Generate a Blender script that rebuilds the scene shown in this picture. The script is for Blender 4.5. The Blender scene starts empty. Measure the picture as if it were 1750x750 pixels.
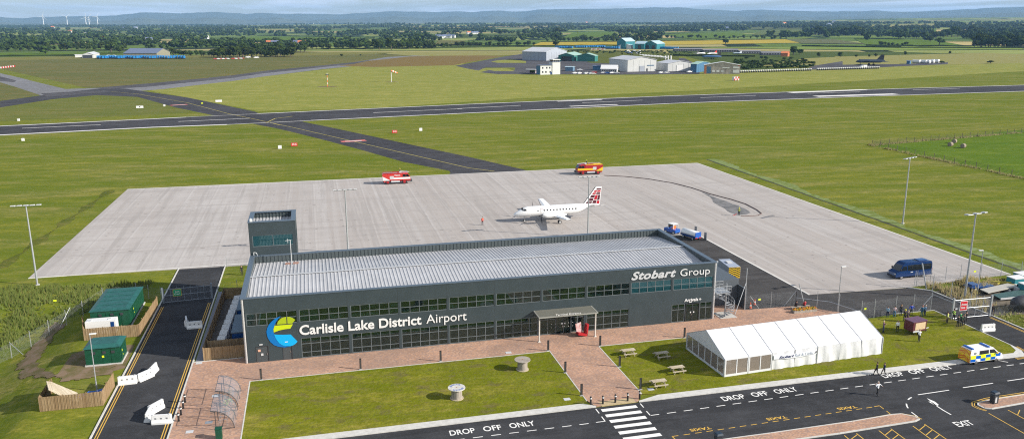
import bpy, bmesh, math, random
from mathutils import Vector, Matrix, noise
random.seed(7)
PI = math.pi; R = math.radians
SC = bpy.context.scene
COL = SC.collection
# ---------------------------------------------------------------- camera model (1750 x 750 frame)
F = 1381.38; PITCH = R(13.595); ROLL = R(-0.11414); YAW = R(13.8855)
CAM = Vector((9.9858, -101.0516, 42.0))
def _rot():
    Rz = Matrix.Rotation(YAW, 3, 'Z')
    B = Matrix(((1,0,0),(0,0,-1),(0,1,0)))
    cp, sp = math.cos(PITCH), math.sin(PITCH)
    Rx = Matrix(((1,0,0),(0,cp,-sp),(0,sp,cp)))
    cr, sr = math.cos(ROLL), math.sin(ROLL)
    Rr = Matrix(((cr,-sr,0),(sr,cr,0),(0,0,1)))
    return Rr @ Rx @ B @ Rz
MR = _rot(); MRT = MR.transposed()
def ray(u, v): return MRT @ Vector(((u-875)/F, (v-375)/F, 1.0))
def sstep(a, b, x):
    t = min(1, max(0, (x-a)/(b-a))); return t*t*(3-2*t)
def hgt(x, y):
    """terrain height"""
    z = 0.0
    if x < -22.5 and y < 34 and y > -120:
        z -= min(2.6, 0.27*(-22.5-x))*(1-sstep(20, 34, y))*(1-sstep(40, 70, -x))
    dx, dy = x-CAM.x, y-CAM.y
    r = math.hypot(dx, dy)
    if r > 1300:
        az = math.atan2(dx, dy)
        rise = 26 + 22*sstep(-0.2, 0.25, az) + 40*sstep(0.42, 0.8, az)
        z += rise*sstep(1300, 9500, r)
        a = sstep(1300, 3500, r)
        z += a*(5*math.sin(x*0.0013+1.3)*math.sin(y*0.0011+0.4) + 3*math.sin(x*0.0031+y*0.0017))
    return z
def G(u, v, z=None):
    """point of the ground (or of the level z) seen at pixel u,v of the photograph's frame"""
    d = ray(u, v)
    if z is not None:
        t = (z-CAM.z)/d.z; return Vector((CAM.x+d.x*t, CAM.y+d.y*t, z))
    if d.z >= -1e-5: d.z = -1e-5
    t = -CAM.z/d.z
    if t*d.length > 1300:
        # march along the ray until it meets the terrain
        dl = math.hypot(d.x, d.y); s = 1250/dl
        while s*dl < 15000:
            if CAM.z+d.z*s < hgt(CAM.x+d.x*s, CAM.y+d.y*s): break
            s += 12/dl
        t = s
    x, y = CAM.x+d.x*t, CAM.y+d.y*t
    if x < -22 and y < 36:
        for _ in range(12):
            t = (hgt(x, y)-CAM.z)/d.z; x, y = CAM.x+d.x*t, CAM.y+d.y*t
    return Vector((x, y, hgt(x, y)))
def mpp(p):
    """metres per pixel of that frame at point p"""
    return (MR @ (Vector(p)-CAM)).z/F
# ---------------------------------------------------------------- materials
def mat(name, col=(0.5,0.5,0.5), rough=0.7, metal=0.0, noise_amt=0.12, nscale=4.0, spec=0.5, bump=0.0, bscale=None, coat=0.0, emit=None, col2=None, detail=4):
    m = bpy.data.materials.new(name); m.use_nodes = True
    nt = m.node_tree; b = nt.nodes['Principled BSDF']
    b.inputs['Roughness'].default_value = rough; b.inputs['Metallic'].default_value = metal
    b.inputs['Specular IOR Level'].default_value = spec
    b.inputs['Coat Weight'].default_value = coat
    tc = nt.nodes.new('ShaderNodeTexCoord')
    if noise_amt > 0 or col2:
        n = nt.nodes.new('ShaderNodeTexNoise'); n.inputs['Scale'].default_value = nscale; n.inputs['Detail'].default_value = detail
        n.inputs['Roughness'].default_value = 0.65
        nt.links.new(tc.outputs['Object'], n.inputs['Vector'])
        mr = nt.nodes.new('ShaderNodeMapRange'); mr.inputs[1].default_value = 0.3; mr.inputs[2].default_value = 0.7
        nt.links.new(n.outputs['Fac'], mr.inputs[0])
        mx = nt.nodes.new('ShaderNodeMix'); mx.data_type = 'RGBA'
        c2 = col2 if col2 else tuple(min(1, c*(1+noise_amt)) for c in col)
        c1 = col if col2 else tuple(c*(1-noise_amt) for c in col)
        mx.inputs[6].default_value = (*c1, 1); mx.inputs[7].default_value = (*c2, 1)
        nt.links.new(mr.outputs[0], mx.inputs[0]); nt.links.new(mx.outputs[2], b.inputs['Base Color'])
    else:
        b.inputs['Base Color'].default_value = (*col, 1)
    if bump > 0:
        n2 = nt.nodes.new('ShaderNodeTexNoise'); n2.inputs['Scale'].default_value = bscale or nscale*4; n2.inputs['Detail'].default_value = 3
        nt.links.new(tc.outputs['Object'], n2.inputs['Vector'])
        bp = nt.nodes.new('ShaderNodeBump'); bp.inputs['Strength'].default_value = bump; bp.inputs['Distance'].default_value = 0.05
        nt.links.new(n2.outputs['Fac'], bp.inputs['Height']); nt.links.new(bp.outputs['Normal'], b.inputs['Normal'])
    return m
class NT:
    """tiny node helper"""
    def __init__(s, name):
        s.m = bpy.data.materials.new(name); s.m.use_nodes = True; s.t = s.m.node_tree
        s.b = s.t.nodes['Principled BSDF']; s.b.inputs['Roughness'].default_value = 0.9; s.b.inputs['Specular IOR Level'].default_value = 0.03
        s.pos = s.t.nodes.new('ShaderNodeNewGeometry').outputs['Position']
    def n(s, typ, **kw):
        nd = s.t.nodes.new(typ)
        for k, v in kw.items(): setattr(nd, k, v)
        return nd
    def L(s, a, b): s.t.links.new(a, b)
    def vec(s, sx, sy, sz=1, rot=0):
        mp = s.n('ShaderNodeMapping'); mp.inputs['Scale'].default_value = (sx, sy, sz); mp.inputs['Rotation'].default_value = (0, 0, rot)
        s.L(s.pos, mp.inputs[0]); return mp.outputs[0]
    def noise(s, sx, sy=None, rot=0, detail=4, rough=0.6, lo=0.3, hi=0.7, sz=1):
        kk_ = 0.5 if detail >= 4 else 0.7; lo = 0.5+(lo-0.5)*kk_; hi = 0.5+(hi-0.5)*kk_
        nz = s.n('ShaderNodeTexNoise'); nz.inputs['Scale'].default_value = 1; nz.inputs['Detail'].default_value = detail; nz.inputs['Roughness'].default_value = rough
        # rotate first, then scale
        m1 = s.n('ShaderNodeMapping'); m1.inputs['Rotation'].default_value = (0, 0, rot); s.L(s.pos, m1.inputs[0])
        m2 = s.n('ShaderNodeMapping'); m2.inputs['Scale'].default_value = (sx, sy or sx, sz); s.L(m1.outputs[0], m2.inputs[0])
        s.L(m2.outputs[0], nz.inputs['Vector'])
        return s.rng(nz.outputs['Fac'], lo, hi)
    def rng(s, x, lo, hi, a=0, b=1):
        mr = s.n('ShaderNodeMapRange'); mr.inputs[1].default_value = lo; mr.inputs[2].default_value = hi; mr.inputs[3].default_value = a; mr.inputs[4].default_value = b
        s.L(x, mr.inputs[0]); return mr.outputs[0]
    def mix(s, f, a, b, mode='MIX'):
        mx = s.n('ShaderNodeMix', data_type='RGBA', blend_type=mode)
        for i, v in ((0, f), (6, a), (7, b)):
            if isinstance(v, (int, float)): mx.inputs[i].default_value = v
            elif isinstance(v, tuple): mx.inputs[i].default_value = (*v, 1)
            else: s.L(v, mx.inputs[i])
        return mx.outputs[2]
    def math(s, op, a, b=0.0):
        nd = s.n('ShaderNodeMath', operation=op)
        for i, v in ((0, a), (1, b)):
            if isinstance(v, (int, float)): nd.inputs[i].default_value = v
            else: s.L(v, nd.inputs[i])
        return nd.outputs[0]
    def xyz(s, v=None):
        nd = s.n('ShaderNodeSeparateXYZ'); s.L(v or s.pos, nd.inputs[0]); return nd.outputs
    def out(s, col): s.L(col, s.b.inputs['Base Color']); return s.m
    def bump(s, h, strength=0.3, dist=0.05):
        bp = s.n('ShaderNodeBump'); bp.inputs['Strength'].default_value = strength; bp.inputs['Distance'].default_value = dist
        s.L(h, bp.inputs['Height']); s.L(bp.outputs['Normal'], s.b.inputs['Normal'])
def grass(name, c1, c2, c3, big=0.02, rot=0.15, stretch=4, mid=0.35, spots=None):
    """mown or rough grass: large patches, stretched mowing streaks, fine tufts"""
    k = NT(name)
    a = k.noise(big, big*stretch, rot=rot, detail=8, rough=0.72, lo=0.36, hi=0.64)
    b = k.noise(mid*0.25, mid*1.5, rot=rot, detail=4)
    c = k.noise(1.6, 1.6, detail=3, lo=0.25, hi=0.75)
    col = k.mix(a, c1, c2)
    col = k.mix(k.math('MULTIPLY', b, 0.75), col, c3)
    dark = tuple(x*0.55 for x in c1)
    col = k.mix(k.math('MULTIPLY', c, 0.38), col, dark)
    d = k.noise(0.12, 0.12, detail=5, lo=0.52, hi=0.75)
    col = k.mix(k.math('MULTIPLY', d, 0.45), col, tuple(x*1.25 for x in c3))
    f_ = k.noise(0.035, 0.16, rot=rot, detail=9, rough=0.78, lo=0.40, hi=0.66); col = k.mix(k.math('MULTIPLY', f_, 0.6), col, tuple(x*y for x, y in zip(c1, (0.62,0.74,0.6))))
    for (fx, fy, am) in ((0.10,0.32,0.42),(0.45,1.3,0.40),(1.8,2.6,0.35)):
        q_ = k.noise(fx, fy, rot=rot, detail=4, rough=0.85, lo=0.44, hi=0.60); col = k.mix(k.math('MULTIPLY', q_, am), col, tuple(x*y for x, y in zip(c1, (0.60,0.66,0.6))))
    g = k.noise(0.45, 0.9, rot=rot, detail=5, rough=0.75, lo=0.46, hi=0.66); col = k.mix(k.math('MULTIPLY', g, 0.4), col, tuple(x*0.62 for x in c1))
    if spots:
        for sc_, lo_, am in ((0.3,0.60,0.55),(0.9,0.60,0.35)):
            h = k.noise(sc_, sc_*1.6, detail=3, lo=lo_, hi=lo_+0.10); col = k.mix(k.math('MULTIPLY', h, am), col, spots)
    k.out(col); k.bump(c, 0.5, 0.08)
    return k.m
M = {}
M['white'] = mat('white_paint', (0.68,0.68,0.67), 0.45, noise_amt=0.05)
M['white_gloss'] = mat('white_gloss', (0.8,0.8,0.79), 0.25, noise_amt=0.03, coat=0.4)
M['black'] = mat('black_plastic', (0.02,0.02,0.022), 0.5)
M['dark'] = mat('dark_grey_metal', (0.04,0.043,0.047), 0.5)
M['steel'] = mat('galvanised_steel', (0.42,0.44,0.46), 0.45, 0.5, nscale=8)
M['chrome'] = mat('bright_metal', (0.65,0.66,0.68), 0.25, 0.9, noise_amt=0)
M['tyre'] = mat('tyre_rubber', (0.018,0.018,0.018), 0.85)
M['glass'] = mat('dark_glass', (0.012,0.016,0.02), 0.05, spec=0.8, noise_amt=0)
M['red'] = mat('red_paint', (0.52,0.03,0.02), 0.3, coat=0.5, noise_amt=0.06)
M['darkred'] = mat('deep_red_paint', (0.35,0.015,0.02), 0.35, noise_amt=0.08)
M['yellow'] = mat('yellow_paint', (0.75,0.48,0.02), 0.35, noise_amt=0.05)
M['lime'] = mat('fluorescent_yellow', (0.7,0.8,0.03), 0.4, noise_amt=0.04)
M['blue'] = mat('blue_paint', (0.01,0.09,0.4), 0.3, noise_amt=0.08, coat=0.4)
M['navy'] = mat('dark_blue_paint', (0.006,0.05,0.19), 0.22, noise_amt=0.08, coat=0.8)
M['orange'] = mat('orange_plastic', (0.8,0.16,0.02), 0.5)
M['cabgreen'] = mat('dark_green_steel', (0.004,0.060,0.030), 0.45, noise_amt=0.2, nscale=2)
M['cabroof'] = mat('green_cabin_roof', (0.014,0.088,0.078), 0.5, noise_amt=0.25, nscale=1.5)
M['concrete'] = mat('pale_concrete', (0.45,0.44,0.42), 0.85, nscale=3, bump=0.2)
M['kerb'] = mat('kerb_stone', (0.5,0.49,0.46), 0.85, noise_amt=0.15, nscale=2)
M['amber'] = mat('amber_lens', (0.8,0.3,0.02), 0.3, noise_amt=0)
M['skin'] = mat('skin', (0.5,0.28,0.19), 0.6, noise_amt=0.05)
M['grey'] = mat('mid_grey_paint', (0.22,0.23,0.24), 0.5)
M['lgrey'] = mat('light_grey_paint', (0.5,0.51,0.52), 0.5)
def wood(name, c1, c2, plank=7.0):
    k = NT(name); tc = k.n('ShaderNodeTexCoord')
    sep = k.xyz(tc.outputs['Object'])
    s = k.math('ADD', sep[0], sep[1])
    fr = k.math('FRACT', k.math('MULTIPLY', s, plank))
    fl = k.math('FLOOR', k.math('MULTIPLY', s, plank))
    wn = k.n('ShaderNodeTexWhiteNoise', noise_dimensions='1D'); k.L(fl, wn.inputs['W'])
    col = k.mix(wn.outputs['Value'], c1, c2)
    nz = k.noise(9, 9, sz=1.5, detail=4); col = k.mix(k.math('MULTIPLY', nz, 0.35), col, tuple(c*0.5 for c in c1))
    gap = k.math('LESS_THAN', fr, 0.1)
    col = k.mix(gap, col, tuple(c*0.3 for c in c1))
    return k.out(col)
M['fence_wood'] = wood('fence_boards', (0.28,0.19,0.105), (0.40,0.29,0.17))
M['pale_wood'] = wood('pale_timber', (0.48,0.41,0.30), (0.60,0.53,0.42), 3.0)
M['old_wood'] = wood('grey_timber', (0.33,0.29,0.25), (0.44,0.40,0.35), 6.0)
# ---------------------------------------------------------------- mesh builder
class MB:
    def __init__(s): s.v = []; s.f = []; s.mi = []; s.m = 0; s.X = None
    def add(s, vs, fs):
        b = len(s.v)
        if s.X is not None: vs = [s.X @ Vector(q) for q in vs]
        s.v += [tuple(q) for q in vs]; s.f += [tuple(b+i for i in f) for f in fs]; s.mi += [s.m]*len(fs); return s
    def box(s, x0, y0, z0, x1, y1, z1):
        vs = [(x0,y0,z0),(x1,y0,z0),(x1,y1,z0),(x0,y1,z0),(x0,y0,z1),(x1,y0,z1),(x1,y1,z1),(x0,y1,z1)]
        return s.add(vs, [(0,3,2,1),(4,5,6,7),(0,1,5,4),(1,2,6,5),(2,3,7,6),(3,0,4,7)])
    def cbox(s, c, size):
        return s.box(c[0]-size[0]/2, c[1]-size[1]/2, c[2]-size[2]/2, c[0]+size[0]/2, c[1]+size[1]/2, c[2]+size[2]/2)
    def poly(s, pts): return s.add(pts, [tuple(range(len(pts)))])
    def prism(s, pts, z0, z1):
        n = len(pts); vs = [(p[0],p[1],z0) for p in pts]+[(p[0],p[1],z1) for p in pts]
        a = sum(pts[i][0]*pts[(i+1)%n][1]-pts[(i+1)%n][0]*pts[i][1] for i in range(n))
        fs = [tuple(range(n-1,-1,-1)), tuple(range(n,2*n))]+[(i,(i+1)%n,n+(i+1)%n,n+i) for i in range(n)]
        if a < 0: fs = [f[::-1] for f in fs]
        return s.add(vs, fs)
    def side(s, pts, y0, y1, inset=None):
        """profile in x,z extruded along y; inset(z) narrows the half width"""
        n = len(pts); vs = []
        for y in (y0, y1):
            for p in pts:
                k = inset(p[1]) if inset else 0
                vs.append((p[0], y+(k if y == y0 else -k), p[1]))
        fs = [tuple(range(n)), tuple(range(2*n-1, n-1, -1))]+[(i, n+i, n+(i+1)%n, (i+1)%n) for i in range(n)]
        a = sum(pts[i][0]*pts[(i+1)%n][1]-pts[(i+1)%n][0]*pts[i][1] for i in range(n))
        if a < 0: fs = [f[::-1] for f in fs]
        return s.add(vs, fs)
    def tube(s, p0, p1, r0, r1=None, n=8, caps=True):
        p0, p1 = Vector(p0), Vector(p1); r1 = r0 if r1 is None else r1
        d = (p1-p0)
        if d.length < 1e-6: return s
        q = d.to_track_quat('Z', 'Y'); vs = []
        for p, r in ((p0, r0), (p1, r1)):
            for i in range(n):
                a = 2*PI*i/n; vs.append(p+q @ Vector((math.cos(a)*r, math.sin(a)*r, 0)))
        fs = [(i, (i+1)%n, n+(i+1)%n, n+i) for i in range(n)]
        if caps: fs += [tuple(range(n-1,-1,-1)), tuple(range(n, 2*n))]
        return s.add(vs, fs)
    def path(s, pts, r, n=6):
        for a, b in zip(pts, pts[1:]): s.tube(a, b, r, n=n)
        return s
    def lathe(s, prof, n=16, c=(0,0,0)):
        vs = []; fs = []
        for r, z in prof:
            for i in range(n):
                a = 2*PI*i/n; vs.append((c[0]+math.cos(a)*r, c[1]+math.sin(a)*r, c[2]+z))
        for k in range(len(prof)-1):
            for i in range(n): fs.append((k*n+i, k*n+(i+1)%n, (k+1)*n+(i+1)%n, (k+1)*n+i))
        fs.append(tuple(range(n-1,-1,-1))); b = (len(prof)-1)*n; fs.append(tuple(b+i for i in range(n)))
        return s.add(vs, fs)
    def loft(s, rings, caps=True):
        n = len(rings[0]); vs = [p for r in rings for p in r]; fs = []
        for k in range(len(rings)-1):
            for i in range(n): fs.append((k*n+i, k*n+(i+1)%n, (k+1)*n+(i+1)%n, (k+1)*n+i))
        if caps: fs.append(tuple(range(n-1,-1,-1))); b = (len(rings)-1)*n; fs.append(tuple(b+i for i in range(n)))
        return s.add(vs, fs)
    def ball(s, c, r, n=8, k=6, sz=1.0):
        prof = [(max(0.001, r*math.sin(PI*i/k)), -r*sz*math.cos(PI*i/k)) for i in range(k+1)]
        return s.lathe(prof, n, c)
    def build(s, name, mats, parent=None, loc=None, rz=0, smooth=False, bevel=0, recalc=False):
        me = bpy.data.meshes.new(name); me.from_pydata(s.v, [], s.f)
        if not isinstance(mats, (list, tuple)): mats = [mats]
        for m in mats: me.materials.append(M[m] if isinstance(m, str) else m)
        me.polygons.foreach_set('material_index', s.mi)
        if bevel or recalc:
            bm = bmesh.new(); bm.from_mesh(me)
            if recalc: bmesh.ops.recalc_face_normals(bm, faces=bm.faces)
            if bevel:
                es = [e for e in bm.edges if len(e.link_faces) == 2 and e.calc_face_angle(0) > 0.35]
                bmesh.ops.bevel(bm, geom=es, offset=bevel, segments=2, affect='EDGES', clamp_overlap=True)
            bm.to_mesh(me); bm.free()
        if smooth:
            me.polygons.foreach_set('use_smooth', [True]*len(me.polygons))
            try: me.set_sharp_from_angle(angle=R(40))
            except Exception: pass
        me.update()
        o = bpy.data.objects.new(name, me); COL.objects.link(o)
        if parent: o.parent = parent
        if loc is not None: o.location = loc
        if rz: o.rotation_euler.z = rz
        return o
def tag(o, label=None, cat=None, group=None, kind=None):
    if label: o['label'] = label
    if cat: o['category'] = cat
    if group: o['group'] = group
    if kind: o['kind'] = kind
    return o
def empty(name, loc, rz=0, label=None, cat=None, group=None):
    o = bpy.data.objects.new(name, None); COL.objects.link(o); o.location = loc; o.rotation_euler.z = rz
    o.empty_display_size = 0.5
    return tag(o, label, cat, group)
def dup(root, loc, rz=None, label=None, group=None):
    r = root.copy(); COL.objects.link(r); r.location = loc
    if rz is not None: r.rotation_euler.z = rz
    if label: r['label'] = label
    if group: r['group'] = group
    for ch in KIDS(root):
        c = ch.copy(); COL.objects.link(c); c.parent = r
        for g in KIDS(ch):
            d = g.copy(); COL.objects.link(d); d.parent = c
    return r
def KIDS(o): return [c for c in COL.objects if c.parent == o]
def text_mesh(name, body, size, mat_, bold=0.0, shear=0.0, extrude=0.01, width=None, height=None, spacing=1.0):
    """flat lettering as a mesh lying in local x,z (upright, facing -y); width/height fit the bounding box"""
    cu = bpy.data.curves.new(name, 'FONT'); cu.body = body; cu.size = size; cu.offset = bold; cu.shear = shear; cu.extrude = extrude; cu.space_character = spacing
    cu.resolution_u = 4
    ob = bpy.data.objects.new(name, cu); COL.objects.link(ob)
    dg = bpy.context.evaluated_depsgraph_get(); me = bpy.data.meshes.new_from_object(ob.evaluated_get(dg))
    COL.objects.unlink(ob); bpy.data.objects.remove(ob)
    xs = [v.co.x for v in me.vertices]; ys = [v.co.y for v in me.vertices]
    x0, x1, y0, y1 = min(xs), max(xs), min(ys), max(ys)
    sx = width/(x1-x0) if width else 1; sy = height/(y1-y0) if height else sx
    for v in me.vertices: v.co = Vector(((v.co.x-x0)*sx, -v.co.z, (v.co.y-y0)*sy))
    me.materials.clear(); me.materials.append(M[mat_] if isinstance(mat_, str) else mat_)
    me.name = name
    o = bpy.data.objects.new(name, me); COL.objects.link(o); return o
# ================================================================ SETTING
# ---- ground
def ground_mat():
    k = NT('ground_grass')
    a = k.noise(0.012, 0.035, rot=0.15, detail=8, rough=0.72, lo=0.36, hi=0.64)
    b = k.noise(0.05, 0.5, rot=0.16, detail=4)
    c = k.noise(1.3, 1.3, detail=3, lo=0.25, hi=0.75)
    near = k.mix(a, (0.172,0.195,0.018), (0.33,0.285,0.052))
    near = k.mix(k.math('MULTIPLY', b, 0.55), near, (0.212,0.212,0.028))
    e = k.noise(0.02, 0.09, rot=0.2, detail=7, rough=0.7, lo=0.45, hi=0.68)
    near = k.mix(k.math('MULTIPLY', e, 0.85), near, (0.36,0.29,0.11))
    for (fx_, fy_, am_) in ((0.10,0.35,0.42),(0.4,1.2,0.40),(1.6,2.4,0.3)):
        q_ = k.noise(fx_, fy_, rot=0.17, detail=4, rough=0.85, lo=0.44, hi=0.60); near = k.mix(k.math('MULTIPLY', q_, am_), near, (0.092,0.120,0.011))
    near = k.mix(k.math('MULTIPLY', c, 0.42), near, (0.06,0.085,0.010))
    c3_ = k.noise(0.04, 0.17, rot=0.2, detail=9, rough=0.78, lo=0.40, hi=0.66); near = k.mix(k.math('MULTIPLY', c3_, 0.6), near, (0.088,0.124,0.010)); c2 = k.noise(0.22, 0.5, rot=0.2, detail=5, rough=0.7, lo=0.45, hi=0.7); near = k.mix(k.math('MULTIPLY', c2, 0.35), near, (0.09,0.125,0.012))
    w = k.n('ShaderNodeTexWave'); w.bands_direction = 'Y'; w.inputs['Scale'].default_value = 0.045; w.inputs['Distortion'].default_value = 2.2; w.inputs['Detail'].default_value = 3; w.inputs['Detail Scale'].default_value = 0.4
    m1 = k.n('ShaderNodeMapping'); m1.inputs['Rotation'].default_value = (0, 0, -0.16); k.L(k.pos, m1.inputs[0]); k.L(m1.outputs[0], w.inputs['Vector'])
    near = k.mix(k.math('MULTIPLY', w.outputs['Fac'], 0.30), near, (0.085,0.12,0.012))
    # far patchwork of fields
    m2 = k.n('ShaderNodeMapping'); m2.inputs['Rotation'].default_value = (0, 0, 0.3); k.L(k.pos, m2.inputs[0])
    m3 = k.n('ShaderNodeMapping'); m3.inputs['Scale'].default_value = (1/420, 1/210, 0.0); k.L(m2.outputs[0], m3.inputs[0])
    v = k.n('ShaderNodeTexVoronoi'); v.inputs['Scale'].default_value = 1; k.L(m3.outputs[0], v.inputs['Vector'])
    cr = k.n('ShaderNodeValToRGB'); cr.color_ramp.interpolation = 'CONSTANT'
    cols = [(0,(0.11,0.17,0.03)),(0.2,(0.18,0.24,0.045)),(0.35,(0.10,0.15,0.034)),(0.5,(0.25,0.28,0.08)),(0.67,(0.33,0.29,0.12)),(0.77,(0.11,0.165,0.03)),(0.92,(0.45,0.36,0.15))]
    e0 = cr.color_ramp.elements; e0[0].position = 0; e0[0].color = (*cols[0][1],1); e0[1].position = cols[1][0]; e0[1].color = (*cols[1][1],1)
    for p, cc in cols[2:]:
        el = e0.new(p); el.color = (*cc, 1)
    sv = k.n('ShaderNodeSeparateColor'); k.L(v.outputs['Color'], sv.inputs[0]); k.L(sv.outputs[0], cr.inputs[0])
    v2 = k.n('ShaderNodeTexVoronoi', feature='DISTANCE_TO_EDGE'); v2.inputs['Scale'].default_value = 1; k.L(m3.outputs[0], v2.inputs['Vector'])
    hedge = k.math('LESS_THAN', v2.outputs['Distance'], 0.045)
    far = k.mix(hedge, cr.outputs[0], (0.018,0.03,0.012))
    fn = k.noise(0.01, 0.03, detail=4); far = k.mix(k.math('MULTIPLY', fn, 0.25), far, (0.05,0.06,0.02))
    cd = k.n('ShaderNodeVectorMath', operation='DISTANCE'); cd.inputs[1].default_value = CAM; k.L(k.pos, cd.inputs[0])
    f = k.rng(cd.outputs['Value'], 1120, 1160)
    k.out(k.mix(f, near, far)); k.bump(c, 0.4, 0.08); return k.m
M['ground'] = ground_mat()
def axis(lims):
    out = []
    for a, b, st in lims:
        x = a
        while x < b-1e-6: out.append(x); x += st
    out.append(lims[-1][1]); return out
xs = axis([(-22000,-8000,2000),(-8000,-2000,250),(-2000,-120,235),(-120,-72,8),(-72,-20,1.6),(-20,100,20),(100,2000,190),(2000,10000,250),(10000,24000,2000)])
ys = axis([(-400,-120,70),(-120,-70,10),(-70,18,4),(18,36,1.8),(36,1100,106.4),(1100,10100,150),(10100,24100,2000)])
mb = MB(); nx = len(xs)
mb.v = [(x, y, hgt(x, y)) for y in ys for x in xs]
mb.f = [(j*nx+i, j*nx+i+1, (j+1)*nx+i+1, (j+1)*nx+i) for j in range(len(ys)-1) for i in range(nx-1)]; mb.mi = [0]*len(mb.f)
tag(mb.build('ground', 'ground', smooth=True), kind='structure')
def sheet(name, pts, m, z=0.004, kind='structure'):
    mb = MB(); pts = [(p[0], p[1]) for p in pts]
    a = sum(pts[i][0]*pts[(i+1)%len(pts)][1]-pts[(i+1)%len(pts)][0]*pts[i][1] for i in range(len(pts)))
    if a < 0: pts = pts[::-1]
    mb.poly([(p[0], p[1], z) for p in pts]); o = mb.build(name, m)
    bm = bmesh.new(); bm.from_mesh(o.data); bmesh.ops.triangulate(bm, faces=bm.faces); bm.to_mesh(o.data); bm.free()
    return tag(o, kind=kind)
def spx(name, px, m, z): return sheet(name, [G(u, v) for u, v in px], m, z)
def grid_px(name, quad, m, z=0.4, nu=16, nv=5):
    """sheet draped on the terrain between four pixel corners (near-left, near-right, far-right, far-left)"""
    mb = MB(); a, b, c, d = [Vector(q) for q in quad]
    for j in range(nv+1):
        for i in range(nu+1):
            s, t = i/nu, j/nv; q = (a*(1-s)+b*s)*(1-t)+(d*(1-s)+c*s)*t; p = G(q.x, q.y); mb.v.append((p.x, p.y, p.z+z))
    for j in range(nv):
        for i in range(nu): k = j*(nu+1)+i; mb.f.append((k, k+1, k+nu+2, k+nu+1)); mb.mi.append(0)
    return tag(mb.build(name, m), kind='structure')
# ---- grass sheets and fields
M['lawn'] = grass('lawn_grass', (0.175,0.19,0.012), (0.235,0.232,0.018), (0.27,0.22,0.055), big=0.12, stretch=1.3, mid=0.8, spots=(0.12,0.10,0.045))
M['lush'] = grass('lush_pasture', (0.105,0.175,0.014), (0.145,0.21,0.02), (0.17,0.20,0.03), big=0.03)
M['farlight'] = grass('pale_mown_grass', (0.25,0.265,0.05), (0.36,0.33,0.09), (0.40,0.34,0.12), big=0.01, stretch=5)
M['heath'] = grass('dry_heath', (0.125,0.145,0.042), (0.30,0.20,0.085), (0.20,0.17,0.06), big=0.006, stretch=6, spots=(0.15,0.085,0.04))
M['rough'] = grass('rough_grass', (0.10,0.125,0.018), (0.16,0.165,0.032), (0.22,0.18,0.06), big=0.1, stretch=1, mid=0.8)
M['crop'] = grass('ripe_crop', (0.50,0.36,0.05), (0.58,0.42,0.06), (0.44,0.35,0.07), big=0.01)
M['straw'] = grass('stubble', (0.32,0.28,0.10), (0.38,0.33,0.13), (0.25,0.26,0.09), big=0.01)
M['scrub'] = grass('scrub', (0.09,0.12,0.028), (0.14,0.155,0.045), (0.06,0.09,0.022), big=0.02, stretch=2)
M['earth'] = mat('bare_earth', (0.20,0.14,0.10), 0.95, noise_amt=0.3, nscale=0.8, bump=0.4)
spx('field', [(0,208),(330,193),(250,165),(160,163),(0,182)], grass('dry_field_grass', (0.15,0.17,0.035), (0.28,0.22,0.09), (0.17,0.16,0.04), big=0.02, stretch=3), 0.006)
spx('field', [(0,141),(75,163),(60,164),(0,173)], 'heath', 0.006)
spx('field', [(0,118),(150,151),(262,150),(440,130),(600,108),(700,95),(640,93),(420,97),(120,101),(0,104)], 'heath', 0.006)
spx('field', [(0,104),(120,101),(420,97),(640,93),(905,80),(905,76),(700,82),(360,94),(0,98)], grass('tawny_field', (0.22,0.20,0.06), (0.28,0.23,0.085), (0.18,0.19,0.045), big=0.01), 0.010)
spx('field', [(250,154),(435,133),(600,114),(735,98),(800,111),(850,125),(900,128),(1100,129),(1300,119),(1750,108),(1750,122),(1150,157),(880,169),(640,185),(440,190)], 'farlight', 0.006)
spx('field', [(560,112),(700,97),(800,95),(862,96),(800,107),(775,112),(640,115)], grass('rust_heath', (0.24,0.15,0.055), (0.2,0.14,0.055), (0.2,0.17,0.06), big=0.01), 0.010)
spx('field', [(700,84),(910,80),(1010,84),(1010,92),(890,92),(862,95),(720,96),(660,93)], 'straw', 0.014)
grid_px('field', [(905,80),(1090,78),(1090,72),(925,73)], 'crop', 0.5)
grid_px('field', [(1130,78),(1370,74),(1345,68),(1125,70)], 'crop', 0.5)
grid_px('field', [(1370,75),(1480,76),(1425,68),(1340,67.5)], grass('grey_green_field', (0.14,0.15,0.07), (0.17,0.17,0.08), (0.2,0.17,0.08), big=0.01), 0.6)
spx('field', [(1150,96),(1130,80),(1370,75),(1750,80),(1750,92),(1540,100),(1400,96)], 'scrub', 0.02)
spx('field', [(1440,97),(1750,89),(1750,108),(1400,116),(1290,113),(1380,100)], 'straw', 0.03)
spx('field', [(1150,92),(1340,93),(1430,96),(1390,111),(1330,118),(1262,121),(1200,104)], 'scrub', 0.026)
spx('field', [(900,84),(1100,84),(1160,95),(1160,112),(1010,108),(960,92)], 'rough', 0.018)
grid_px('field', [(1480,78),(1650,79),(1600,70),(1460,67)], 'lush', 0.5)
grid_px('field', [(1190,68),(1290,62),(1250,54),(1130,60)], 'lush', 0.5)
grid_px('field', [(1285,61),(1375,62),(1370,48),(1300,52)], grass('pale_pasture', (0.13,0.16,0.035), (0.15,0.18,0.04), (0.16,0.17,0.05), big=0.01), 0.5)
grid_px('field', [(360,71),(520,70),(640,66),(440,62)], 'lush', 0.5)
grid_px('field', [(0,97),(150,95),(210,91),(0,92)], 'lush', 0.5)
grid_px('field', [(960,66),(1050,64),(1050,54),(980,56)], 'lush', 0.5)
grid_px('field', [(740,66),(930,64),(930,57),(740,60)], grass('mid_pasture', (0.09,0.125,0.025), (0.11,0.14,0.03), (0.13,0.14,0.04), big=0.01), 0.5)
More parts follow.
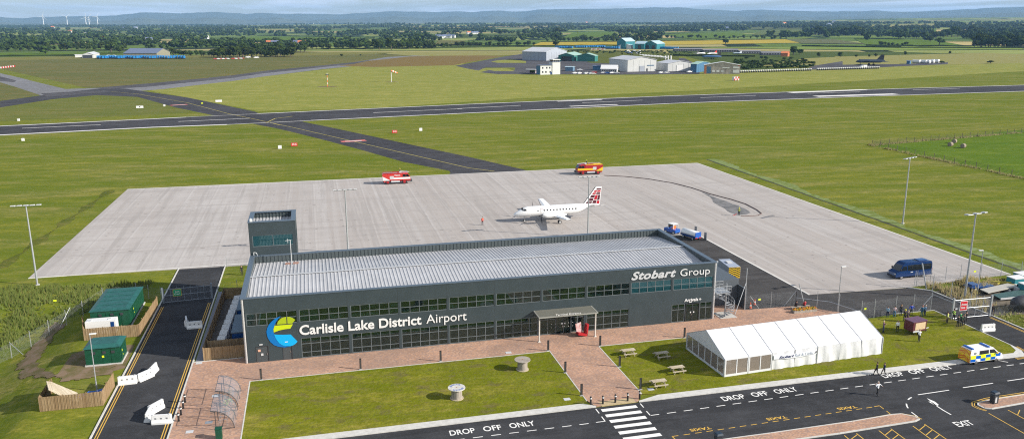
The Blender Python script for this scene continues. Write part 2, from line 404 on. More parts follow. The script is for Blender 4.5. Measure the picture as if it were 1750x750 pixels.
grid_px('field', [(420,55),(520,54),(520,50),(430,50.5)], 'straw', 0.5, nv=3)
grid_px('field', [(1230,52),(1400,50),(1400,45),(1230,47)], grass('meadow_strip', (0.11,0.13,0.04), (0.14,0.15,0.05), (0.16,0.15,0.06), big=0.01), 0.6, nv=3)
grid_px('field', [(1480,47),(1600,46),(1600,41),(1490,42)], 'straw', 0.6, nv=3)
grid_px('field', [(1560,55),(1600,56),(1600,48),(1560,48)], 'lush', 0.6, nv=3)
grid_px('field', [(740,78),(790,77),(795,70),(750,70)], 'heath', 0.6, nv=3)
grid_px('field', [(1680,38),(1735,37),(1735,31),(1680,31.5)], 'straw', 0.8, nv=3)
# enclosed bright paddock with farm fence
pd = [Vector((201.3,143.5)), Vector((200.4,78.5)), Vector((215,40)), Vector((420,60)), Vector((420,200))]
sheet('field', pd, 'lush', 0.008)
# ---- asphalt and concrete
def asphalt_mat(name, c, c2, big=0.05, fine=3.0):
    k = NT(name); a = k.noise(big, big, detail=6, rough=0.7); col = k.mix(a, c, c2)
    f = k.noise(fine, fine, detail=2); col = k.mix(k.math('MULTIPLY', f, 0.25), col, tuple(x*1.5 for x in c2))
    g = k.noise(0.03, 0.35, detail=5, rough=0.7, lo=0.45, hi=0.65); col = k.mix(k.math('MULTIPLY', g, 0.4), col, tuple(x*0.62 for x in c))
    g2 = k.noise(0.25, 0.25, detail=6, rough=0.75, lo=0.5, hi=0.72); col = k.mix(k.math('MULTIPLY', g2, 0.4), col, tuple(x*1.45 for x in c2))
    k.out(col); k.b.inputs['Roughness'].default_value = 0.85; k.bump(f, 0.15, 0.02); return k.m
M['asphalt'] = asphalt_mat('new_asphalt', (0.036,0.037,0.040), (0.050,0.051,0.055))
M['yard'] = asphalt_mat('yard_asphalt', (0.050,0.049,0.050), (0.068,0.065,0.064))
M['runway'] = asphalt_mat('runway_asphalt', (0.042,0.042,0.047), (0.064,0.063,0.069), big=0.02, fine=0.8)
M['old_tarmac'] = asphalt_mat('old_tarmac', (0.15,0.15,0.155), (0.19,0.19,0.20), big=0.01, fine=0.5)
M['far_tarmac'] = asphalt_mat('hangar_apron_tarmac', (0.062,0.06,0.066), (0.095,0.092,0.097), big=0.02, fine=0.5)
def apron_mat():
    k = NT('apron_concrete'); s = k.xyz()
    base = k.mix(k.noise(0.05, 0.05, detail=6, rough=0.7), (0.38,0.353,0.335), (0.455,0.43,0.412))
    # poured bays 6 m wide running away from the building, each lane its own tone
    lane = k.math('DIVIDE', s[0], 6.1); fl = k.math('FLOOR', lane); fl2 = k.math('FLOOR', k.math('ADD', k.math('DIVIDE', s[0], 15.2), 0.35))
    wn2 = k.n('ShaderNodeTexWhiteNoise', noise_dimensions='1D'); k.L(fl2, wn2.inputs['W']); base = k.mix(k.math('MULTIPLY', wn2.outputs['Value'], 0.7), base, (0.33,0.298,0.275))
    wn = k.n('ShaderNodeTexWhiteNoise', noise_dimensions='1D'); k.L(fl, wn.inputs['W'])
    base = k.mix(k.math('MULTIPLY', wn.outputs['Value'], 0.85), base, (0.36,0.325,0.30))
    st = k.noise(0.9, 0.012, detail=3, lo=0.4, hi=0.7); base = k.mix(k.math('MULTIPLY', st, 0.35), base, (0.47,0.45,0.435))
    cross = k.noise(0.03, 0.5, detail=4, lo=0.45, hi=0.75); base = k.mix(k.math('MULTIPLY', cross, 0.25), base, (0.35,0.33,0.32))
    fr = k.math('FRACT', lane); j = k.math('LESS_THAN', k.math('ABSOLUTE', k.math('SUBTRACT', fr, 0.5)), 0.015)
    base = k.mix(k.math('MULTIPLY', j, 0.35), base, (0.30,0.285,0.28))
    j2 = k.math('LESS_THAN', k.math('ABSOLUTE', k.math('SUBTRACT', fr, 0.56)), 0.03)
    base = k.mix(k.math('MULTIPLY', j2, 0.2), base, (0.55,0.53,0.51))
    fr2 = k.math('FRACT', k.math('DIVIDE', s[1], 6.0)); j3 = k.math('LESS_THAN', fr2, 0.012)
    base = k.mix(k.math('MULTIPLY', j3, 0.3), base, (0.33,0.31,0.30))
    t1 = k.noise(0.5, 0.02, detail=4, rough=0.7, lo=0.52, hi=0.7); base = k.mix(k.math('MULTIPLY', t1, 0.4), base, (0.27,0.25,0.235))
    t2 = k.noise(0.015, 0.35, detail=6, rough=0.75, lo=0.5, hi=0.7); base = k.mix(k.math('MULTIPLY', t2, 0.4), base, (0.29,0.265,0.25))
    sp_ = k.noise(0.7, 0.7, detail=2, lo=0.74, hi=0.78); base = k.mix(k.math('MULTIPLY', sp_, 0.5), base, (0.16,0.14,0.13))
    f = k.noise(2, 2, detail=3); base = k.mix(k.math('MULTIPLY', f, 0.14), base, (0.30,0.29,0.28))
    return k.out(base)
M['apron'] = apron_mat()
ap = [(-38.5,46.6),(-2.5,45.4),(85.4,45.4),(85.4,6.3),(102.8,5.5),(125.0,7.3),(125.0,124.8),(-38.0,125.2)]
mb = MB(); mb.prism(ap, -0.1, 0.06); tag(mb.build('apron', 'apron'), kind='structure')
M['edge_conc'] = mat('edge_beam_concrete', (0.58,0.56,0.52), 0.85, noise_amt=0.1, nscale=0.5)
mb = MB(); mb.box(-38.5,46.4,-0.1,-2.5,46.75,0.064); mb.box(85.1,6.3,-0.1,85.45,45.4,0.064); mb.box(124.8,7.3,-0.1,125.15,124.8,0.064); mb.box(-38.0,124.8,-0.1,125.0,125.2,0.064)
tag(mb.build('apron_edge', 'edge_conc'), kind='structure')
spx('taxiway', [(0,173),(110,158),(180,151),(215,152),(320,167),(435,191),(458,200),(440,206),(372,199),(300,184),(235,166),(165,163),(90,170),(0,184)], 'runway', 0.010)
spx('old_runway', [(0,125.5),(33,133),(60,140),(112,152.5),(160,152),(185,160),(85,166),(72,164),(30,150),(0,141)], 'old_tarmac', 0.008)
spx('old_runway', [(0,131),(28,138),(24,141),(0,139)], 'far_tarmac', 0.0115)
spx('old_runway', [(70,160),(110,157.5),(180,155),(190,157),(130,162),(80,166)], 'far_tarmac', 0.0115)
spx('old_runway', [(150,157),(224,157),(281,152.5),(340,145.5),(400,138.5),(452,131),(554,118.3),(605,113.4),(669,105.8),(707,100),(738,95.3),(733,94),(661,98),(605,106.8),(554,112),(452,121.5),(400,128.8),(350,134),(255,142.8),(199,147.6),(158,151),(112,152.5)], 'old_tarmac', 0.0095)
spx('old_runway', [(158,151),(199,147.6),(255,142.8),(350,134),(400,128.8),(452,121.5),(554,112),(605,106.8),(640,102),(605,109.8),(554,115),(452,125.6),(400,133.2),(332,140.5),(255,148.5),(189,152.5)], 'far_tarmac', 0.0125)
# taxiway from the runway to the apron
tw = [(432,212),(470,219),(500,226),(560,241),(620,257),(690,277),(742,287),(768,292),(770,296),(766,299),(905,293),(895,290),(800,268),(700,247),(640,234),(560,217),(520,209),(505,204)]
spx('taxiway', tw, 'runway', 0.012)
rw = [(-60,234.3),(0,232),(130,225.5),(260,218.7),(500,208.5),(800,194),(1150,177.5),(1450,166.5),(1750,156.5),(1850,153),(1850,142),(1750,145.5),(1450,154),(1150,163.5),(800,178),(500,191.5),(260,202.9),(130,209),(0,215),(-60,218)]
spx('runway', rw, 'runway', 0.016)
M['rwwhite'] = mat('runway_edge_paint', (0.62,0.60,0.57), 0.8, noise_amt=0.15, nscale=0.3)
M['linewhite'] = mat('road_paint_white', (0.74,0.73,0.70), 0.7, noise_amt=0.15, nscale=3)
M['lineyellow'] = mat('road_paint_yellow', (0.62,0.38,0.06), 0.7, noise_amt=0.2, nscale=3)
def strip_px(mb, pts, w, z):
    """painted line of width w (metres) along pixel points"""
    P = [G(u, v) for u, v in pts]
    strip(mb, P, w, z)
def strip(mb, P, w, z):
    P = [Vector((p[0], p[1])) for p in P]; Ls = []; Rs = []
    for i, p in enumerate(P):
        d = (P[min(i+1, len(P)-1)]-P[max(i-1, 0)]).normalized(); n = Vector((-d.y, d.x))*w/2
        Ls.append(p+n); Rs.append(p-n)
    for i in range(len(P)-1):
        mb.poly([(Rs[i].x,Rs[i].y,z),(Rs[i+1].x,Rs[i+1].y,z),(Ls[i+1].x,Ls[i+1].y,z),(Ls[i].x,Ls[i].y,z)])
mb = MB()
strip_px(mb, [(-60,233.5),(0,231),(130,224.5),(260,217.8),(388,213.2)], 2.4, 0.021); strip_px(mb, [(388,213.2),(532,206.2)], 0.9, 0.021); strip_px(mb, [(532,206),(800,193.5),(1150,177.0),(1450,166),(1750,156.2),(1850,153)], 1.6, 0.021)
strip_px(mb, [(-60,218.8),(0,215.8),(130,209.8),(260,203.5),(318,200.5)], 1.8, 0.021); strip_px(mb, [(318,200.5),(440,194.8)], 0.7, 0.021); strip_px(mb, [(440,194.6),(800,178.5),(1150,164),(1450,154.3),(1750,145.8),(1850,142.4)], 1.6, 0.021)
for a, b, w in (((38,219.5),(172,213.5),0.9),((305,208),(427,202.5),0.9),((638,193),(790,186),0.9),((782,186),(890,180.5),0.9),((995,176),(1098,171.5),0.9),((1197,167.3),(1292,163.5),0.9),((1380,160),(1470,157.5),0.9),((1560,154),(1640,151.5),0.9),
               ((952,173.5),(1028,170.5),3.0),((974,182),(1055,179),3.0),((1350,158.7),(1478,153.6),6.0),((1394,165),(1532,161),7.0)):
    strip_px(mb, [a, b], w, 0.026)
tag(mb.build('runway_markings', 'rwwhite'), kind='structure')
mb = MB()
strip_px(mb, [(190,157),(235,161),(320,176),(392,195),(440,205),(478,214)], 0.32, 0.03)
strip_px(mb, [(452,208),(500,218),(600,241),(700,264),(800,287),(845,293)], 0.3, 0.03)
strip_px(mb, [(455,210),(470,203),(500,199)], 0.5, 0.03)
tag(mb.build('taxiway_markings', mat('taxi_paint_yellow', (0.45,0.38,0.08), 0.8)), kind='structure')
mb = MB(); strip_px(mb, [(583,242.5),(625,240)], 3.6, 0.034); strip_px(mb, [(291,180.5),(320,178.8)], 3.4, 0.034)
tag(mb.build('holding_point_markings', mat('red_surface_paint', (0.5,0.13,0.11), 0.8, noise_amt=0.3, nscale=0.6)), kind='structure')
mb = MB(); strip_px(mb, [(590,242.0),(618,240.6)], 1.2, 0.038); strip_px(mb, [(295,180.4),(317,179.2)], 1.2, 0.038)
tag(mb.build('holding_point_lettering', 'rwwhite'), kind='structure')
# hangar apron far side
spx('hangar_apron', [(778,113),(862,97),(890,93),(950,93),(1170,100),(1200,115),(1195,127),(1040,128),(900,127),(850,127),(820,124),(845,118),(880,120),(880,116),(830,116),(818,121),(800,118)], 'far_tarmac', 0.012)
spx('field', [(839,105.8),(850,103.5),(875,102),(899,105),(899,108),(850,107.8)], 'farlight', 0.016); spx('field', [(823,117.5),(865,117),(880,122),(845,121.8)], 'farlight', 0.016)
spx('hangar_apron', [(1375,120),(1390,113),(1440,105),(1440,111),(1540,110),(1620,107),(1620,110),(1450,118)], 'far_tarmac', 0.034)
spx('hangar_apron', [(1150,86),(1040,82),(880,80),(890,76),(1130,80)], 'far_tarmac', 0.03)
# ---- near roads (building frame, metres)
road = [(-14.3,-60),(-14.3,46.3),(-6.65,46.3),(-6.65,-19.0),(-4.9,-21.2),(-2,-22.2),(98,-22.2),(99.0,-20.6),(99.3,-19),(99.2,-8.6),(105.6,-8.6),(105.8,-60)]
sheet('road', road, 'asphalt', 0.020)
sheet('service_yard', [(71.7,2.3),(71.7,39.7),(66.2,39.7),(66.2,45.2),(85.3,45.2),(85.3,6.3),(102.8,5.4),(105.3,3.2),(105.6,-8.6),(99.2,-8.6),(99.0,-5.0),(92,-4.7),(86,-5.3),(84.7,-1.9),(80,2.1)], 'yard', 0.016)
# brick paving
def paving_mat():
    k = NT('brick_paving'); s = k.xyz()
    n1 = k.noise(0.35, 0.35, detail=4); col = k.mix(n1, (0.35,0.215,0.150), (0.43,0.26,0.18))
    fx = k.math('FLOOR', k.math('MULTIPLY', s[0], 5)); fy = k.math('FLOOR', k.math('MULTIPLY', s[1], 7.5))
    cm = k.n('ShaderNodeCombineXYZ'); k.L(fx, cm.inputs[0]); k.L(fy, cm.inputs[1])
    wn = k.n('ShaderNodeTexWhiteNoise', noise_dimensions='2D'); k.L(cm.outputs[0], wn.inputs['Vector'])
    col = k.mix(k.math('MULTIPLY', k.math('GREATER_THAN', wn.outputs['Value'], 0.72), 0.6), col, (0.25,0.19,0.175))
    col = k.mix(k.math('MULTIPLY', k.math('LESS_THAN', wn.outputs['Value'], 0.22), 0.6), col, (0.50,0.33,0.24))
    n2 = k.noise(0.08, 0.2, detail=4, lo=0.5, hi=0.75); col = k.mix(k.math('MULTIPLY', n2, 0.35), col, (0.2,0.15,0.13))
    return k.out(col)
M['paving'] = paving_mat()
mb = MB()
for pts in ([(-6.5,2.0),(-6.5,-5.6),(70.0,-5.6),(86,-5.4),(84.7,-1.9),(80,2.0),(71.75,2.3),(71.6,5.1),(65.4,5.1),(65.4,0.0),(0,0.0),(0,1.9)],
            [(-6.5,-5.6),(-6.5,-19),(-4.8,-21.05),(-2,-22.0),(-1.0,-22.0),(0.8,-20.0),(0.8,-5.6)],
            [(38.75,-5.6),(38.75,-20.6),(39.2,-22.05),(44.3,-22.05),(45.4,-20.3),(45.4,-5.6)]):
    mb.prism(pts, -0.05, 0.105)
tag(mb.build('paving', 'paving'), kind='structure')
mb = MB(); mb.prism([(-3.9,-60),(38.6,-60),(38.6,-59)], -0.3, -0.2)
# lawns
mb = MB(); mb.prism([(0.95,-5.72),(38.6,-5.72),(38.6,-20.6),(37.8,-21.1),(0.95,-21.1)], -0.05, 0.10); tag(mb.build('lawn', 'lawn'), kind='structure')
mb = MB(); mb.prism([(45.55,-5.72),(92,-5.72),(92,-4.75),(98.9,-4.65),(99.05,-18.7),(98.4,-20.5),(97,-21.1),(47.5,-21.1),(45.55,-20.4)], -0.05, 0.10); tag(mb.build('lawn', 'lawn'), kind='structure')
# kerbs
def kerb(mb, P, w=0.18, z=0.125):
    P = [Vector((p[0], p[1])) for p in P]
    for a, b in zip(P, P[1:]):
        d = (b-a).normalized(); n = Vector((-d.y, d.x))*w/2; a2 = a-d*0.01; b2 = b+d*0.01
        mb.prism([a2-n, b2-n, b2+n, a2+n], -0.05, z)
mb = MB()
kerb(mb, [(-14.4,-60),(-14.4,46.2)]); kerb(mb, [(-6.56,46.2),(-6.56,-19.0),(-4.85,-21.12),(-2,-22.1)])
mb.prism([(-2,-21.1),(38.0,-21.1),(39.2,-22.0),(39.2,-22.2),(-2,-22.2)], -0.05, 0.13)
mb.prism([(44.4,-22.2),(98.0,-22.2),(99.0,-20.6),(99.2,-18.9),(99.0,-18.8),(98.3,-20.4),(97.2,-21.1),(47.2,-21.1),(44.4,-22.0)], -0.05, 0.13)
kerb(mb, [(99.15,-18.9),(99.15,-8.6),(99.05,-4.8),(92,-4.7)], 0.14); kerb(mb, [(105.75,-60),(105.75,-8.6),(105.4,3.2),(102.9,5.45)], 0.2)
kerb(mb, [(0.88,-5.65),(38.67,-5.65),(38.67,-20.5)], 0.12, 0.115); kerb(mb, [(0.88,-5.65),(0.88,-21.0)], 0.14, 0.12); kerb(mb, [(45.48,-20.3),(45.48,-5.65),(86,-5.65)], 0.12, 0.115)
kerb(mb, [(-6.4,2.0),(-0.4,2.0)], 0.16, 0.14)
tag(mb.build('kerb', 'kerb'), kind='structure')
mb = MB(); mb.prism([(39.9,-21.1),(44.0,-21.1),(44.0,-22.1),(39.9,-22.1)], -0.02, 0.109); tag(mb.build('tactile_paving', mat('buff_tactile_paving', (0.42,0.33,0.19), 0.9, noise_amt=0.2)), kind='structure')
sheet('path', [(-6.3,2.1),(-5.1,2.1),(-5.1,31),(-6.3,31)], mat('path_concrete', (0.17,0.18,0.21), 0.9), 0.03)
# traffic islands
isl1 = [(50.5,-34.2),(50.5,-32.35),(55,-32.35),(65,-32.2),(70.2,-31.9),(71.3,-32.0),(72.3,-32.9),(72.4,-33.5),(71.6,-33.8),(62,-34.2)]
isl1 = [(36.0,-33.2),(37,-32.6)] + isl1[1:-1] + [(62,-34.15),(36.5,-34.2)]
isl2 = [(81.2,-32.3),(81.6,-31.85),(83.5,-31.55),(106,-30.9),(106,-33.2),(86.8,-33.1),(82.0,-33.4),(81.3,-33.1)]
M['islpave'] = paving_mat(); 
for pts in (isl1, isl2):
    mb = MB(); mb.prism(pts, -0.05, 0.12); tag(mb.build('traffic_island', 'islpave'), kind='structure')
mb = MB(); kerb(mb, isl1+[isl1[0]], 0.16, 0.13); kerb(mb, isl2+[isl2[0]], 0.16, 0.13); tag(mb.build('kerb', 'kerb'), kind='structure')
# ---- painted lines, white
mb = MB(); z = 0.026
for i in range(7): y = -22.75-i*1.32; mb.poly([(39.55,y-0.62,z),(43.75,y-0.62,z),(43.75,y,z),(39.55,y,z)])
def ln(x0, y0, x1, y1, w=0.12): strip(mb, [(x0,y0),(x1,y1)], w, z)
ln(39.05,-22.5,39.05,-23.6); ln(39.05,-24.4,39.05,-25.5); ln(44.4,-22.5,44.4,-23.5); ln(44.35,-24.4,44.35,-25.5); ln(38.0,-25.5,39.1,-25.5); ln(44.3,-25.45,45.4,-25.45)
x = 36.1
while x > 0: ln(x,-25.55,x+1.05,-25.55); x -= 1.95
x = 46.35
while x < 98: yy = -25.45+(x-46)*0.03; ln(x,yy,x+1.1,yy+0.03); x += 2.04
ln(76.6,-28.3,81.0,-28.15,0.14); ln(83.1,-28.0,87.5,-27.85,0.14); ln(89.7,-27.75,94.1,-27.6,0.14); ln(96.3,-27.5,100.7,-27.4,0.14)
strip(mb, [(74.6,-29.1),(75.0,-28.85),(75.4,-28.7)], 0.16, z); strip(mb, [(73.7,-29.9),(73.35,-30.4),(73.1,-30.9)], 0.16, z); ln(72.8,-31.8,72.7,-32.9,0.14)
ln(93.6,-22.4,94.3,-23.2,0.12); ln(96.4,-23.6,97.2,-24.2,0.12)
strip(mb, [(76.6,-33.4),(76.55,-32.3),(76.6,-31.2),(76.72,-30.3)], 0.16, z)
mb.poly([(76.55,-31.3,z),(77.05,-31.05,z),(77.2,-30.3,z),(76.95,-29.3,z),(76.75,-30.2,z),(76.5,-30.05,z)][::-1])
tag(mb.build('white_road_markings', 'linewhite'), kind='structure')
def flat_text(body, x0, y0, w, h, m, name='road_lettering', rz=0, bold=0.0, zz=0.0262):
    o = text_mesh(name, body, 1, m, bold=bold, width=w, height=h, extrude=0.001)
    for v in o.data.vertices: v.co = Vector((v.co.x, v.co.z, 0))
    # keep one sheet only
    bm = bmesh.new(); bm.from_mesh(o.data); bmesh.ops.delete(bm, geom=[f for f in bm.faces if f.calc_area() < 1e-9], context='FACES')
    bmesh.ops.remove_doubles(bm, verts=bm.verts, dist=1e-4); bmesh.ops.recalc_face_normals(bm, faces=bm.faces); bm.to_mesh(o.data); bm.free()
    o.location = (x0, y0, zz); o.rotation_euler.z = rz; return tag(o, kind='structure')
for x0, y0, xe in ((22.2,-24.55,31.5),(54.0,-24.3,63.8),(76.0,-23.45,86.2)):
    L = xe-x0; a = math.atan(0.03) if x0 > 40 else 0
    for wd, fx, fw in (('DROP',0,0.41),('OFF',0.41,0.26),('ONLY',0.60,0.40)):
        pass
    flat_text('DROP', x0, y0, L*0.29, 1.1, 'linewhite', bold=0.012, rz=a)
    flat_text('OFF', x0+L*0.39, y0+L*0.39*math.tan(a), L*0.21, 1.1, 'linewhite', bold=0.012, rz=a)
    flat_text('ONLY', x0+L*0.70, y0+L*0.70*math.tan(a), L*0.30, 1.1, 'linewhite', bold=0.012, rz=a)
flat_text('EXIT', 75.35, -35.95, 2.1, 1.05, 'linewhite', bold=0.012)
for x0, y0 in ((56.2,-29.15),(65.2,-28.9),(47.0,-29.35)):
    flat_text('TAXIS', x0+2.5, y0, 2.4, 0.55, 'lineyellow', bold=0.02, rz=PI)
mb = MB()
def yl(x0, y0, x1, y1, w=0.1): strip(mb, [(x0,y0),(x1,y1)], w, z)
for xx in (-13.98,-13.72): yl(xx,-60,xx,25.5)
for xx in (-7.25,-6.98): yl(xx,-19.5,xx,25.8)
x = 46.0
while x < 69: yy = -30.35+(x-46)*0.028; yl(x,yy,x+0.75,yy+0.02); x += 1.33
yl(44.7,-30.35,45.4,-30.35); yl(44.7,-30.35,44.75,-31.0); yl(69.7,-29.65,70.4,-29.6); yl(70.4,-29.6,70.33,-30.4); yl(70.3,-30.9,70.2,-31.7)
strip(mb, [(36.5,-32.4),(55,-32.15),(65,-32.0),(70.2,-31.68),(71.5,-31.8),(72.6,-32.7),(72.75,-33.5)], 0.1, z)
for o_ in (0.2, 0.5): strip(mb, [(81.3-o_*0.5,-33.5-o_*0.2),(81.1-o_,-32.9),(81.0-o_,-32.2),(81.5-o_*0.6,-31.75+o_*0.7),(83.5,-31.45+o_),(106,-30.8+o_)], 0.1, z)
for xx in (105.0,105.3): yl(xx,-60,xx-0.1,-9.2)
for o_ in (0.15,0.4): strip(mb, [(96.2,-22.3-o_),(98.1,-22.25-o_),(99.1+o_,-20.9),(99.35+o_,-19.2)], 0.1, z)
yl(80.9,-34.1,80.9,-42)
for x0 in (62.3,66.5,70.7):
    yl(x0,-34.55,x0-0.5,-42); yl(x0+1.5,-34.5,x0+1.2,-42)
    for q in range(5): yl(x0+1.4-0.02*q,-34.75-q*1.05,x0+0.05-0.06*q,-35.5-q*1.05,0.09)
for x0 in (83.6,86.5): 
    yl(x0,-34.0,x0,-42)
    for q in range(5): yl(x0+0.1,-35.2-q*1.1,x0+1.3,-34.3-q*1.1,0.08)
tag(mb.build('yellow_road_markings', 'lineyellow'), kind='structure')
# ---- stains, bare soil and worn paths
k = NT('wet_patch'); k.b.inputs['Roughness'].default_value = 0.35; k.out(k.mix(k.noise(0.5,0.5), (0.13,0.125,0.12), (0.20,0.19,0.185))); M['wet'] = k.m
def blob(name, px, m, z, jit=0.15):
    P = [G(u, v) for u, v in px]; out = []
    for i, p in enumerate(P):
        q = P[(i+1)%len(P)]
        for t in (0, .25, .5, .75):
            r = p.lerp(q, t); d = (q-p).length*jit; out.append((r.x+random.uniform(-d,d)*0.5, r.y+random.uniform(-d,d)*0.5))
    return sheet(name, out, m, z)
blob('puddle', [(1198,328),(1225,338),(1262,352),(1283,364),(1275,367),(1258,368),(1240,360),(1222,346)], 'wet', 0.068, 0.08)
def drape(name, px, m, dz=0.03):
    P = [G(u, v) for u, v in px]; mb = MB(); st = 0.28
    x0, x1, y0, y1 = min(p.x for p in P), max(p.x for p in P), min(p.y for p in P), max(p.y for p in P); ids = {}
    def vid(i, j):
        if (i, j) not in ids: x, y = x0+i*st, y0+j*st; ids[(i,j)] = len(mb.v); mb.v.append((x, y, hgt(x, y)+dz))
        return ids[(i,j)]
    for i in range(int((x1-x0)/st)+1):
        for j in range(int((y1-y0)/st)+1):
            x, y = x0+(i+.5)*st, y0+(j+.5)*st; w_ = noise.noise(Vector((x*0.6,y*0.6,2)))*0.9; x += w_; y += w_; c = False
            for k_ in range(len(P)):
                a, b_ = P[k_], P[(k_+1)%len(P)]
                if (a.y > y) != (b_.y > y) and x < (b_.x-a.x)*(y-a.y)/(b_.y-a.y)+a.x: c = not c
            if c: mb.f.append((vid(i,j),vid(i+1,j),vid(i+1,j+1),vid(i,j+1))); mb.mi.append(0)
    return tag(mb.build(name, m), kind='structure')
def soil_mat():
    k = NT('worn_soil'); n = k.noise(0.6,0.6,detail=5); return k.out(k.mix(n, (0.20,0.145,0.10), (0.12,0.105,0.045)))
M['soil'] = soil_mat()
drape('bare_soil', [(92,552),(108,555),(80,592),(60,622),(95,640),(150,638),(196,622),(190,640),(110,652),(40,645),(28,628),(55,592),(78,565)], 'soil', 0.07)
sheet('soil', [(-22.4,1.5),(-22.4,9),(-20,11),(-15,10.5),(-14.7,2.5),(-18,0.6)], 'soil', 0.012)
sheet('gravel', [(-5.1,2.3),(-0.02,2.3),(-0.02,27),(-5.1,27)], asphalt_mat('dark_gravel', (0.10,0.09,0.085), (0.15,0.14,0.13), fine=6), 0.035)
0 and drape('bare_soil', [(150,630),(235,600),(238,560),(232,620),(205,650),(150,645)], 'soil', 0.07)
# drainage ditch beside the apron and the bank of the left taxiway
def ditch_mat():
    return grass('ditch_weeds', (0.19,0.25,0.10), (0.24,0.29,0.14), (0.13,0.17,0.06), big=0.3, stretch=1, mid=0.8)
M['ditchw'] = ditch_mat()
mb = MB(); n = 40
for j in range(n+1):
    t = j/n; x = 131.0-2.6*t; y = 131-124*t; w = 2.4+0.4*math.sin(j)
    for dx, dz in ((-0.1,0.02),(0.3,0.03),(0.9,0.12),(w*0.7,0.12),(w+0.6,0.02)): mb.v.append((x+dx+random.uniform(-.1,.1), y, max(0.015,dz+random.uniform(-.05,.12)) if dz > 0 else dz))
for j in range(n):
    for i in range(4): k_ = j*5+i; mb.f.append((k_, k_+1, k_+6, k_+5)); mb.mi.append(0)
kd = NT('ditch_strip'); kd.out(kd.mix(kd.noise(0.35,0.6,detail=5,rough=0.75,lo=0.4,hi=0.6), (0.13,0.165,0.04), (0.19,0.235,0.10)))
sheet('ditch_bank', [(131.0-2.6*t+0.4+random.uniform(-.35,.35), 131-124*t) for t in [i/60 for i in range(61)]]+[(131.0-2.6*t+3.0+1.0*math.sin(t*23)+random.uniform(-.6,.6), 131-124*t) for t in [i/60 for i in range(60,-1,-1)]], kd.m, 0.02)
mb = MB()
for j in range(n+1):
    t = j/n; p = G(190,325).lerp(G(0,458), t); 
    for dx, dz in ((-1.2,0.015),(-0.4,0.05),(0.4,0.05),(1.2,0.015)): mb.v.append((p.x+dx*(0.6+0.5*math.sin(j*0.7))+random.uniform(-.3,.3), p.y, dz))
for j in range(n):
    for i in range(3): k_ = j*4+i; mb.f.append((k_, k_+1, k_+5, k_+4)); mb.mi.append(0)
tag(mb.build('ditch_bank', 'rough', recalc=True), kind='structure')

sheet('ditch_bottom_shade', [(131.0+(-2.6)*t-0.25+0.1*math.sin(t*60), 131-124*t) for t in [i/30 for i in range(31)]]+[(131.0+(-2.6)*t+0.35+0.12*math.sin(t*47), 131-124*t) for t in [i/30 for i in range(30,-1,-1)]], mat('ditch_mud_shade',(0.03,0.035,0.015),0.9), 0.026)  # flat muddy strip, its dark colour painting the shadowed near edge of the ditch
# ================================================================ TERMINAL
def cladding():
    k = NT('charcoal_cladding'); s = k.xyz()
    col = k.mix(k.noise(0.5,0.5,detail=4,sz=0.5), (0.034,0.048,0.054), (0.039,0.054,0.060))
    fr = k.math('FRACT', k.math('DIVIDE', s[0], 6.5)); j = k.math('LESS_THAN', fr, 0.008)
    col = k.mix(k.math('MULTIPLY', j, 0.6), col, (0.025,0.03,0.033))
    k.b.inputs['Roughness'].default_value = 0.55; k.b.inputs['Specular IOR Level'].default_value = 0.35
    return k.out(col)
M['clad'] = cladding()
M['cap'] = mat('coping_grey_blue', (0.085,0.115,0.15), 0.4, spec=0.6, noise_amt=0.08, nscale=0.8)
M['rib'] = mat('ribbed_liner', (0.06,0.075,0.078), 0.5)
M['roofmetal'] = mat('roof_sheeting', (0.39,0.395,0.41), 0.5, 0.0, noise_amt=0.10, nscale=0.4)
M['frame'] = mat('window_frame_grey', (0.13,0.15,0.16), 0.45)
M['post'] = mat('cream_post', (0.58,0.55,0.50), 0.5)
def glazing(name, tint=(0.02,0.035,0.035), thru=0.8):
    k = NT(name); t = k.t; out = t.nodes['Material Output']
    gl = k.n('ShaderNodeBsdfGlossy'); gl.inputs['Roughness'].default_value = 0.02; gl.inputs['Color'].default_value = (0.55,0.75,0.74,1)
    tr = k.n('ShaderNodeBsdfTransparent'); tr.inputs['Color'].default_value = (0.60,0.74,0.71,1)
    k.b.inputs['Base Color'].default_value = (*tint, 1); k.b.inputs['Roughness'].default_value = 0.1
    m1 = k.n('ShaderNodeMixShader'); m1.inputs[0].default_value = thru; k.L(k.b.outputs[0], m1.inputs[1]); k.L(tr.outputs[0], m1.inputs[2])
    fr = k.n('ShaderNodeFresnel'); fr.inputs['IOR'].default_value = 1.5
    f2 = k.math('ADD', fr.outputs[0], 0.05)
    m2 = k.n('ShaderNodeMixShader'); k.L(f2, m2.inputs[0]); k.L(m1.outputs[0], m2.inputs[1]); k.L(gl.outputs[0], m2.inputs[2])
    k.L(m2.outputs[0], out.inputs['Surface']); return k.m
M['pane'] = glazing('window_glass'); M['pane2'] = glazing('tinted_glass', (0.015,0.07,0.085), 0.35)
TB = empty('terminal_building', (0,0,0), 0, 'long charcoal two-storey terminal with ribbed metal roof, corner tower and white lettering', 'airport terminal')
LB, DB, HB = 65.3, 20.0, 8.75
bays = [0.45, 6.84, 13.27, 19.73, 26.18, 32.62, 39.13, 45.58, 52.10, 58.52, 65.0]
lower = [(7.0,13.08),(13.42,19.6),(19.9,26.05),(26.3,32.48),(32.75,38.6)]   # ground-floor shopfronts
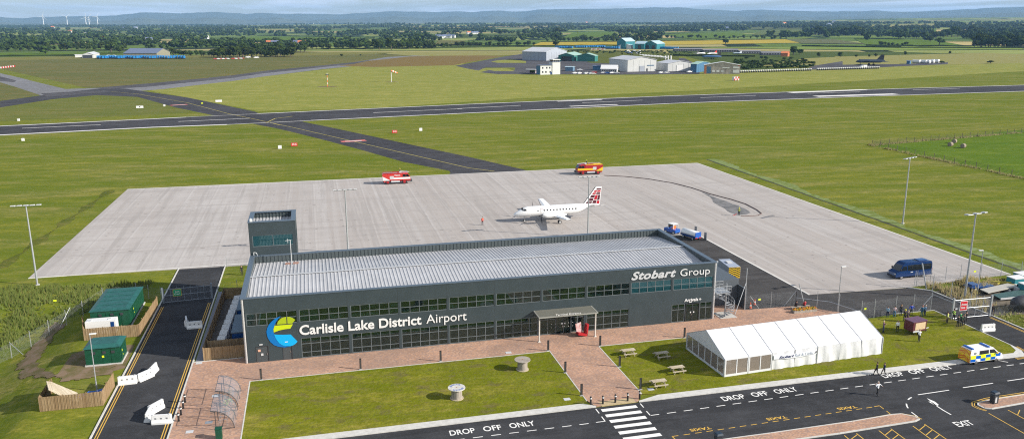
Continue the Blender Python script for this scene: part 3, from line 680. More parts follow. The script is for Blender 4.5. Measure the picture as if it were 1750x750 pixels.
# front wall: horizontal bands and piers, real openings between them
w = MB()
w.box(0.36,0,0,LB-0.36,0.25,0.12) ; 
w.box(0.36,0,6.72,LB-0.36,0.25,HB-0.12)                  # top band
w.box(0.36,0,2.86,LB-0.36,0.25,4.98)                     # middle band
for a, b in zip(bays[:-1], bays[1:]): w.box(b-0.14 if b < 64 else 64.86, 0, 4.98, b+0.14 if b < 64 else LB-0.36, 0.25, 6.72)
w.box(0.36,0,4.98,0.5,0.25,6.72)
solid = [(0.36,1.4),(2.94,4.66),(5.84,7.0),(13.08,13.42),(19.6,19.9),(26.05,26.3),(32.48,32.75),(38.6,38.85),(45.3,45.7),(51.95,58.55),(64.9,LB-0.36)]
for a, b in solid: w.box(a,0,0.12,b,0.25,2.86)
w.box(1.4,0,2.25,2.94,0.25,2.86); w.box(4.66,0,2.3,5.84,0.25,2.86)
# side and rear walls
w.box(0,0.36,0,0.25,DB,HB-0.12); w.box(LB-0.25,0.36,0,LB,DB,HB-0.12); w.box(0.25,DB-0.25,0,LB-0.25,DB,HB-0.12)
w.build('wall', 'clad', TB)
# interior: floors, back wall, partitions
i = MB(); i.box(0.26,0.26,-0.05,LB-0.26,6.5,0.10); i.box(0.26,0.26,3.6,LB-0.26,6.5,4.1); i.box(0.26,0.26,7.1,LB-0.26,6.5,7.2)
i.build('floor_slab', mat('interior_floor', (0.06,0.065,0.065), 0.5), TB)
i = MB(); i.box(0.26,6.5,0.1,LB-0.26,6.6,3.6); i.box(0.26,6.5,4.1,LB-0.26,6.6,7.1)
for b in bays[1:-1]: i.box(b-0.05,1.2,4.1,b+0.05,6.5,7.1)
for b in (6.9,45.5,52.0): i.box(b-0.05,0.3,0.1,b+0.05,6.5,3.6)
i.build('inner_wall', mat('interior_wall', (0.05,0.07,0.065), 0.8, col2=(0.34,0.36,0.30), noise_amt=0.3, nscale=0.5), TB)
M['blind'] = mat('window_blind', (0.26,0.36,0.32), 0.8, noise_amt=0.3, nscale=3); M['sillw'] = mat('white_sill', (0.75,0.8,0.78), 0.6)
random.seed(3)
def window(x0, x1, z0, z1, n, mid, glass='pane', parent=TB, y=0.09, blinds=(), sill=()):
    f = MB(); t = 0.07
    f.box(x0,y-0.05,z0,x0+t,y+0.05,z1); f.box(x1-t,y-0.05,z0,x1,y+0.05,z1); f.box(x0+t,y-0.05,z1-t,x1-t,y+0.05,z1); f.box(x0+t,y-0.05,z0,x1-t,y+0.05,z0+t)
    W = (x1-x0)/n
    for q in range(1, n): f.box(x0+q*W-t/2,y-0.045,z0+t,x0+q*W+t/2,y+0.045,z1-t)
    for mz in mid:
        for q in range(n): f.box(x0+q*W+t/2+ (t/2 if q == 0 else 0),y-0.035,mz-t/2,x0+(q+1)*W-t/2-(t/2 if q == n-1 else 0),y+0.035,mz+t/2)
    fo = f.build('window', 'frame', parent)
    p = MB(); p.box(x0+0.02,y-0.008,z0+0.02,x1-0.02,y+0.008,z1-0.02); p.build('pane', glass, fo)
    for q in blinds:
        b = MB(); 
        for s in range(9): xa = x0+q*W+t+s*(W-2*t)/9; b.box(xa,y+0.25+0.03*(s%2),z0+0.15,xa+(W-2*t)/9*0.92,y+0.27+0.03*(s%2),z1-0.1)
        b.build('blind', 'blind', fo)
    for q, wdt in sill:
        b = MB(); b.box(x0+q*W+0.1,y+0.35,z0+0.1,x0+(q+wdt)*W-0.1,y+0.6,z0+0.28)
        if random.random() < 0.6: b.box(x0+q*W+0.2,y+0.4,z0+0.28,x0+q*W+0.6,y+0.5,z0+0.55)
        b.build('window_ledge', 'sillw', fo)
BL = [(0,1,2),(0,1),(4,),(),(3,4),(),(3,4),(),(),(),()]
SL = [((1,2),),((1,1),(3,1.5)),((0,3),),((0,2),(3,1)),((0,1.5),),((0,1),(2,2)),((0,1),(1,1)),((0,1),(1,1)),((0,1.6),(3,1)),((0,2),),((1,1),(3,2))]
for q in range(10):
    a = bays[q]+(0.14 if q else 0.05); b = bays[q+1]-0.14
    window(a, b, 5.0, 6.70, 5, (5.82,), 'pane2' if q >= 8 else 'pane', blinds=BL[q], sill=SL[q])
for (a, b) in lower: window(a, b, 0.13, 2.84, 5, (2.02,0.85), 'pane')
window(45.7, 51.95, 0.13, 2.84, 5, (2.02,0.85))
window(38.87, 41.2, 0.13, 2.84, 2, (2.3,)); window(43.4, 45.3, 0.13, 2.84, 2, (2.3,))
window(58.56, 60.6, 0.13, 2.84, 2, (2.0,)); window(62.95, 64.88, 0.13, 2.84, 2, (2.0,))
def door(x0, x1, z1, m='dark', double=False, parent=TB, glass=False):
    d = MB(); d.box(x0+0.02,0.05,0.06,x1-0.02,0.12,z1-0.02); o = d.build('door', 'pane' if glass else m, parent)
    f = MB(); f.box(x0-0.04,-0.02,0.02,x0+0.03,0.2,z1+0.03); f.box(x1-0.03,-0.02,0.02,x1+0.04,0.2,z1+0.03); f.box(x0+0.03,-0.02,z1-0.04,x1-0.03,0.2,z1+0.03)
    if double: xm = (x0+x1)/2; f.box(xm-0.04,0.0,0.1,xm+0.04,0.16,z1-0.04)
    f.build('door_frame', 'dark', o)
    h = MB(); h.box(x1-0.22 if not double else (x0+x1)/2-0.16,0.0,1.0,x1-0.17 if not double else (x0+x1)/2-0.11,0.05,1.25); h.build('door_handle', 'chrome', o)
    return o
M['doorg'] = mat('grey_steel_door', (0.055,0.065,0.07), 0.5)
d1 = door(1.42,2.92,2.22,'doorg'); tag(door(4.68,5.82,2.28,'doorg'))
sgn = MB(); sgn.m = 0; sgn.box(1.62,0.0,1.5,1.95,0.04,1.8); sgn.build('door_notice', mat('door_notice_paper', (0.6,0.35,0.25), 0.7), d1)
sgn = MB(); sgn.box(1.95,0.0,0.95,2.25,0.04,1.25); sgn.build('door_notice', 'lgrey', d1)
for xa, xb, za in ((1.85,2.25,2.42),(5.0,5.35,2.5),(40.0,40.3,0),(62,62,0)):
    if za: l = MB(); l.box(xa,-0.08,za,xb,0,za+0.1); l.build('wall_light', 'white', TB)
ds = door(41.25,43.35,2.6,double=True,glass=True)
dv = MB()
for q in range(8): 
    for zz in (1.05,1.55): dv.box(39.9+q*0.62,0.025,zz,39.99+q*0.62,0.035,zz+0.06)
dv.box(42.0,0.0,1.45,42.2,0.04,1.65); dv.box(42.4,0.0,1.45,42.6,0.04,1.65); dv.build('door_stickers', 'white', ds)
da = door(60.75,62.85,2.7,double=True,glass=True)
dv = MB(); dv.box(61.45,0.0,1.35,61.62,0.04,1.55); dv.box(61.95,0.0,1.35,62.12,0.04,1.55); dv.build('door_stickers', 'white', da)
for a, b in ((60.6,60.75),(62.85,62.95),(41.2,41.24),(43.36,43.4)): pass
# corner strips
for xa in (0.0, LB-0.34):
    c = MB(); c.tube((xa+0.17,0.14,0),(xa+0.17,0.14,HB-0.12),0.17,n=14); c.build('corner_trim', mat('silver_corner_trim', (0.5,0.5,0.5), 0.4, 0.3), TB)
# parapet coping
c = MB(); e = 0.06
c.box(-e,-e,HB-0.12,LB+e,0.42,HB); c.box(-e,0.42,HB-0.12,0.62,DB-0.5,HB); c.box(LB-0.62,0.42,HB-0.12,LB+e,DB-0.5,HB); c.box(6.75,DB-0.5,HB-0.12,LB+e,DB+e,HB); c.box(-e,DB-0.5,HB-0.12,6.75,DB-0.02,HB)
c.build('coping', 'cap', TB)
c = MB(); c.box(0.25,0.25,7.3,0.6,DB-0.25,HB-0.12); c.box(LB-0.6,0.25,7.3,LB-0.25,DB-0.25,HB-0.12); c.box(0.6,0.25,7.3,LB-0.6,0.38,HB-0.12)
c.box(0.6,DB-0.46,7.3,LB-0.6,DB-0.25,HB-0.12)
x = 0.7
while x < LB-0.7: c.box(x,DB-0.52,7.4,x+0.22,DB-0.46,HB-0.13); x += 0.55
c.build('parapet_lining', 'rib', TB)
# roof: shallow gable with standing seams
r = MB(); ez, rz_ = 7.62, 8.42
r.add([(0.6,0.38,ez),(LB-0.6,0.38,ez),(LB-0.6,9.9,rz_),(0.6,9.9,rz_),(LB-0.6,DB-0.52,ez),(0.6,DB-0.52,ez)], [(0,1,2,3),(3,2,4,5)])
x = 0.75
while x < LB-0.7:
    for (ya, za, yb, zb) in ((0.4,ez,9.9,rz_),(9.9,rz_,DB-0.53,ez)):
        r.add([(x,ya,za),(x+0.05,ya,za+0.06),(x+0.16,ya,za+0.06),(x+0.21,ya,za),(x,yb,zb),(x+0.05,yb,zb+0.06),(x+0.16,yb,zb+0.06),(x+0.21,yb,zb)], [(0,4,5,1),(1,5,6,2),(2,6,7,3),(0,1,2,3)])
    x += 0.5
ro = r.build('roof', 'roofmetal', TB)
r = MB(); r.add([(0.6,9.6,rz_+0.09),(LB-0.6,9.6,rz_+0.09),(LB-0.6,9.9,rz_+0.14),(0.6,9.9,rz_+0.14),(LB-0.6,10.2,rz_+0.09),(0.6,10.2,rz_+0.09)], [(0,1,2,3),(3,2,4,5)]); r.build('ridge_cap', mat('ridge_cap_metal', (0.5,0.51,0.52), 0.4, 0.2), ro)
for xx, ww in ((23.6,1.3),(25.3,1.6),(27.3,1.2)):
    v = MB(); v.box(xx,0.9,7.75,xx+ww,1.5,8.05); v.box(xx+0.1,1.0,8.05,xx+ww-0.1,1.4,8.3); v.build('roof_vent', 'lgrey', ro)
# tower
T = MB(); T.m = 0
ty0, ty1, tx0, tx1, th = 20.0, 27.0, 0.0, 6.7, 13.8
T.box(tx0,ty0,8.76,tx1,ty0+0.25,10.02); T.box(tx0,ty0,11.74,tx1,ty0+0.25,th-0.12); T.box(tx0,ty0,10.02,0.45,ty0+0.25,11.74); T.box(6.3,ty0,10.02,tx1,ty0+0.25,11.74)
T.box(tx0,ty0+0.25,0,0.25,ty1,th-0.12); T.box(tx1-0.25,ty0+0.25,0,tx1,ty1,10.0); T.box(tx1-0.25,ty0+0.25,11.75,tx1,ty1,th-0.12); T.box(tx1-0.25,ty0+0.25,10.0,tx1,ty0+1.2,11.75); T.box(tx1-0.25,ty1-1.2,10.0,tx1,ty1,11.75)
T.box(0.25,ty1-0.25,0,tx1-0.25,ty1,th-0.12); T.box(0.25,ty0,0,tx1-0.25,ty0+0.25,8.76)
to = T.build('tower', 'clad', TB)
window(0.45,6.3,10.02,11.74,2,(),'pane2',parent=to,y=ty0+0.09)
T = MB(); T.box(0.25,ty0+0.25,9.6,6.45,ty1-0.25,9.8); T.box(0.25,ty1-1.6,9.8,6.45,ty1-1.5,12.5); T.build('floor_slab', mat('tower_interior', (0.16,0.19,0.18), 0.8), to)
T = MB(); T.box(1.0,ty0+0.9,9.8,5.2,ty0+1.7,10.5); T.box(1.3,ty0+1.0,10.5,1.9,ty0+1.1,10.9); T.box(2.4,ty0+1.0,10.5,3.0,ty0+1.1,10.9); T.box(3.6,ty0+1.0,10.5,4.2,ty0+1.1,10.9); T.build('console', 'lgrey', to)
p = MB(); p.box(tx1-0.14,ty0+1.2,10.0,tx1-0.12,ty1-1.2,11.75); p.build('pane', 'pane2', to)
T = MB(); T.box(-e,ty0-e,th-0.12,tx1+e,ty0+0.5,th); T.box(-e,ty1-0.5,th-0.12,tx1+e,ty1+e,th); T.box(-e,ty0+0.5,th-0.12,0.62,ty1-0.5,th); T.box(tx1-0.62,ty0+0.5,th-0.12,tx1+e,ty1-0.5,th); T.build('coping', 'cap', to)
T = MB(); T.box(0.25,ty0+0.25,12.7,6.45,ty1-0.25,12.8)
x = 0.3
while x < 6.3: T.box(x,ty0+0.25,12.8,x+0.2,ty1-0.25,12.88); x += 0.5
T.build('roof', 'roofmetal', to)
T = MB(); x = 0.3
while x < 6.3: T.box(x,ty1-0.31,12.9,x+0.22,ty1-0.25,th-0.13); x += 0.5
T.build('parapet_lining', 'rib', to)
q = MB(); q.path([(0.5,19.75,8.8),(0.5,19.75,9.25),(0.85,19.75,9.2),(1.0,19.7,8.9),(1.0,19.6,8.3)],0.05); q.build('cable_conduit', 'lgrey', TB)
q = MB(); q.box(0.25,ty0+0.3,th,0.6,ty0+0.7,th+0.35); q.tube((0.4,ty0+0.5,th),(0.4,ty0+0.5,th+0.5),0.03); q.build('beacon', 'white', to)
# lettering on the front
M['lettergrey'] = mat('silver_lettering', (0.5,0.51,0.52), 0.5)
for bd, x0, x1, z0, hh, bold, shear, ms in (
    ('Carlisle Lake District', 6.88, 22.55, 3.26, 1.34, 0.022, 0, 'white'), ('Airport', 23.2, 28.65, 2.93, 1.62, 0.0, 0, 'white'),
    ('Stobart', 52.15, 58.95, 7.03, 1.2, 0.032, 0.3, 'lettergrey'), ('Group', 59.6, 64.2, 6.72, 1.38, -0.004, 0, 'white'), ('Arrivals', 60.45, 62.6, 3.14, 0.46, 0.03, 0, 'white')):
    o = text_mesh('lettering', bd, 1, ms, bold=bold, shear=shear, width=x1-x0, height=hh, extrude=0.03, spacing=1.06 if shear else 1.0)
    o.parent = TB; o.location = (x0, -0.045, z0)
a = MB(); a.m = 0
for q in range(5): aa = q*1.256; a.tube((62.9,-0.05,3.33),(62.9+0.2*math.cos(aa),-0.05,3.33+0.2*math.sin(aa)),0.035,n=5)
a.build('emblem', 'white', TB)
a = MB(); a.box(61.2,-0.08,2.98,61.6,0,3.08); a.build('wall_light', 'white', TB)
# round emblem, three colours, standing proud of wall and window
def relief(pts, y0, y1, m):
    mb = MB(); n = len(pts); A = sum(pts[i][0]*pts[(i+1)%n][1]-pts[(i+1)%n][0]*pts[i][1] for i in range(n))
    if A < 0: pts = pts[::-1]
    mb.add([(x,y0,z) for x,z in pts]+[(x,y1,z) for x,z in pts], [tuple(range(n)), tuple(range(2*n-1,n-1,-1))]+[(i, n+i, n+(i+1)%n, (i+1)%n) for i in range(n)])
    return mb.build('emblem', m, TB)
dark = [(4.70,6.08),(4.01,5.80),(3.56,5.45),(3.19,5.05),(2.95,4.60),(2.84,4.14),(2.86,3.70),(2.96,3.26),(3.21,2.73),(3.64,2.25),(4.17,1.98),(4.87,1.82),(5.66,1.87),(5.27,1.96),(4.85,2.02),(4.55,2.2),(4.28,2.45),(4.05,2.8),(3.9,3.15),(3.78,3.55),(3.70,4.0),(3.72,4.45),(3.88,4.95),(4.15,5.45),(4.45,5.8)]
relief(dark, -0.05, 0.0, mat('emblem_blue', (0.0,0.14,0.42), 0.4, noise_amt=0))
relief([(3.74,3.71),(4.2,3.62),(4.75,3.56),(5.76,3.50),(6.56,2.45),(6.30,2.2),(6.0,2.02),(5.66,1.92),(5.27,1.99),(4.87,2.03),(4.55,2.22),(4.28,2.47),(4.07,2.8),(3.88,3.2)], -0.07, -0.051, mat('emblem_cyan', (0.0,0.36,0.72), 0.4, noise_amt=0))
relief([(3.90,4.90),(6.12,4.86),(5.77,4.29),(5.11,4.28),(4.40,4.18),(3.72,3.97),(3.72,4.40)], -0.07, -0.051, mat('emblem_lime', (0.50,0.60,0.01), 0.4, noise_amt=0))
relief([(4.16,5.00),(4.35,5.42),(4.6,5.68),(4.88,5.84),(5.29,5.92),(5.75,5.88),(6.15,5.70),(6.45,5.42),(6.05,4.97)], -0.07, -0.051, mat('emblem_green', (0.33,0.42,0.01), 0.4, noise_amt=0))
a = MB(); a.box(4.0,-0.085,4.88,6.15,-0.072,4.96); a.box(5.38,-0.085,4.96,5.48,-0.072,5.9); a.build('emblem_bars', 'dark', TB)
# entrance canopy
cn = MB()
for xx in (38.05,46.3): cn.box(xx-0.08,-2.75,3.62,xx+0.08,-0.01,3.80)
cn.box(38.13,-2.75,3.62,46.22,-2.6,3.78); cn.box(38.13,-0.12,3.62,46.22,-0.01,3.78)
for q in range(1,9): xx = 38.05+q*8.25/9; cn.box(xx-0.05,-2.6,3.64,xx+0.05,-0.12,3.74)
for q in range(1,5): yy = -0.12-q*0.5; cn.box(38.13,yy-0.03,3.745,46.22,yy+0.03,3.785)
co = cn.build('canopy', mat('canopy_frame', (0.30,0.30,0.27), 0.5), TB)
kk = NT('canopy_sheet'); kk.b.inputs['Base Color'].default_value = (0.20,0.20,0.17,1); kk.b.inputs['Alpha'].default_value = 0.55; kk.b.inputs['Roughness'].default_value = 0.3
s = MB(); s.box(38.1,-2.7,3.80,46.25,-0.05,3.812); s.build('canopy_sheet', kk.m, co)
for xx in (38.18,46.18):
    s = MB(); s.tube((xx,-2.25,0.1),(xx,-2.25,3.62),0.10,n=12); s.box(xx-0.2,-2.45,0.1,xx+0.2,-2.05,0.14); s.build('canopy_post', 'post', co)
o = text_mesh('lettering', 'Terminal Entrance', 1, 'white', width=3.6, height=0.26, extrude=0.015); o.parent = co; o.location = (40.3,-2.78,3.82)
# dark stair screen wall on the right end, and spiral staircase
sw = MB(); sw.box(65.6,5.0,0,71.9,5.2,4.1); sw.box(71.7,2.5,0,71.9,5.0,3.3); sw.prism([(65.6,5.2),(71.9,5.2),(71.9,11.5),(65.6,11.5)],3.9,4.1); sw.box(71.7,5.2,0,71.9,11.5,3.9); sw.box(65.6,11.3,0,71.7,11.5,3.9)
sw = sw.build('annex_building', mat('annex_grey_cladding', (0.085,0.10,0.115), 0.5, noise_amt=0.1)); tag(sw, 'low dark grey flat-roofed annex beside the right end of the terminal', 'annex')
ss = empty('spiral_staircase', (67.6,1.0,0.1), 0, 'galvanised spiral staircase rising beside the right end of the terminal', 'staircase')
s = MB(); s.tube((0,0,0),(0,0,4.9),0.1,n=10); s.build('centre_pole', 'steel', ss)
s = MB()
for q in range(17):
    a0 = -2.2+q*0.42; z0 = 0.2+q*0.21; pts = [(0.1*math.cos(a0),0.1*math.sin(a0)),(1.3*math.cos(a0-0.2),1.3*math.sin(a0-0.2)),(1.3*math.cos(a0+0.2),1.3*math.sin(a0+0.2))]
    s.prism(pts, z0, z0+0.05)
s.build('treads', 'steel', ss)
s = MB()
for off in (0.5,1.05):
    P = [(1.3*math.cos(-2.2+q*0.42),1.3*math.sin(-2.2+q*0.42),0.25+q*0.21+off) for q in range(17)]; s.path(P,0.03,5)
for q in range(0,17): a0 = -2.2+q*0.42; s.tube((1.3*math.cos(a0),1.3*math.sin(a0),0.2+q*0.21),(1.3*math.cos(a0),1.3*math.sin(a0),1.3+q*0.21),0.02,n=5)
s.build('handrail', 'steel', ss)
s = MB(); s.box(-2.2,-1.2,3.85,0.1,1.2,3.92); 
for (x0,y0,x1,y1) in ((-2.2,-1.2,0.1,-1.2),(-2.2,1.2,0.1,1.2)):
    for zz in (4.4,4.9): s.tube((x0,y0,zz),(x1,y1,zz),0.025)
    for q in range(5): xx = x0+(x1-x0)*q/4; s.tube((xx,y0,3.9),(xx,y0,4.9),0.02,n=5)
s.build('landing', 'steel', ss)
s = MB(); s.box(-1.3,-1.3,0,1.3,1.3,0.05); s.build('base_slab', 'concrete', ss)
# roof aerial
ra = empty('roof_aerial', (5.9,17.4,7.8), 0, 'thin white aerial mast with weighted foot on the terminal roof', 'aerial')
s = MB(); s.tube((0,0,0),(0,0,3.6),0.035,n=6); s.tube((-0.7,0,3.55),(0.15,0,3.6),0.03,n=6); s.tube((-0.35,0,3.2),(-0.35,0,3.8),0.03); s.build('mast', 'white', ra)
s = MB(); s.box(-0.9,-0.35,0.02,-0.2,0.35,0.15); s.box(0.2,-0.35,0.02,1.0,0.35,0.15); s.build('ballast', mat('red_brown_ballast', (0.3,0.17,0.13), 0.8), ra)
# ================================================================ NEAR THINGS
GZ = 0.105   # level of paving and lawns
# ---- lighting bollards (slim tall frame with dark lamp box)
def light_bollard():
    r = empty('lighting_bollard', (0,0,0), 0, 'x', 'bollard', 'slim dark lighting bollards along the paved paths')
    b = MB(); b.box(-0.2,-0.14,0,0.2,0.14,0.04); b.build('base', 'concrete', r)
    b = MB(); b.box(-0.13,-0.05,0.04,-0.09,0.05,1.4); b.box(0.09,-0.05,0.04,0.13,0.05,1.4); b.box(-0.13,-0.06,1.4,0.13,0.06,1.45); b.build('post', 'black', r)
    b = MB(); b.box(-0.07,-0.02,0.1,0.07,0.02,1.38); b.build('louvre', 'dark', r)
    return r
bl = light_bollard(); first = True
LBL = [((2.2,-5.55),'lighting bollard on the paving corner beside the bicycle shelters'),((14.1,-5.4),'lighting bollard on the paving edge below the word Carlisle'),((24.2,-5.4),'lighting bollard on the paving edge between the two halves of the lawn front'),
 ((38.5,-5.45),'lighting bollard at the top left corner of the entrance walkway'),((38.6,-12.6),'lighting bollard halfway down the left edge of the entrance walkway'),((38.5,-19.1),'lighting bollard at the bottom left of the entrance walkway by the banded bollards'),
 ((45.7,-5.6),'lighting bollard at the top right corner of the entrance walkway, right of the canopy'),((45.75,-12.6),'lighting bollard on the right edge of the walkway beside the first picnic table'),((45.75,-19.3),'lighting bollard at the bottom right of the walkway beside the banded bollards'),((57.9,-5.7),'lighting bollard on the lawn edge left of the marquee')]
# positions from the photograph's ground points
for i, (p, lab) in enumerate(LBL):
    o = bl if i == 0 else dup(bl, (0,0,0)); o.location = (p[0], p[1], GZ); o['label'] = lab
# ---- banded bollards
def band_bollard():
    r = empty('banded_bollard', (0,0,0), 0, 'x', 'bollard', 'black bollards with a white band')
    b = MB(); b.lathe([(0.11,0),(0.11,0.72),(0.115,0.73)],12); b.build('post', 'black', r)
    b = MB(); b.lathe([(0.125,0.73),(0.125,0.86)],12); b.build('band', 'white', r)
    b = MB(); b.lathe([(0.125,0.86),(0.12,0.95),(0.07,1.01),(0.01,1.03)],12); b.build('cap', 'black', r)
    return r
bb = band_bollard()
pos = [((1009.5,691),'leftmost of the five banded bollards above the zebra crossing'),((1030.3,689.5),'second from left of the five banded bollards above the zebra crossing'),((1051.5,687),'middle one of the five banded bollards above the zebra crossing'),((1072.6,684.5),'fourth from left of the five banded bollards above the zebra crossing'),((1093,681),'rightmost of the five banded bollards above the zebra crossing'),
       ((305.6,719),'nearest of the four banded bollards beside the left road'),((309.6,708.5),'second nearest of the four banded bollards beside the left road'),((313.4,697.5),'third nearest of the four banded bollards beside the left road'),((316.4,687),'farthest of the four banded bollards beside the left road')]
for i, (q, lab) in enumerate(pos):
    p = G(q[0], q[1], GZ); o = bb if i == 0 else dup(bb, p); o.location = p; o['label'] = lab
# ---- cable drums used as tables
def drum(loc, lab, topmat, ink=False):
    r = empty('cable_drum', loc, 0.3, lab, 'cable drum', 'wooden cable drums used as tables')
    b = MB(); b.lathe([(1.0,1.28),(1.0,1.36)],28); t = b.build('top', topmat, r)
    if ink:
        for k_ in range(2):
            s = MB(); 
            for q in range(16):
                a = q*0.13+k_*PI+0.5; s.X = Matrix.Rotation(a,4,'Z'); s.box(0.62,-0.03,1.362,0.62+0.12+0.1*(q%3),0.03,1.366); s.X = None
            s.build('painted_lettering', 'blue', t)
    b = MB(); b.lathe([(0.62,0.08),(0.62,1.28)],20); b.build('barrel', 'fence_wood' if False else 'old_wood', r)
    b = MB(); b.lathe([(0.78,0.0),(0.78,0.08)],28); b.build('bottom_flange', 'pale_wood', r)
    b = MB(); b.lathe([(0.08,1.36),(0.08,1.375)],10); b.build('hub', mat('rusty_hub',(0.3,0.12,0.05),0.8), r)
drum((24.35,-16.25,GZ), 'round wooden cable drum with blue painted lettering on its pale top', mat('painted_drum_top',(0.50,0.49,0.45),0.7,noise_amt=0.2,nscale=3), True)
drum((33.7,-10.4,GZ), 'plain weathered grey wooden cable drum near the walkway', 'old_wood')
# ---- picnic tables
def picnic():
    r = empty('picnic_table', (0,0,0), 0, 'x', 'picnic table', 'picnic tables on the lawn beside the marquee')
    b = MB()
    for q in range(5): b.box(-0.9,-0.36+q*0.148,0.72,0.9,-0.36+q*0.148+0.135,0.76)
    b.build('tabletop', 'pale_wood', r)
    for s in (-1, 1):
        b = MB(); 
        for q in range(2): y = s*0.72+q*0.13-0.13; b.box(-0.9,y,0.42,0.9,y+0.12,0.46)
        b.build('bench', 'pale_wood', r)
    for sx in (-0.62, 0.62):
        for s in (-1, 1):
            b = MB(); b.tube((sx,s*0.62,0),(sx,s*0.2,0.72),0.05,n=4); b.build('leg', 'pale_wood', r)
        b = MB(); b.box(sx-0.03,-0.85,0.34,sx+0.03,0.85,0.42); b.build('crossbar', 'pale_wood', r)
    return r
pt = picnic()
for i, (p, rz, lab) in enumerate([((48.2,-9.4),0.02,'pale picnic table beside the lighting bollard, leftmost and farthest back'),((52.0,-11.3),0.05,'picnic table in the marquee shadow, second from the left at the back'),((52.0,-15.9),0.05,'picnic table closest to the marquee gable'),((48.2,-19.0),0.03,'yellowish picnic table nearest the zebra crossing kerb')]):
    o = pt if i == 0 else dup(pt, (0,0,0)); o.location = (p[0], p[1], GZ); o.rotation_euler.z = rz; o['label'] = lab
# manhole covers
for i, (u, v) in enumerate([(869,602),(969,681.5),(1112,664.5),(368,676),(357,721),(324,737),(340,620)]):
    p = G(u, v, 0.11); b = MB(); b.box(-0.38,-0.3,0,0.38,0.3,0.015); o = b.build('manhole_cover', 'steel' if i in (4,) else 'lgrey', loc=(p.x,p.y,0.108))
    tag(o, ['grey access cover in the lawn right of the plain cable drum','grey access cover in the lawn corner beside the walkway','grey access cover in the lawn in front of the nearest picnic table','steel cover in the paving at the far end of the bicycle shelters','large steel cover in the paving beside the near bicycle shelter','steel cover in the paving near the kerb at the bottom left','long steel cover in the paving under the timber fence'][i], 'manhole cover')
# ---- marquee
A0 = Vector((57.0,-18.55)); A1 = Vector((80.4,-17.05)); ax = (A1-A0); LT = ax.length; ang = math.atan2(ax.y, ax.x)
tq = empty('marquee', (A0.x, A0.y, GZ), ang, 'long white frame marquee with clear panels on its left end', 'marquee')
M['pvc'] = mat('white_pvc', (0.72,0.73,0.75), 0.5, noise_amt=0.05, nscale=0.9, bump=0.8, bscale=1.1)
M['clear'] = (lambda k: (k.b.inputs['Alpha'].__setattr__('default_value', 0.35), k.b.inputs['Base Color'].__setattr__('default_value', (0.36,0.31,0.26,1)), k.b.inputs['Roughness'].__setattr__('default_value', 0.1), k.m)[3])(NT('clear_pvc'))
kt = M['pvc'].node_tree; tl_ = kt.nodes.new('ShaderNodeBsdfTranslucent'); tl_.inputs['Color'].default_value = (0.75,0.78,0.82,1); mxs = kt.nodes.new('ShaderNodeMixShader'); mxs.inputs[0].default_value = 0.12; kt.links.new(kt.nodes['Principled BSDF'].outputs[0], mxs.inputs[1]); kt.links.new(tl_.outputs[0], mxs.inputs[2]); kt.links.new(mxs.outputs[0], kt.nodes['Material Output'].inputs['Surface'])
nb = 7; bw = LT/nb; W = 9.2; EH = 2.25; RH = 4.35
for q in range(nb):
    x0, x1 = q*bw+0.02, (q+1)*bw-0.02
    b = MB(); NS = 6
    for side_ in (0, 1):
        for s in range(NS):
            for t in range(2):
                ya, yb = (s/NS)*(W/2), ((s+1)/NS)*(W/2)
                def pz(y, u): return EH+(RH-EH)*y/(W/2) - 0.10*math.sin(PI*u)*math.sin(PI*min(1,y/(W/2)))
                u0, u1 = t/2, (t+1)/2; xa, xb = x0+(x1-x0)*u0, x0+(x1-x0)*u1
                Y_ = (lambda y: y) if side_ == 0 else (lambda y: W-y)
                f = [(xa,Y_(ya),pz(ya,u0)),(xb,Y_(ya),pz(ya,u1)),(xb,Y_(yb),pz(yb,u1)),(xa,Y_(yb),pz(yb,u0))]
                b.poly(f if side_ == 0 else f[::-1])
    b.build('roof_panel', 'pvc', tq, smooth=True)
    # valance
frm = mat('marquee_frame', (0.45,0.46,0.48), 0.5, 0.3)
for q in range(nb+1):
    x = q*bw; fr = MB()
    for y in (0, W): fr.box(x-0.05,y-0.05,0,x+0.05,y+0.05,EH)
    fr.tube((x,0,EH+0.0),(x,W/2,RH+0.0),0.045,n=5); fr.tube((x,W,EH+0.0),(x,W/2,RH+0.0),0.045,n=5)
    fr.build('frame_arch', frm, tq)
random.seed(5)
for q in range(2, nb):
    for y, sg in ((0.0,-1),(W,1)):
        b = MB(); n = 14; x0, x1 = q*bw+0.04, (q+1)*bw-0.04; hh = 4
        for j in range(hh+1):
            for i in range(n+1):
                x = x0+(x1-x0)*i/n; z = 0.02+(EH-0.02)*j/hh
                b.v.append((x, y+sg*(0.02+0.07*math.sin(i*0.75+q*2+0.6*j)+0.03*math.sin(i*2.1+q))*(1-j/hh*0.6), z))
        for j in range(hh):
            for i in range(n): k_ = j*(n+1)+i; f = (k_,k_+1,k_+n+2,k_+n+1); b.f.append(f if sg < 0 else f[::-1]); b.mi.append(0)
        b.build('side_curtain', 'pvc', tq, smooth=True)
def clearwall(p0, p1, nwin, z1=EH):
    p0, p1 = Vector(p0), Vector(p1); d = (p1-p0); L_ = d.length; a = math.atan2(d.y, d.x)
    b = MB(); b.X = Matrix.Translation((p0.x,p0.y,0)) @ Matrix.Rotation(a,4,'Z'); w_ = L_/nwin
    b.box(0,-0.03,0.0,L_,0.03,0.28); b.box(0,-0.03,z1-0.12,L_,0.03,z1)
    for q in range(nwin+1): xx = min(L_-0.06, max(0.06, q*w_)); b.box(xx-0.06,-0.035,0.28,xx+0.06,0.035,z1-0.12)
    o = b.build('window_wall', 'pvc', tq)
    g = MB(); g.X = b.X; g.box(0.06,-0.005,0.28,L_-0.06,0.005,z1-0.12); g.build('clear_panel', 'clear', o)
clearwall((0.06,0.0),(bw-0.05,0.0),2); clearwall((bw+0.05,0.0),(2*bw-0.05,0.0),2); clearwall((0.06,W),(bw*2,W),4)
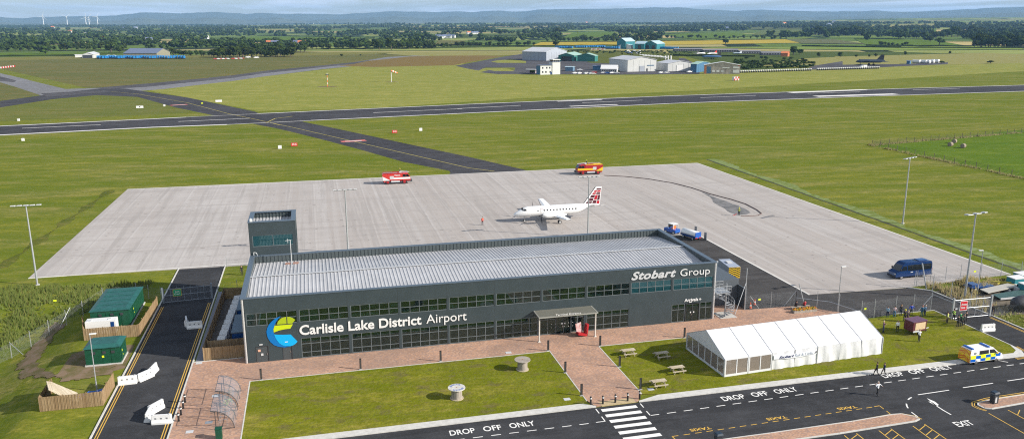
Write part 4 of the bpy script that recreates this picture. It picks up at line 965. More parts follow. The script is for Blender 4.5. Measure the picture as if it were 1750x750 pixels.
clearwall((0.0,W-0.06),(0.0,0.06),6)
for xg in (0.0, LT):
    b = MB(); b.add([(xg-0.02,0,EH),(xg-0.02,W,EH),(xg-0.02,W/2,RH),(xg+0.02,0,EH),(xg+0.02,W,EH),(xg+0.02,W/2,RH)], [(0,2,1),(3,4,5),(0,1,4,3),(1,2,5,4),(2,0,3,5)]); b.build('gable', 'pvc', tq)
b = MB(); b.box(LT-0.02,0,0,LT+0.02,W,EH); b.build('end_curtain', 'pvc', tq)
b = MB(); b.box(0.1,0.1,0.0,LT-0.1,W-0.1,0.06); b.build('floor', mat('marquee_floor', (0.16,0.12,0.09), 0.8), tq)
bn = MB(); n = 24; x0, x1 = 2*bw+0.15, 4*bw-0.25
for j in range(2):
    for i in range(n+1): t = i/n; bn.v.append((x0+(x1-x0)*t, -0.16, (1.45 if j == 0 else 2.02)-0.16*math.sin(PI*t)+0.15*t*0))
for i in range(n): bn.f.append((i,i+1,n+2+i,n+1+i)); bn.mi.append(0)
bn = bn.build('banner', mat('banner_cloth', (0.70,0.72,0.76), 0.7, noise_amt=0.06), tq)
o = text_mesh('lettering', 'Stobart', 1, mat('banner_navy_ink',(0.01,0.02,0.10),0.6,noise_amt=0), bold=0.03, shear=0.3, width=2.2, height=0.36, extrude=0.005); o.parent = bn; o.location = (x0+0.75,-0.175,1.42)
o = text_mesh('lettering', 'Rail & Civils', 1, mat('banner_grey_ink',(0.28,0.33,0.42),0.6,noise_amt=0), width=2.6, height=0.36, extrude=0.005); o.parent = bn; o.location = (x0+3.1,-0.175,1.42)
a = MB()
for q in range(3): a.tube((x0+6.0+0.03*q,-0.175,1.5+q*0.1),(x0+6.35+0.03*q,-0.175,1.6+q*0.1),0.035,n=4)
a.build('emblem', 'dark', bn)
# trestle tables inside marquee
for k_, (x, y) in enumerate([(1.2,2.0),(4.6,3.2)]):
    c = Matrix.Translation((A0.x,A0.y,GZ+0.06)) @ Matrix.Rotation(ang,4,'Z') @ Vector((x,y,0))
    t = empty('trestle_table', c, ang, 'white trestle table inside the marquee '+('by its left front corner' if k_ == 0 else 'deeper inside'), 'table')
    b = MB(); b.box(-0.9,-0.38,0.7,0.9,0.38,0.75); b.build('tabletop', 'white', t)
    for sx in (-0.75,0.75): b = MB(); b.box(sx-0.03,-0.33,0,sx+0.03,-0.27,0.7); b.box(sx-0.03,0.27,0,sx+0.03,0.33,0.7); b.build('leg', 'steel', t)
# ---- timber enclosures
def board_fence(name, P, h, lab, posts=True):
    r = empty(name, (P[0][0],P[0][1],0), 0, lab, 'fence')
    o0 = Vector((P[0][0],P[0][1]))
    for a, b_ in zip(P, P[1:]):
        a, b_ = Vector(a)-o0, Vector(b_)-o0; d = b_-a; L_ = d.length; an = math.atan2(d.y, d.x)
        m = MB(); m.X = Matrix.Translation((a.x,a.y,0)) @ Matrix.Rotation(an,4,'Z'); x = 0
        while x < L_-0.01:
            w_ = min(0.14, L_-x); dz = random.uniform(-.02,.02); k_ = int(x/0.15)%2
            m.box(x,-0.02+0.02*k_,0.02,x+w_*0.97,0.02*k_,h+dz); x += 0.15
        m.box(0,0.02,0.4,L_,0.07,0.5); m.box(0,0.02,h-0.4,L_,0.07,h-0.3)
        m.build('board_panel', 'fence_wood', r)
        m = MB(); m.X = Matrix.Translation((a.x,a.y,0)) @ Matrix.Rotation(an,4,'Z'); x = 0
        while x <= L_+0.1: m = MB(); m.X = Matrix.Translation((a.x,a.y,0)) @ Matrix.Rotation(an,4,'Z'); m.box(min(x,L_-0.1),0.07,0,min(x,L_-0.1)+0.1,0.17,h+0.03); m.build('post', 'fence_wood', r); x += 2.4
    return r
board_fence('timber_fence', [(-23.4,19.0),(-22.0,13.6),(-14.9,13.5),(-14.5,25.7)], 1.75, 'timber board fence enclosing the large green cabin beside the left road')
board_fence('timber_fence', [(-21.5,-3.0),(-21.4,-8.0),(-14.9,-8.1),(-14.75,-2.8)], 1.75, 'timber board fence around stacked panels and blue pallets, nearest on the left')
board_fence('timber_fence', [(-0.2,26.9),(-5.0,27.0),(-5.3,2.3),(-0.15,2.2)], 1.8, 'timber board fence enclosing the air conditioning units against the left end of the terminal')
board_fence('timber_fence', [(-5.0,4.7),(-0.3,4.7)], 1.8, 'short timber board fence just behind the front panel of the enclosure by the terminal')
# ---- green cabins
def cabin(name, x0, y0, x1, y1, h, lab, roofh, ribs, panel_z=None):
    r = empty(name, ((x0+x1)/2,(y0+y1)/2,0.05), 0, lab, 'cabin'); hx, hy = (x1-x0)/2, (y1-y0)/2
    b = MB(); b.box(-hx-0.12,-hy-0.12,-0.05,hx+0.12,hy+0.12,0.14); b.build('plinth', 'concrete', r)
    b = MB(); b.box(-hx,-hy,0.14,hx,hy,h)
    for q in range(1, int(hx*2)): xx = -hx+q*hx*2/int(hx*2); b.box(xx-0.03,-hy-0.03,0.2,xx+0.03,-hy-0.001,h-0.1)
    for q in range(1, int(hy*2/1.2)): yy = -hy+q*hy*2/int(hy*2/1.2); b.box(hx+0.001,yy-0.03,0.2,hx+0.03,yy+0.03,h-0.1)
    b.build('wall', 'cabgreen', r)
    b = MB(); o_ = 0.12; top = h+roofh; i_ = 0.45
    b.loft([[(-hx-o_,-hy-o_,h),(hx+o_,-hy-o_,h),(hx+o_,hy+o_,h),(-hx-o_,hy+o_,h)],[(-hx-o_,-hy-o_,h+0.08),(hx+o_,-hy-o_,h+0.08),(hx+o_,hy+o_,h+0.08),(-hx-o_,hy+o_,h+0.08)],[(-hx+i_,-hy+i_,top),(hx-i_,-hy+i_,top),(hx-i_,hy-i_,top),(-hx+i_,hy-i_,top)]])
    for q in range(1, ribs): yy = -hy+q*hy*2/ribs; b.box(-hx+i_,yy-0.04,top,hx-i_,yy+0.04,top+0.06)
    b.build('roof', 'cabroof', r)
    d = MB(); d.box(hx+0.031,-hy*0.5-0.5,0.2,hx+0.06,-hy*0.5+0.5,h-0.25); d = d.build('door', 'cabgreen', r)
    g = MB(); g.box(hx+0.061,-hy*0.5-0.1,h-0.9,hx+0.075,-hy*0.5+0.12,h-0.65); g.box(hx+0.061,-hy*0.5+0.2,h-1.5,hx+0.075,-hy*0.5+0.35,h-1.35); g.build('warning_notice', 'lime', d)
    for q in (-0.5,0.1,0.6): v = MB(); v.box(hx*q-0.2,-hy-0.06,h-0.75,hx*q+0.2,-hy-0.031,h-0.4); v.build('vent', 'dark', r)
    return r
cabin('switchgear_cabin', -22.0, 17.9, -16.9, 28.2, 2.55, 'large dark green steel cabin with ridged roof inside the timber fence', 0.22, 5)
c2 = cabin('substation_cabin', -19.5, 4.1, -15.4, 7.6, 2.25, 'small dark green substation cabin with yellow warning sign, standing open beside the road', 0.4, 1)
g = MB(); g.box(-0.1,-1.80,1.0,0.15,-1.781,1.28); g.build('warning_notice', 'lime', c2)
bx = empty('generator_box', (-20.2,16.2,0), 0, 'white generator container in front of the large green cabin', 'generator')
b = MB(); b.box(-1.95,-0.75,0.15,1.95,0.75,2.0); b.build('casing', 'white', bx); b = MB(); b.box(-1.8,-0.6,2.0,-1.2,0.3,2.06); b.box(0.9,-0.3,2.0,1.3,0.1,2.08); b.build('hatch', 'lgrey', bx)
b = MB(); b.box(-1.9,-0.7,0,1.9,0.7,0.15); b.build('skid', 'dark', bx); b = MB(); b.box(1.3,-0.78,0.3,1.75,-0.751,1.8); b.build('door', 'navy', bx)
# leaning timber panels and pallets in the near enclosure
st = empty('timber_panel_stack', (-19.9,-5.6,0), 0, 'stack of pale timber panels leaning in the corner of the near enclosure', 'timber stack')
for q in range(3):
    b = MB(); b.X = Matrix.Translation((1.5+q*0.12,0.2*q,0.05)) @ Matrix.Rotation(0.35,4,'Z') @ Matrix.Rotation(-0.82-q*0.03,4,'Y')
    for s in range(5): b.box(0,-1.4+s*0.56,0,0.07,-0.90+s*0.56,3.5-0.1*q)
    b.box(-0.05,-1.4,0.8,0,1.4,0.9); b.box(-0.05,-1.4,2.6,0,1.4,2.7); b.build('panel', 'pale_wood', st)
random.seed(11)
for q, (x, y, rz) in enumerate([(-17.6,-5.9,0.2),(-16.6,-5.4,-0.1),(-15.6,-5.0,0.35)]):
    p = empty('blue_pallet', (x,y,0.02), rz, ['blue pallet flat on the grass, leftmost in the near enclosure','blue pallet in the middle of the near enclosure','blue pallet beside the lamp column in the near enclosure'][q], 'pallet', 'blue pallets in the near enclosure')
    b = MB()
    for s in range(6): b.box(-0.6,-0.5+s*0.18,0.5,0.6,-0.5+s*0.18+0.1,0.53)
    b.build('deck_boards', 'blue', p); b = MB()
    for s in range(3): b.box(-0.6+s*0.55,-0.5,0,-0.5+s*0.55,0.5,0.5)
    b.build('stringers', 'lgrey', p)
# AC units row and dark blue tanks beside the terminal
for q in range(9):
    u = empty('air_conditioning_unit', (-3.35+0.09*q,5.8+q*2.1,0.02), 0, 'white outdoor air conditioning unit number in the long row behind the timber fence', 'air conditioner', 'air conditioning units in a row beside the terminal')
    u['label'] = 'white outdoor air conditioning unit in the long row behind the timber fence'
    b = MB(); b.box(-0.45,-0.9,0.1,0.45,0.9,1.45); b.build('casing', 'lgrey', u)
    b = MB()
    for s in range(5): b.box(-0.5,-0.8+s*0.36,1.45,0.5,-0.62+s*0.36,1.62)
    b.build('fan_grille', 'white', u)
for q, (y, l) in enumerate(((6.5,7.0),(15.5,6.0))):
    u = empty('chiller_unit', (-1.1,y+l/2-1,0.02), 0, ('near' if q == 0 else 'far')+' dark blue chiller unit squeezed against the terminal end wall', 'chiller')
    b = MB(); b.box(-0.85,-l/2,0.2,0.85,l/2,2.2); b.build('casing', 'navy', u); b = MB(); b.box(-0.95,-l/2-0.05,2.2,0.95,l/2+0.05,2.35); b.build('lid', 'cap', u)
# ---- water-filled plastic barriers
def barrier():
    r = empty('plastic_barrier', (0,0,0), 0, 'x', 'barrier', 'white interlocking road barriers')
    b = MB(); pr = [(-0.28,0),(0.28,0),(0.28,0.18),(0.14,0.42),(0.09,0.95),(-0.09,0.95),(-0.14,0.42),(-0.28,0.18)]
    vs = [[(x, p[0], p[1]) for p in pr] for x in (-1.0,-0.94,0.94,1.0)]
    vs[0] = [(-1.0,y*0.8,0.04+z*0.94) for y, z in pr]; vs[3] = [(1.0,y*0.8,0.04+z*0.94) for y, z in pr]
    b.loft(vs); b.build('body', 'white', r, recalc=True)
    b = MB()
    for x in (-0.55,0,0.55):
        for s in (-1,1): b.box(x-0.09,s*0.125-0.012,0.5,x+0.09,s*0.125+0.012,0.66)
    b.build('forklift_slot', 'grey', r)
    b = MB(); b.lathe([(0.09,0.95),(0.09,1.0)],10,(-0.8,0,0)); b.lathe([(0.09,0.95),(0.09,1.0)],10,(0.8,0,0)); b.build('filler_cap', 'lgrey', r)
    return r
ba = barrier()
BP = [((-13.35,-2.6),0.05,'white barrier on the left kerb, leftmost of the angled chain below the small green cabin'),((-11.5,-1.6),0.85,'white barrier in the middle of the angled chain below the small green cabin'),((-10.9,-0.1),1.35,'upended end barrier of the chain below the small green cabin'),
      ((-8.8,-11.0),0.95,'farthest white barrier of the L-shaped group at the bottom of the left road'),((-9.25,-12.7),1.5,'corner barrier of the L-shaped group at the bottom of the left road'),((-7.7,-14.2),-0.10,'nearest white barrier of the L-shaped group, on the yellow lines'),
      ((-7.9,14.9),0.0,'white barrier lying across the yellow lines near the left gate'),((-9.2,16.6),1.75,'white barrier standing end-on to the gate near the left gate'),((100.3,-13.6),-0.05,'single white barrier across the road inside the right gate')]
for i, (p, rz, lab) in enumerate(BP):
    o = ba if i == 0 else dup(ba, (0,0,0)); o.location = (p[0], p[1], 0.022); o.rotation_euler.z = rz; o['label'] = lab; o.scale = (1.06,1.12,1.08)
# ---- bicycle shelters with curved clear canopies
def shelter(loc, lab):
    r = empty('bicycle_shelter', loc, 0, lab, 'bicycle shelter', 'curved bicycle shelters beside the left road')
    f = MB(); P = []
    for i in range(11):
        a = PI*0.5*(i/10); P.append((2.3*math.sin(a)-2.2+0.0, 2.2*math.cos(a)))      # from top-left (x=-2.2) down to x=.1
    for y in (-2.1,0,2.1):
        f.path([(x,y,z) for x,z in P],0.04,6); f.tube((-2.2,y,2.2),(-0.55,y,1.55),0.025,n=5); f.tube((-1.75,y,0),(-1.75,y,2.14),0.04)
    for x, z in (P[0],P[4],P[8]): f.tube((x,-2.1,z),(x,2.1,z),0.03,n=5)
    f.tube((-1.75,-2.1,0.05),(0.1,-2.1,0.05),0.03,n=5); f.tube((-1.75,2.1,0.05),(0.1,2.1,0.05),0.03,n=5)
    f.build('frame', 'dark', r)
    c = MB(); Q = [(x+0.02,z+0.04) for x, z in P]
    for (xa,za),(xb,zb) in zip(Q,Q[1:]): c.poly([(xa,-2.1,za),(xb,-2.1,zb),(xb,2.1,zb),(xa,2.1,za)])
    k = NT('clear_canopy'); k.b.inputs['Alpha'].default_value = 0.22; k.b.inputs['Base Color'].default_value = (0.35,0.40,0.48,1); k.b.inputs['Roughness'].default_value = 0.08; k.b.inputs['Specular IOR Level'].default_value = 0.8
    c.build('canopy', k.m, r, smooth=True)
    c = MB()
    for y in (-1.4,-0.5,0.5,1.4): c.path([(-1.5,y,0),(-1.5,y,0.75),(-0.7,y,0.75),(-0.7,y,0)],0.025,5)
    c.build('cycle_rack', 'steel', r)
shelter((-0.05,-10.3,GZ),'curved clear bicycle shelter, the farther of the two, holding a bicycle'); shelter((-0.05,-15.3,GZ),'curved clear bicycle shelter, the nearer of the two by the green bin')
def bicycle(loc, rz, lab):
    r = empty('bicycle', loc, rz, lab, 'bicycle')
    for x in (-0.5,0.52):
        b = MB(); P = [(x+0.34*math.cos(a*PI/8),0,0.36+0.34*math.sin(a*PI/8)) for a in range(17)]; b.path(P,0.022,5); w_ = b.build('wheel', 'tyre', r)
        b = MB()
        for a in range(4): b.tube((x-0.33*math.cos(a*PI/4),0,0.36-0.33*math.sin(a*PI/4)),(x+0.33*math.cos(a*PI/4),0,0.36+0.33*math.sin(a*PI/4)),0.006,n=3)
        b.build('spokes', 'steel', w_)
    b = MB(); b.path([(-0.5,0,0.36),(-0.02,0,0.32),(0.36,0,0.85),(-0.14,0,0.82),(-0.5,0,0.36)],0.022,5); b.tube((-0.02,0,0.32),(-0.18,0,0.95),0.02); b.tube((0.34,0,0.95),(0.52,0,0.36),0.02); b.build('frame', mat('bicycle_green',(0.25,0.45,0.1),0.4), r)
    b = MB(); b.box(-0.32,-0.06,0.95,-0.08,0.06,1.0); b.build('saddle', 'black', r); b = MB(); b.tube((0.33,-0.28,1.02),(0.33,0.28,1.02),0.018); b.build('handlebar', 'black', r)
bicycle((-1.1,-12.0,GZ), 0.1, 'green bicycle parked under the farther bicycle shelter')
bn_ = empty('green_bin', (-1.3,-19.4,GZ), 0, 'dark green square bin at the near end of the bicycle shelters', 'bin'); b = MB(); b.box(-0.32,-0.3,0,0.32,0.3,1.15); b.build('body', 'cabgreen', bn_); b = MB(); b.box(-0.36,-0.34,1.15,0.36,0.34,1.22); b.build('lid', 'cabgreen', bn_)
# litter bins on islands
def litter(loc, lab):
    r = empty('litter_bin', loc, 0.1, lab, 'litter bin', 'dark litter bins on the traffic islands')
    b = MB(); b.box(-0.32,-0.3,0,0.32,0.3,0.95); b.build('body', 'dark', r); b = MB(); b.box(-0.2,-0.315,0.15,0.05,-0.301,0.8); b.build('notice_panel', 'lgrey', r)
    b = MB(); b.loft([[(-0.38,-0.36,1.2),(0.38,-0.36,1.2),(0.38,0.36,1.2),(-0.38,0.36,1.2)],[(-0.3,-0.28,1.38),(0.3,-0.28,1.38),(0.3,0.28,1.38),(-0.3,0.28,1.38)]]); b.build('hood', mat('bin_hood',(0.02,0.035,0.055),0.5), r)
    b = MB(); [b.box(x-0.03,y-0.03,0.95,x+0.03,y+0.03,1.2) for x in (-0.28,0.28) for y in (-0.26,0.26)]; b.build('hood_posts', 'dark', r)
litter((83.3,-32.3,0.12),'dark litter bin on the right-hand traffic island'); litter((48.4,-33.3,0.12),'dark litter bin with blue hood at the bottom edge on the middle island')
# ---- lamp columns and floodlight masts
def lamp(px, top_v, lab, rz=0, arm=0.7):
    p = G(*px); h = 0
    r = empty('lamp_column', p, rz, lab, 'street lamp', 'slim lamp columns near the terminal')
    d0 = p; lo, hi = 0, 14
    for _ in range(30):
        m_ = (lo+hi)/2; c = MR @ (Vector((p.x,p.y,p.z+m_))-CAM); vv = 375+F*c.y/c.z
        if vv > top_v: lo = m_
        else: hi = m_
    h = lo
    b = MB(); b.tube((0,0,0),(0,0,1.2),0.09,n=8); b.tube((0,0,1.2),(0,0,h),0.065,0.05,n=8); b.build('column', 'steel', r)
    b = MB(); b.box(-0.05,-0.13,h-0.02,arm,0.13,h+0.08); b.build('lamp_head', 'white', r)
    return h
lamp((166,668), 571, 'slim street lamp rising from the near timber enclosure on the left', 0.1)
lamp((1431,533), 456, 'slim street lamp behind the marquee')
lamp((1670,500), 428, 'slim street lamp beside the tall mast near the right gate', 3.0)
def mast(px, top_v, lab, heads, rz=0, base=None, solid=False):
    p = Vector((base[0],base[1],0)) if base else G(*px)
    r = empty('floodlight_mast', p, rz, lab, 'floodlight mast', 'tall floodlight masts round the apron')
    lo, hi = 0, 30
    for _ in range(30):
        m_ = (lo+hi)/2; c = MR @ (Vector((p.x,p.y,m_))-CAM); vv = 375+F*c.y/c.z
        if vv > top_v: lo = m_
        else: hi = m_
    h = lo; b = MB(); b.tube((0,0,0),(0,0,h),0.17,0.10,n=10); b.build('column', 'steel', r)
    b = MB(); b.box(-0.3,-0.3,-0.1,0.3,0.3,0.12); b.build('base', 'concrete', r)
    b = MB(); b.tube((-2.0,0,h),(2.0,0,h),0.06); b.build('crossarm', 'steel', r)
    for q in range(heads):
        x = -1.9+3.8*q/(heads-1); b = MB(); b.X = Matrix.Translation((x,0,h+0.1)) @ Matrix.Rotation(-0.12,4,'X'); b.box(-0.3,-0.35,-0.06,0.3,0.35,0.08); fl = b.build('floodlight', 'lgrey', r)
        b = MB(); b.X = Matrix.Translation((x,0,h+0.1)) @ Matrix.Rotation(-0.12,4,'X'); b.box(-0.25,-0.3,-0.08,0.25,0.3,-0.061); b.build('lens', 'glass', fl)
mast((64,487), 352, 'tall floodlight mast at the left corner of the apron', 5)
mast(None, 325, 'tall floodlight mast behind the left half of the terminal', 5, base=(15.2,49.0)); mast(None, 303, 'tall floodlight mast behind the terminal in front of the white aircraft', 5, base=(62.9,49.0))
mast((1542.5,382), 271, 'tall floodlight mast standing in the grass right of the apron', 4, 0.4); mast((1648,511), 366, 'tall floodlight mast nearest the right gate', 3, 0.2)
# ---- chain-link fences
def mesh_mat():
    k = NT('chain_link'); t = k.t; out = t.nodes['Material Output']
    tr = k.n('ShaderNodeBsdfTransparent'); k.b.inputs['Base Color'].default_value = (0.30,0.32,0.34,1); k.b.inputs['Metallic'].default_value = 0.3
    tc = k.n('ShaderNodeTexCoord'); s = k.xyz(tc.outputs['Object']); h_ = k.math('ADD', s[0], s[1])
    a = k.math('LESS_THAN', k.math('FRACT', k.math('MULTIPLY', k.math('ADD', h_, s[2]), 14)), 0.05); b = k.math('LESS_THAN', k.math('FRACT', k.math('MULTIPLY', k.math('SUBTRACT', h_, s[2]), 14)), 0.05)
    f = k.math('MAXIMUM', a, b); mx = k.n('ShaderNodeMixShader'); k.L(f, mx.inputs[0]); k.L(tr.outputs[0], mx.inputs[1]); k.L(k.b.outputs[0], mx.inputs[2]); k.L(mx.outputs[0], out.inputs['Surface']); return k.m
M['chain'] = mesh_mat()
def chain_fence(P, h, lab, step=3.0, post='steel', r0=0.045, rails=(), brace=(), panel=True):
    P = [Vector((p[0],p[1])) for p in P]; o = P[0]; r = empty('chain_link_fence', (o.x,o.y,0), 0, lab, 'fence')
    pm = MB()
    for a, b_ in zip(P, P[1:]):
        d = b_-a; L_ = d.length; n = max(1, round(L_/step))
        for i in range(n+ (1 if b_ is P[-1] else 0)):
            q = a+d*i/n; z = hgt(q.x,q.y); b = MB(); b.tube((q.x-o.x,q.y-o.y,z),(q.x-o.x,q.y-o.y,z+h),r0,n=6); b.build('post', post, r)
        for i in range(n):
            q0, q1 = a+d*i/n, a+d*(i+1)/n; z0, z1 = hgt(q0.x,q0.y), hgt(q1.x,q1.y)
            pm.poly([(q0.x-o.x,q0.y-o.y,z0+0.05),(q1.x-o.x,q1.y-o.y,z1+0.05),(q1.x-o.x,q1.y-o.y,z1+h-0.25),(q0.x-o.x,q0.y-o.y,z0+h-0.25)])
    if panel: pm.build('wire_mesh', 'chain', r)
    for (p0, p1, rr) in rails: rm = MB(); rm.tube((p0[0]-o.x,p0[1]-o.y,p0[2]),(p1[0]-o.x,p1[1]-o.y,p1[2]),rr,n=6); rm.build('brace', 'steel' if not brace else brace, r)
    return r
chain_fence([(-46,2),(-36,10),(-32,16.2),(-30.3,18.8),(-28.6,21.4),(-25,25.6),(-23.2,30.3),(-18.6,31.5),(-14.4,28.2)], 2.4, 'chain-link fence curving round the left grass bank towards the gate', 3.4, rails=[((-32,16.2,-0.3),(-30.0,14.6,-1.6),0.035),((-26.2,24.0,1.6),(-27.4,22.4,-0.8),0.035)])
chain_fence([(71.6,2.35),(76,2.35),(80.2,2.3)], 2.6, 'chain-link fence between the terminal annex and the flower bed', 4.4, rails=[((71.6,2.4,6.6),(71.6,2.4,0),0.09),((71.6,2.4,4.4),(69.2,0.9,0.1),0.05),((80.2,2.3,2.5),(78.2,2.3,0.1),0.035),((72.4,2.35,2.2),(74.0,2.35,0.1),0.03)])
chain_fence([(80.2,2.3),(84.7,-1.9),(86.0,-5.35),(88.3,-5.2),(92.3,-4.75),(98.6,-4.6),(98.8,-8.4)], 2.9, 'chain-link fence behind the marquee along the service yard', 4.0, rails=[((80.2,2.3,1.3),(84.0,-0.6,1.3),0.05),((84.0,-0.6,1.3),(85.9,-5.2,1.2),0.05),((98.6,-4.6,2.6),(98.8,-8.4,2.6),0.035),((98.6,-4.6,2.4),(96.4,-4.65,0.2),0.035),((80.4,2.1,3.6),(81.2,1.4,0.1),0.08)])
chain_fence([(105.6,-8.6),(105.4,2.9),(104.6,5.6)], 2.8, 'chain-link fence along the right edge of the service yard', 4.5, rails=[((104.7,5.0,4.2),(105.2,4.0,0.1),0.09)])
chain_fence([(104.6,6.0),(115,7.6),(126,6.2),(150,9)], 2.6, 'chain-link fence running right from the service yard past the apron corner', 4.2)
chain_fence([(-6.3,30.5),(-0.3,30.5),(-0.4,44),(-6.2,45)], 2.0, 'low wire fence round the grass left of the tower', 4.0)
chain_fence([(105.9,-8.9),(109,-8.5),(125,-12)], 1.6, 'dark wire fence right of the gate beside the scrapyard weeds', 3.0, post='black')
for u, v, lab in ((79+15,515,'small yellow warning plate on the left chain-link fence'),(1298,513,'small yellow warning plate on the fence near the traffic cones'),(1479,529,'small yellow warning plate on the fence behind the marquee'),(1666,465,'small yellow warning plate on the fence by the apron corner')):
    p = G(u, v, 1.2); b = MB(); b.box(-0.22,-0.015,0,0.22,0.015,0.28); tag(b.build('warning_sign', 'lime', loc=p), lab, 'sign')
# farm fence with timber posts
ff = empty('farm_fence', (201.3,143.5,0), 0, 'post-and-wire farm fence around the bright paddock with bales', 'fence')
P = [Vector((281.5+(281.5-201.3)*0.6,158.2+(158.2-143.5)*0.6)),Vector((201.3,143.5)),Vector((200.4,78.5)),Vector((199.8,45))]; pm = MB()
for a, b_ in zip(P, P[1:]):
    d = b_-a; n = round(d.length/4.2)
    for i in range(n+1):
        q = a+d*i/n-P[1]; b = MB(); b.tube((q.x,q.y,0),(q.x,q.y,1.9),0.09,n=5); b.build('post', mat('weathered_post',(0.10,0.085,0.065),0.9) if i == 0 else bpy.data.materials['weathered_post'], ff)
    for zz in (0.4,0.8,1.2,1.6): a2, b2 = a-P[1], b_-P[1]; pm.tube((a2.x,a2.y,zz),(b2.x,b2.y,zz),0.025,n=3)
pm.build('wires', 'dark', ff)
gm = MB()
random.seed(21)
def tufts(name, poly, dens, h0, h1, m, seed=1, zf=hgt):
    random.seed(seed); xs_ = [p[0] for p in poly]; ys_ = [p[1] for p in poly]; A = (max(xs_)-min(xs_))*(max(ys_)-min(ys_)); b = MB()
    def inside(x, y):
        c = False; n = len(poly)
        for i in range(n):
            x1,y1,x2,y2 = poly[i][0],poly[i][1],poly[(i+1)%n][0],poly[(i+1)%n][1]
            if (y1 > y) != (y2 > y) and x < (x2-x1)*(y-y1)/(y2-y1)+x1: c = not c
        return c
    for _ in range(int(A*dens)):
        x, y = random.uniform(min(xs_),max(xs_)), random.uniform(min(ys_),max(ys_))
        if not inside(x,y): continue
        nn = noise.noise(Vector((x*0.25,y*0.25,seed))); 
        if nn < -0.15 and random.random() < 0.7: continue
        z = zf(x,y); h = random.uniform(h0,h1)*(1+nn)
        for k_ in range(4):
            a = random.uniform(0,2*PI); r_ = random.uniform(0.05,0.22); dx, dy = math.cos(a)*r_, math.sin(a)*r_; lx, ly = random.uniform(-.2,.2), random.uniform(-.2,.2)
            b.m = k_%len(m); b.poly([(x+dx-0.08,y+dy,z-0.02),(x+dx+0.08,y+dy+0.03,z-0.02),(x+dx+lx,y+dy+ly,z+h)])
    return tag(b.build(name, m), kind='stuff')
M['weed1'] = mat('weeds_green', (0.10,0.135,0.02), 0.9, noise_amt=0.3, nscale=0.5); M['weed2'] = mat('weeds_straw', (0.24,0.19,0.085), 0.9, noise_amt=0.3, nscale=0.5); M['weed3'] = mat('weeds_olive', (0.15,0.155,0.035), 0.9, noise_amt=0.3, nscale=0.5)
wl = [G(u,v) for u,v in ((0,496),(60,490),(215,488),(262,480),(258,492),(190,500),(170,530),(100,548),(40,585),(0,600))]
tufts('tall_grass', [(p.x,p.y) for p in wl], 6, 0.35, 0.9, ['weed1','weed3','weed1','weed1'], 4)
tufts('tall_grass', [(105.9,-7),(106.2,3),(105.4,5.2),(116,6.8),(126,5.4),(150,8),(150,3.5),(122,2.5),(112,1.0),(110,-3.5),(111,-8)], 7, 0.4, 1.0, ['weed2','weed3','weed2','weed2'], 5)
tufts('rough_verge', [(105.9,-8.6),(112,-8),(130,-11),(140,-26),(106.2,-26)], 2.5, 0.2, 0.5, ['weed1','weed2','weed3'], 6)
tufts('fence_line_weeds', [(199.6,45),(201.0,45),(202.2,142.6),(330,166.5),(330,168),(200.3,145)], 5, 0.3, 0.7, ['weed2','weed3','weed1'], 7)
M['weed4'] = mat('weeds_pale', (0.19,0.25,0.11), 0.9, noise_amt=0.3, nscale=0.5)
sheet('scrapyard_ground', [(106.0,-26),(105.9,3),(112,3.5),(150,4.5),(150,-26)], asphalt_mat('cinder_ground', (0.10,0.09,0.075), (0.15,0.13,0.10), big=0.3), 0.006)
sheet('verge', [(105.95,-26),(105.95,-8.8),(112,-9.5),(135,-14),(135,-26)], 'rough', 0.012)
# ---- gates with signs
def gate(loc, L_, h, nb_, lab, rz=0, metal='steel'):
    r = empty('security_gate', loc, rz, lab, 'gate')
    b = MB()
    for z in (0.15, h*0.55, h): b.tube((0,0,z),(L_,0,z),0.05,n=6)
    for q in range(nb_+1): x = L_*q/nb_; b.tube((x,0,0.15),(x,0,h+(0.35 if 0 < q < nb_ else 0)),0.04,n=6)
    b.build('gate_frame', metal, r)
    for x in (-0.15, L_+0.15): b = MB(); b.box(x-0.12,-0.12,0,x+0.12,0.12,h+0.35); b.build('gate_post', metal, r)
    b = MB(); b.poly([(0,0,0.15),(L_,0,0.15),(L_,0,h),(0,0,h)]); b.build('wire_mesh', 'chain', r)
    return r
gate((-13.8,27.2,0.02), 6.8, 2.2, 7, 'grey steel double gate across the left road with a green sign', 0.08, mat('gate_blue_grey',(0.17,0.20,0.24),0.5))
gate((99.0,-8.55,0.02), 6.2, 2.9, 5, 'light steel gate across the right road with a red sign', -0.02)
def sign(name, loc, w, h, m, border, lines, lab, rz=0):
    r = empty(name, loc, rz, lab, 'sign'); b = MB(); b.box(-w/2,-0.03,0,w/2,0.0,h); b.build('sign_board', border, r)
    b = MB(); b.box(-w/2+0.08,-0.045,0.08,w/2-0.08,-0.031,h-0.08); b.build('sign_face', m, r)
    for i, (t, tw) in enumerate(lines):
        o = text_mesh('lettering', t, 1, 'white', bold=0.02, width=w*tw, height=h*0.22, extrude=0.004); o.parent = r; o.location = (-w*tw/2,-0.055,h*(0.55-0.33*i))
sign('gate_sign', (-11.85,27.2,1.05), 1.25, 1.15, mat('sign_green',(0.0,0.30,0.14),0.5), mat('sign_border_olive',(0.45,0.40,0.08),0.5), (('Ash',0.5),('Crash',0.7)), 'green board with two lines of white lettering on the left gate', 0.08)
sign('gate_sign', (100.5,-8.72,1.3), 1.3, 1.5, mat('sign_red',(0.50,0.01,0.02),0.5), 'white', (('Access',0.72),('Gate 1',0.72)), 'red board reading Access Gate 1 on the right gate', -0.02)
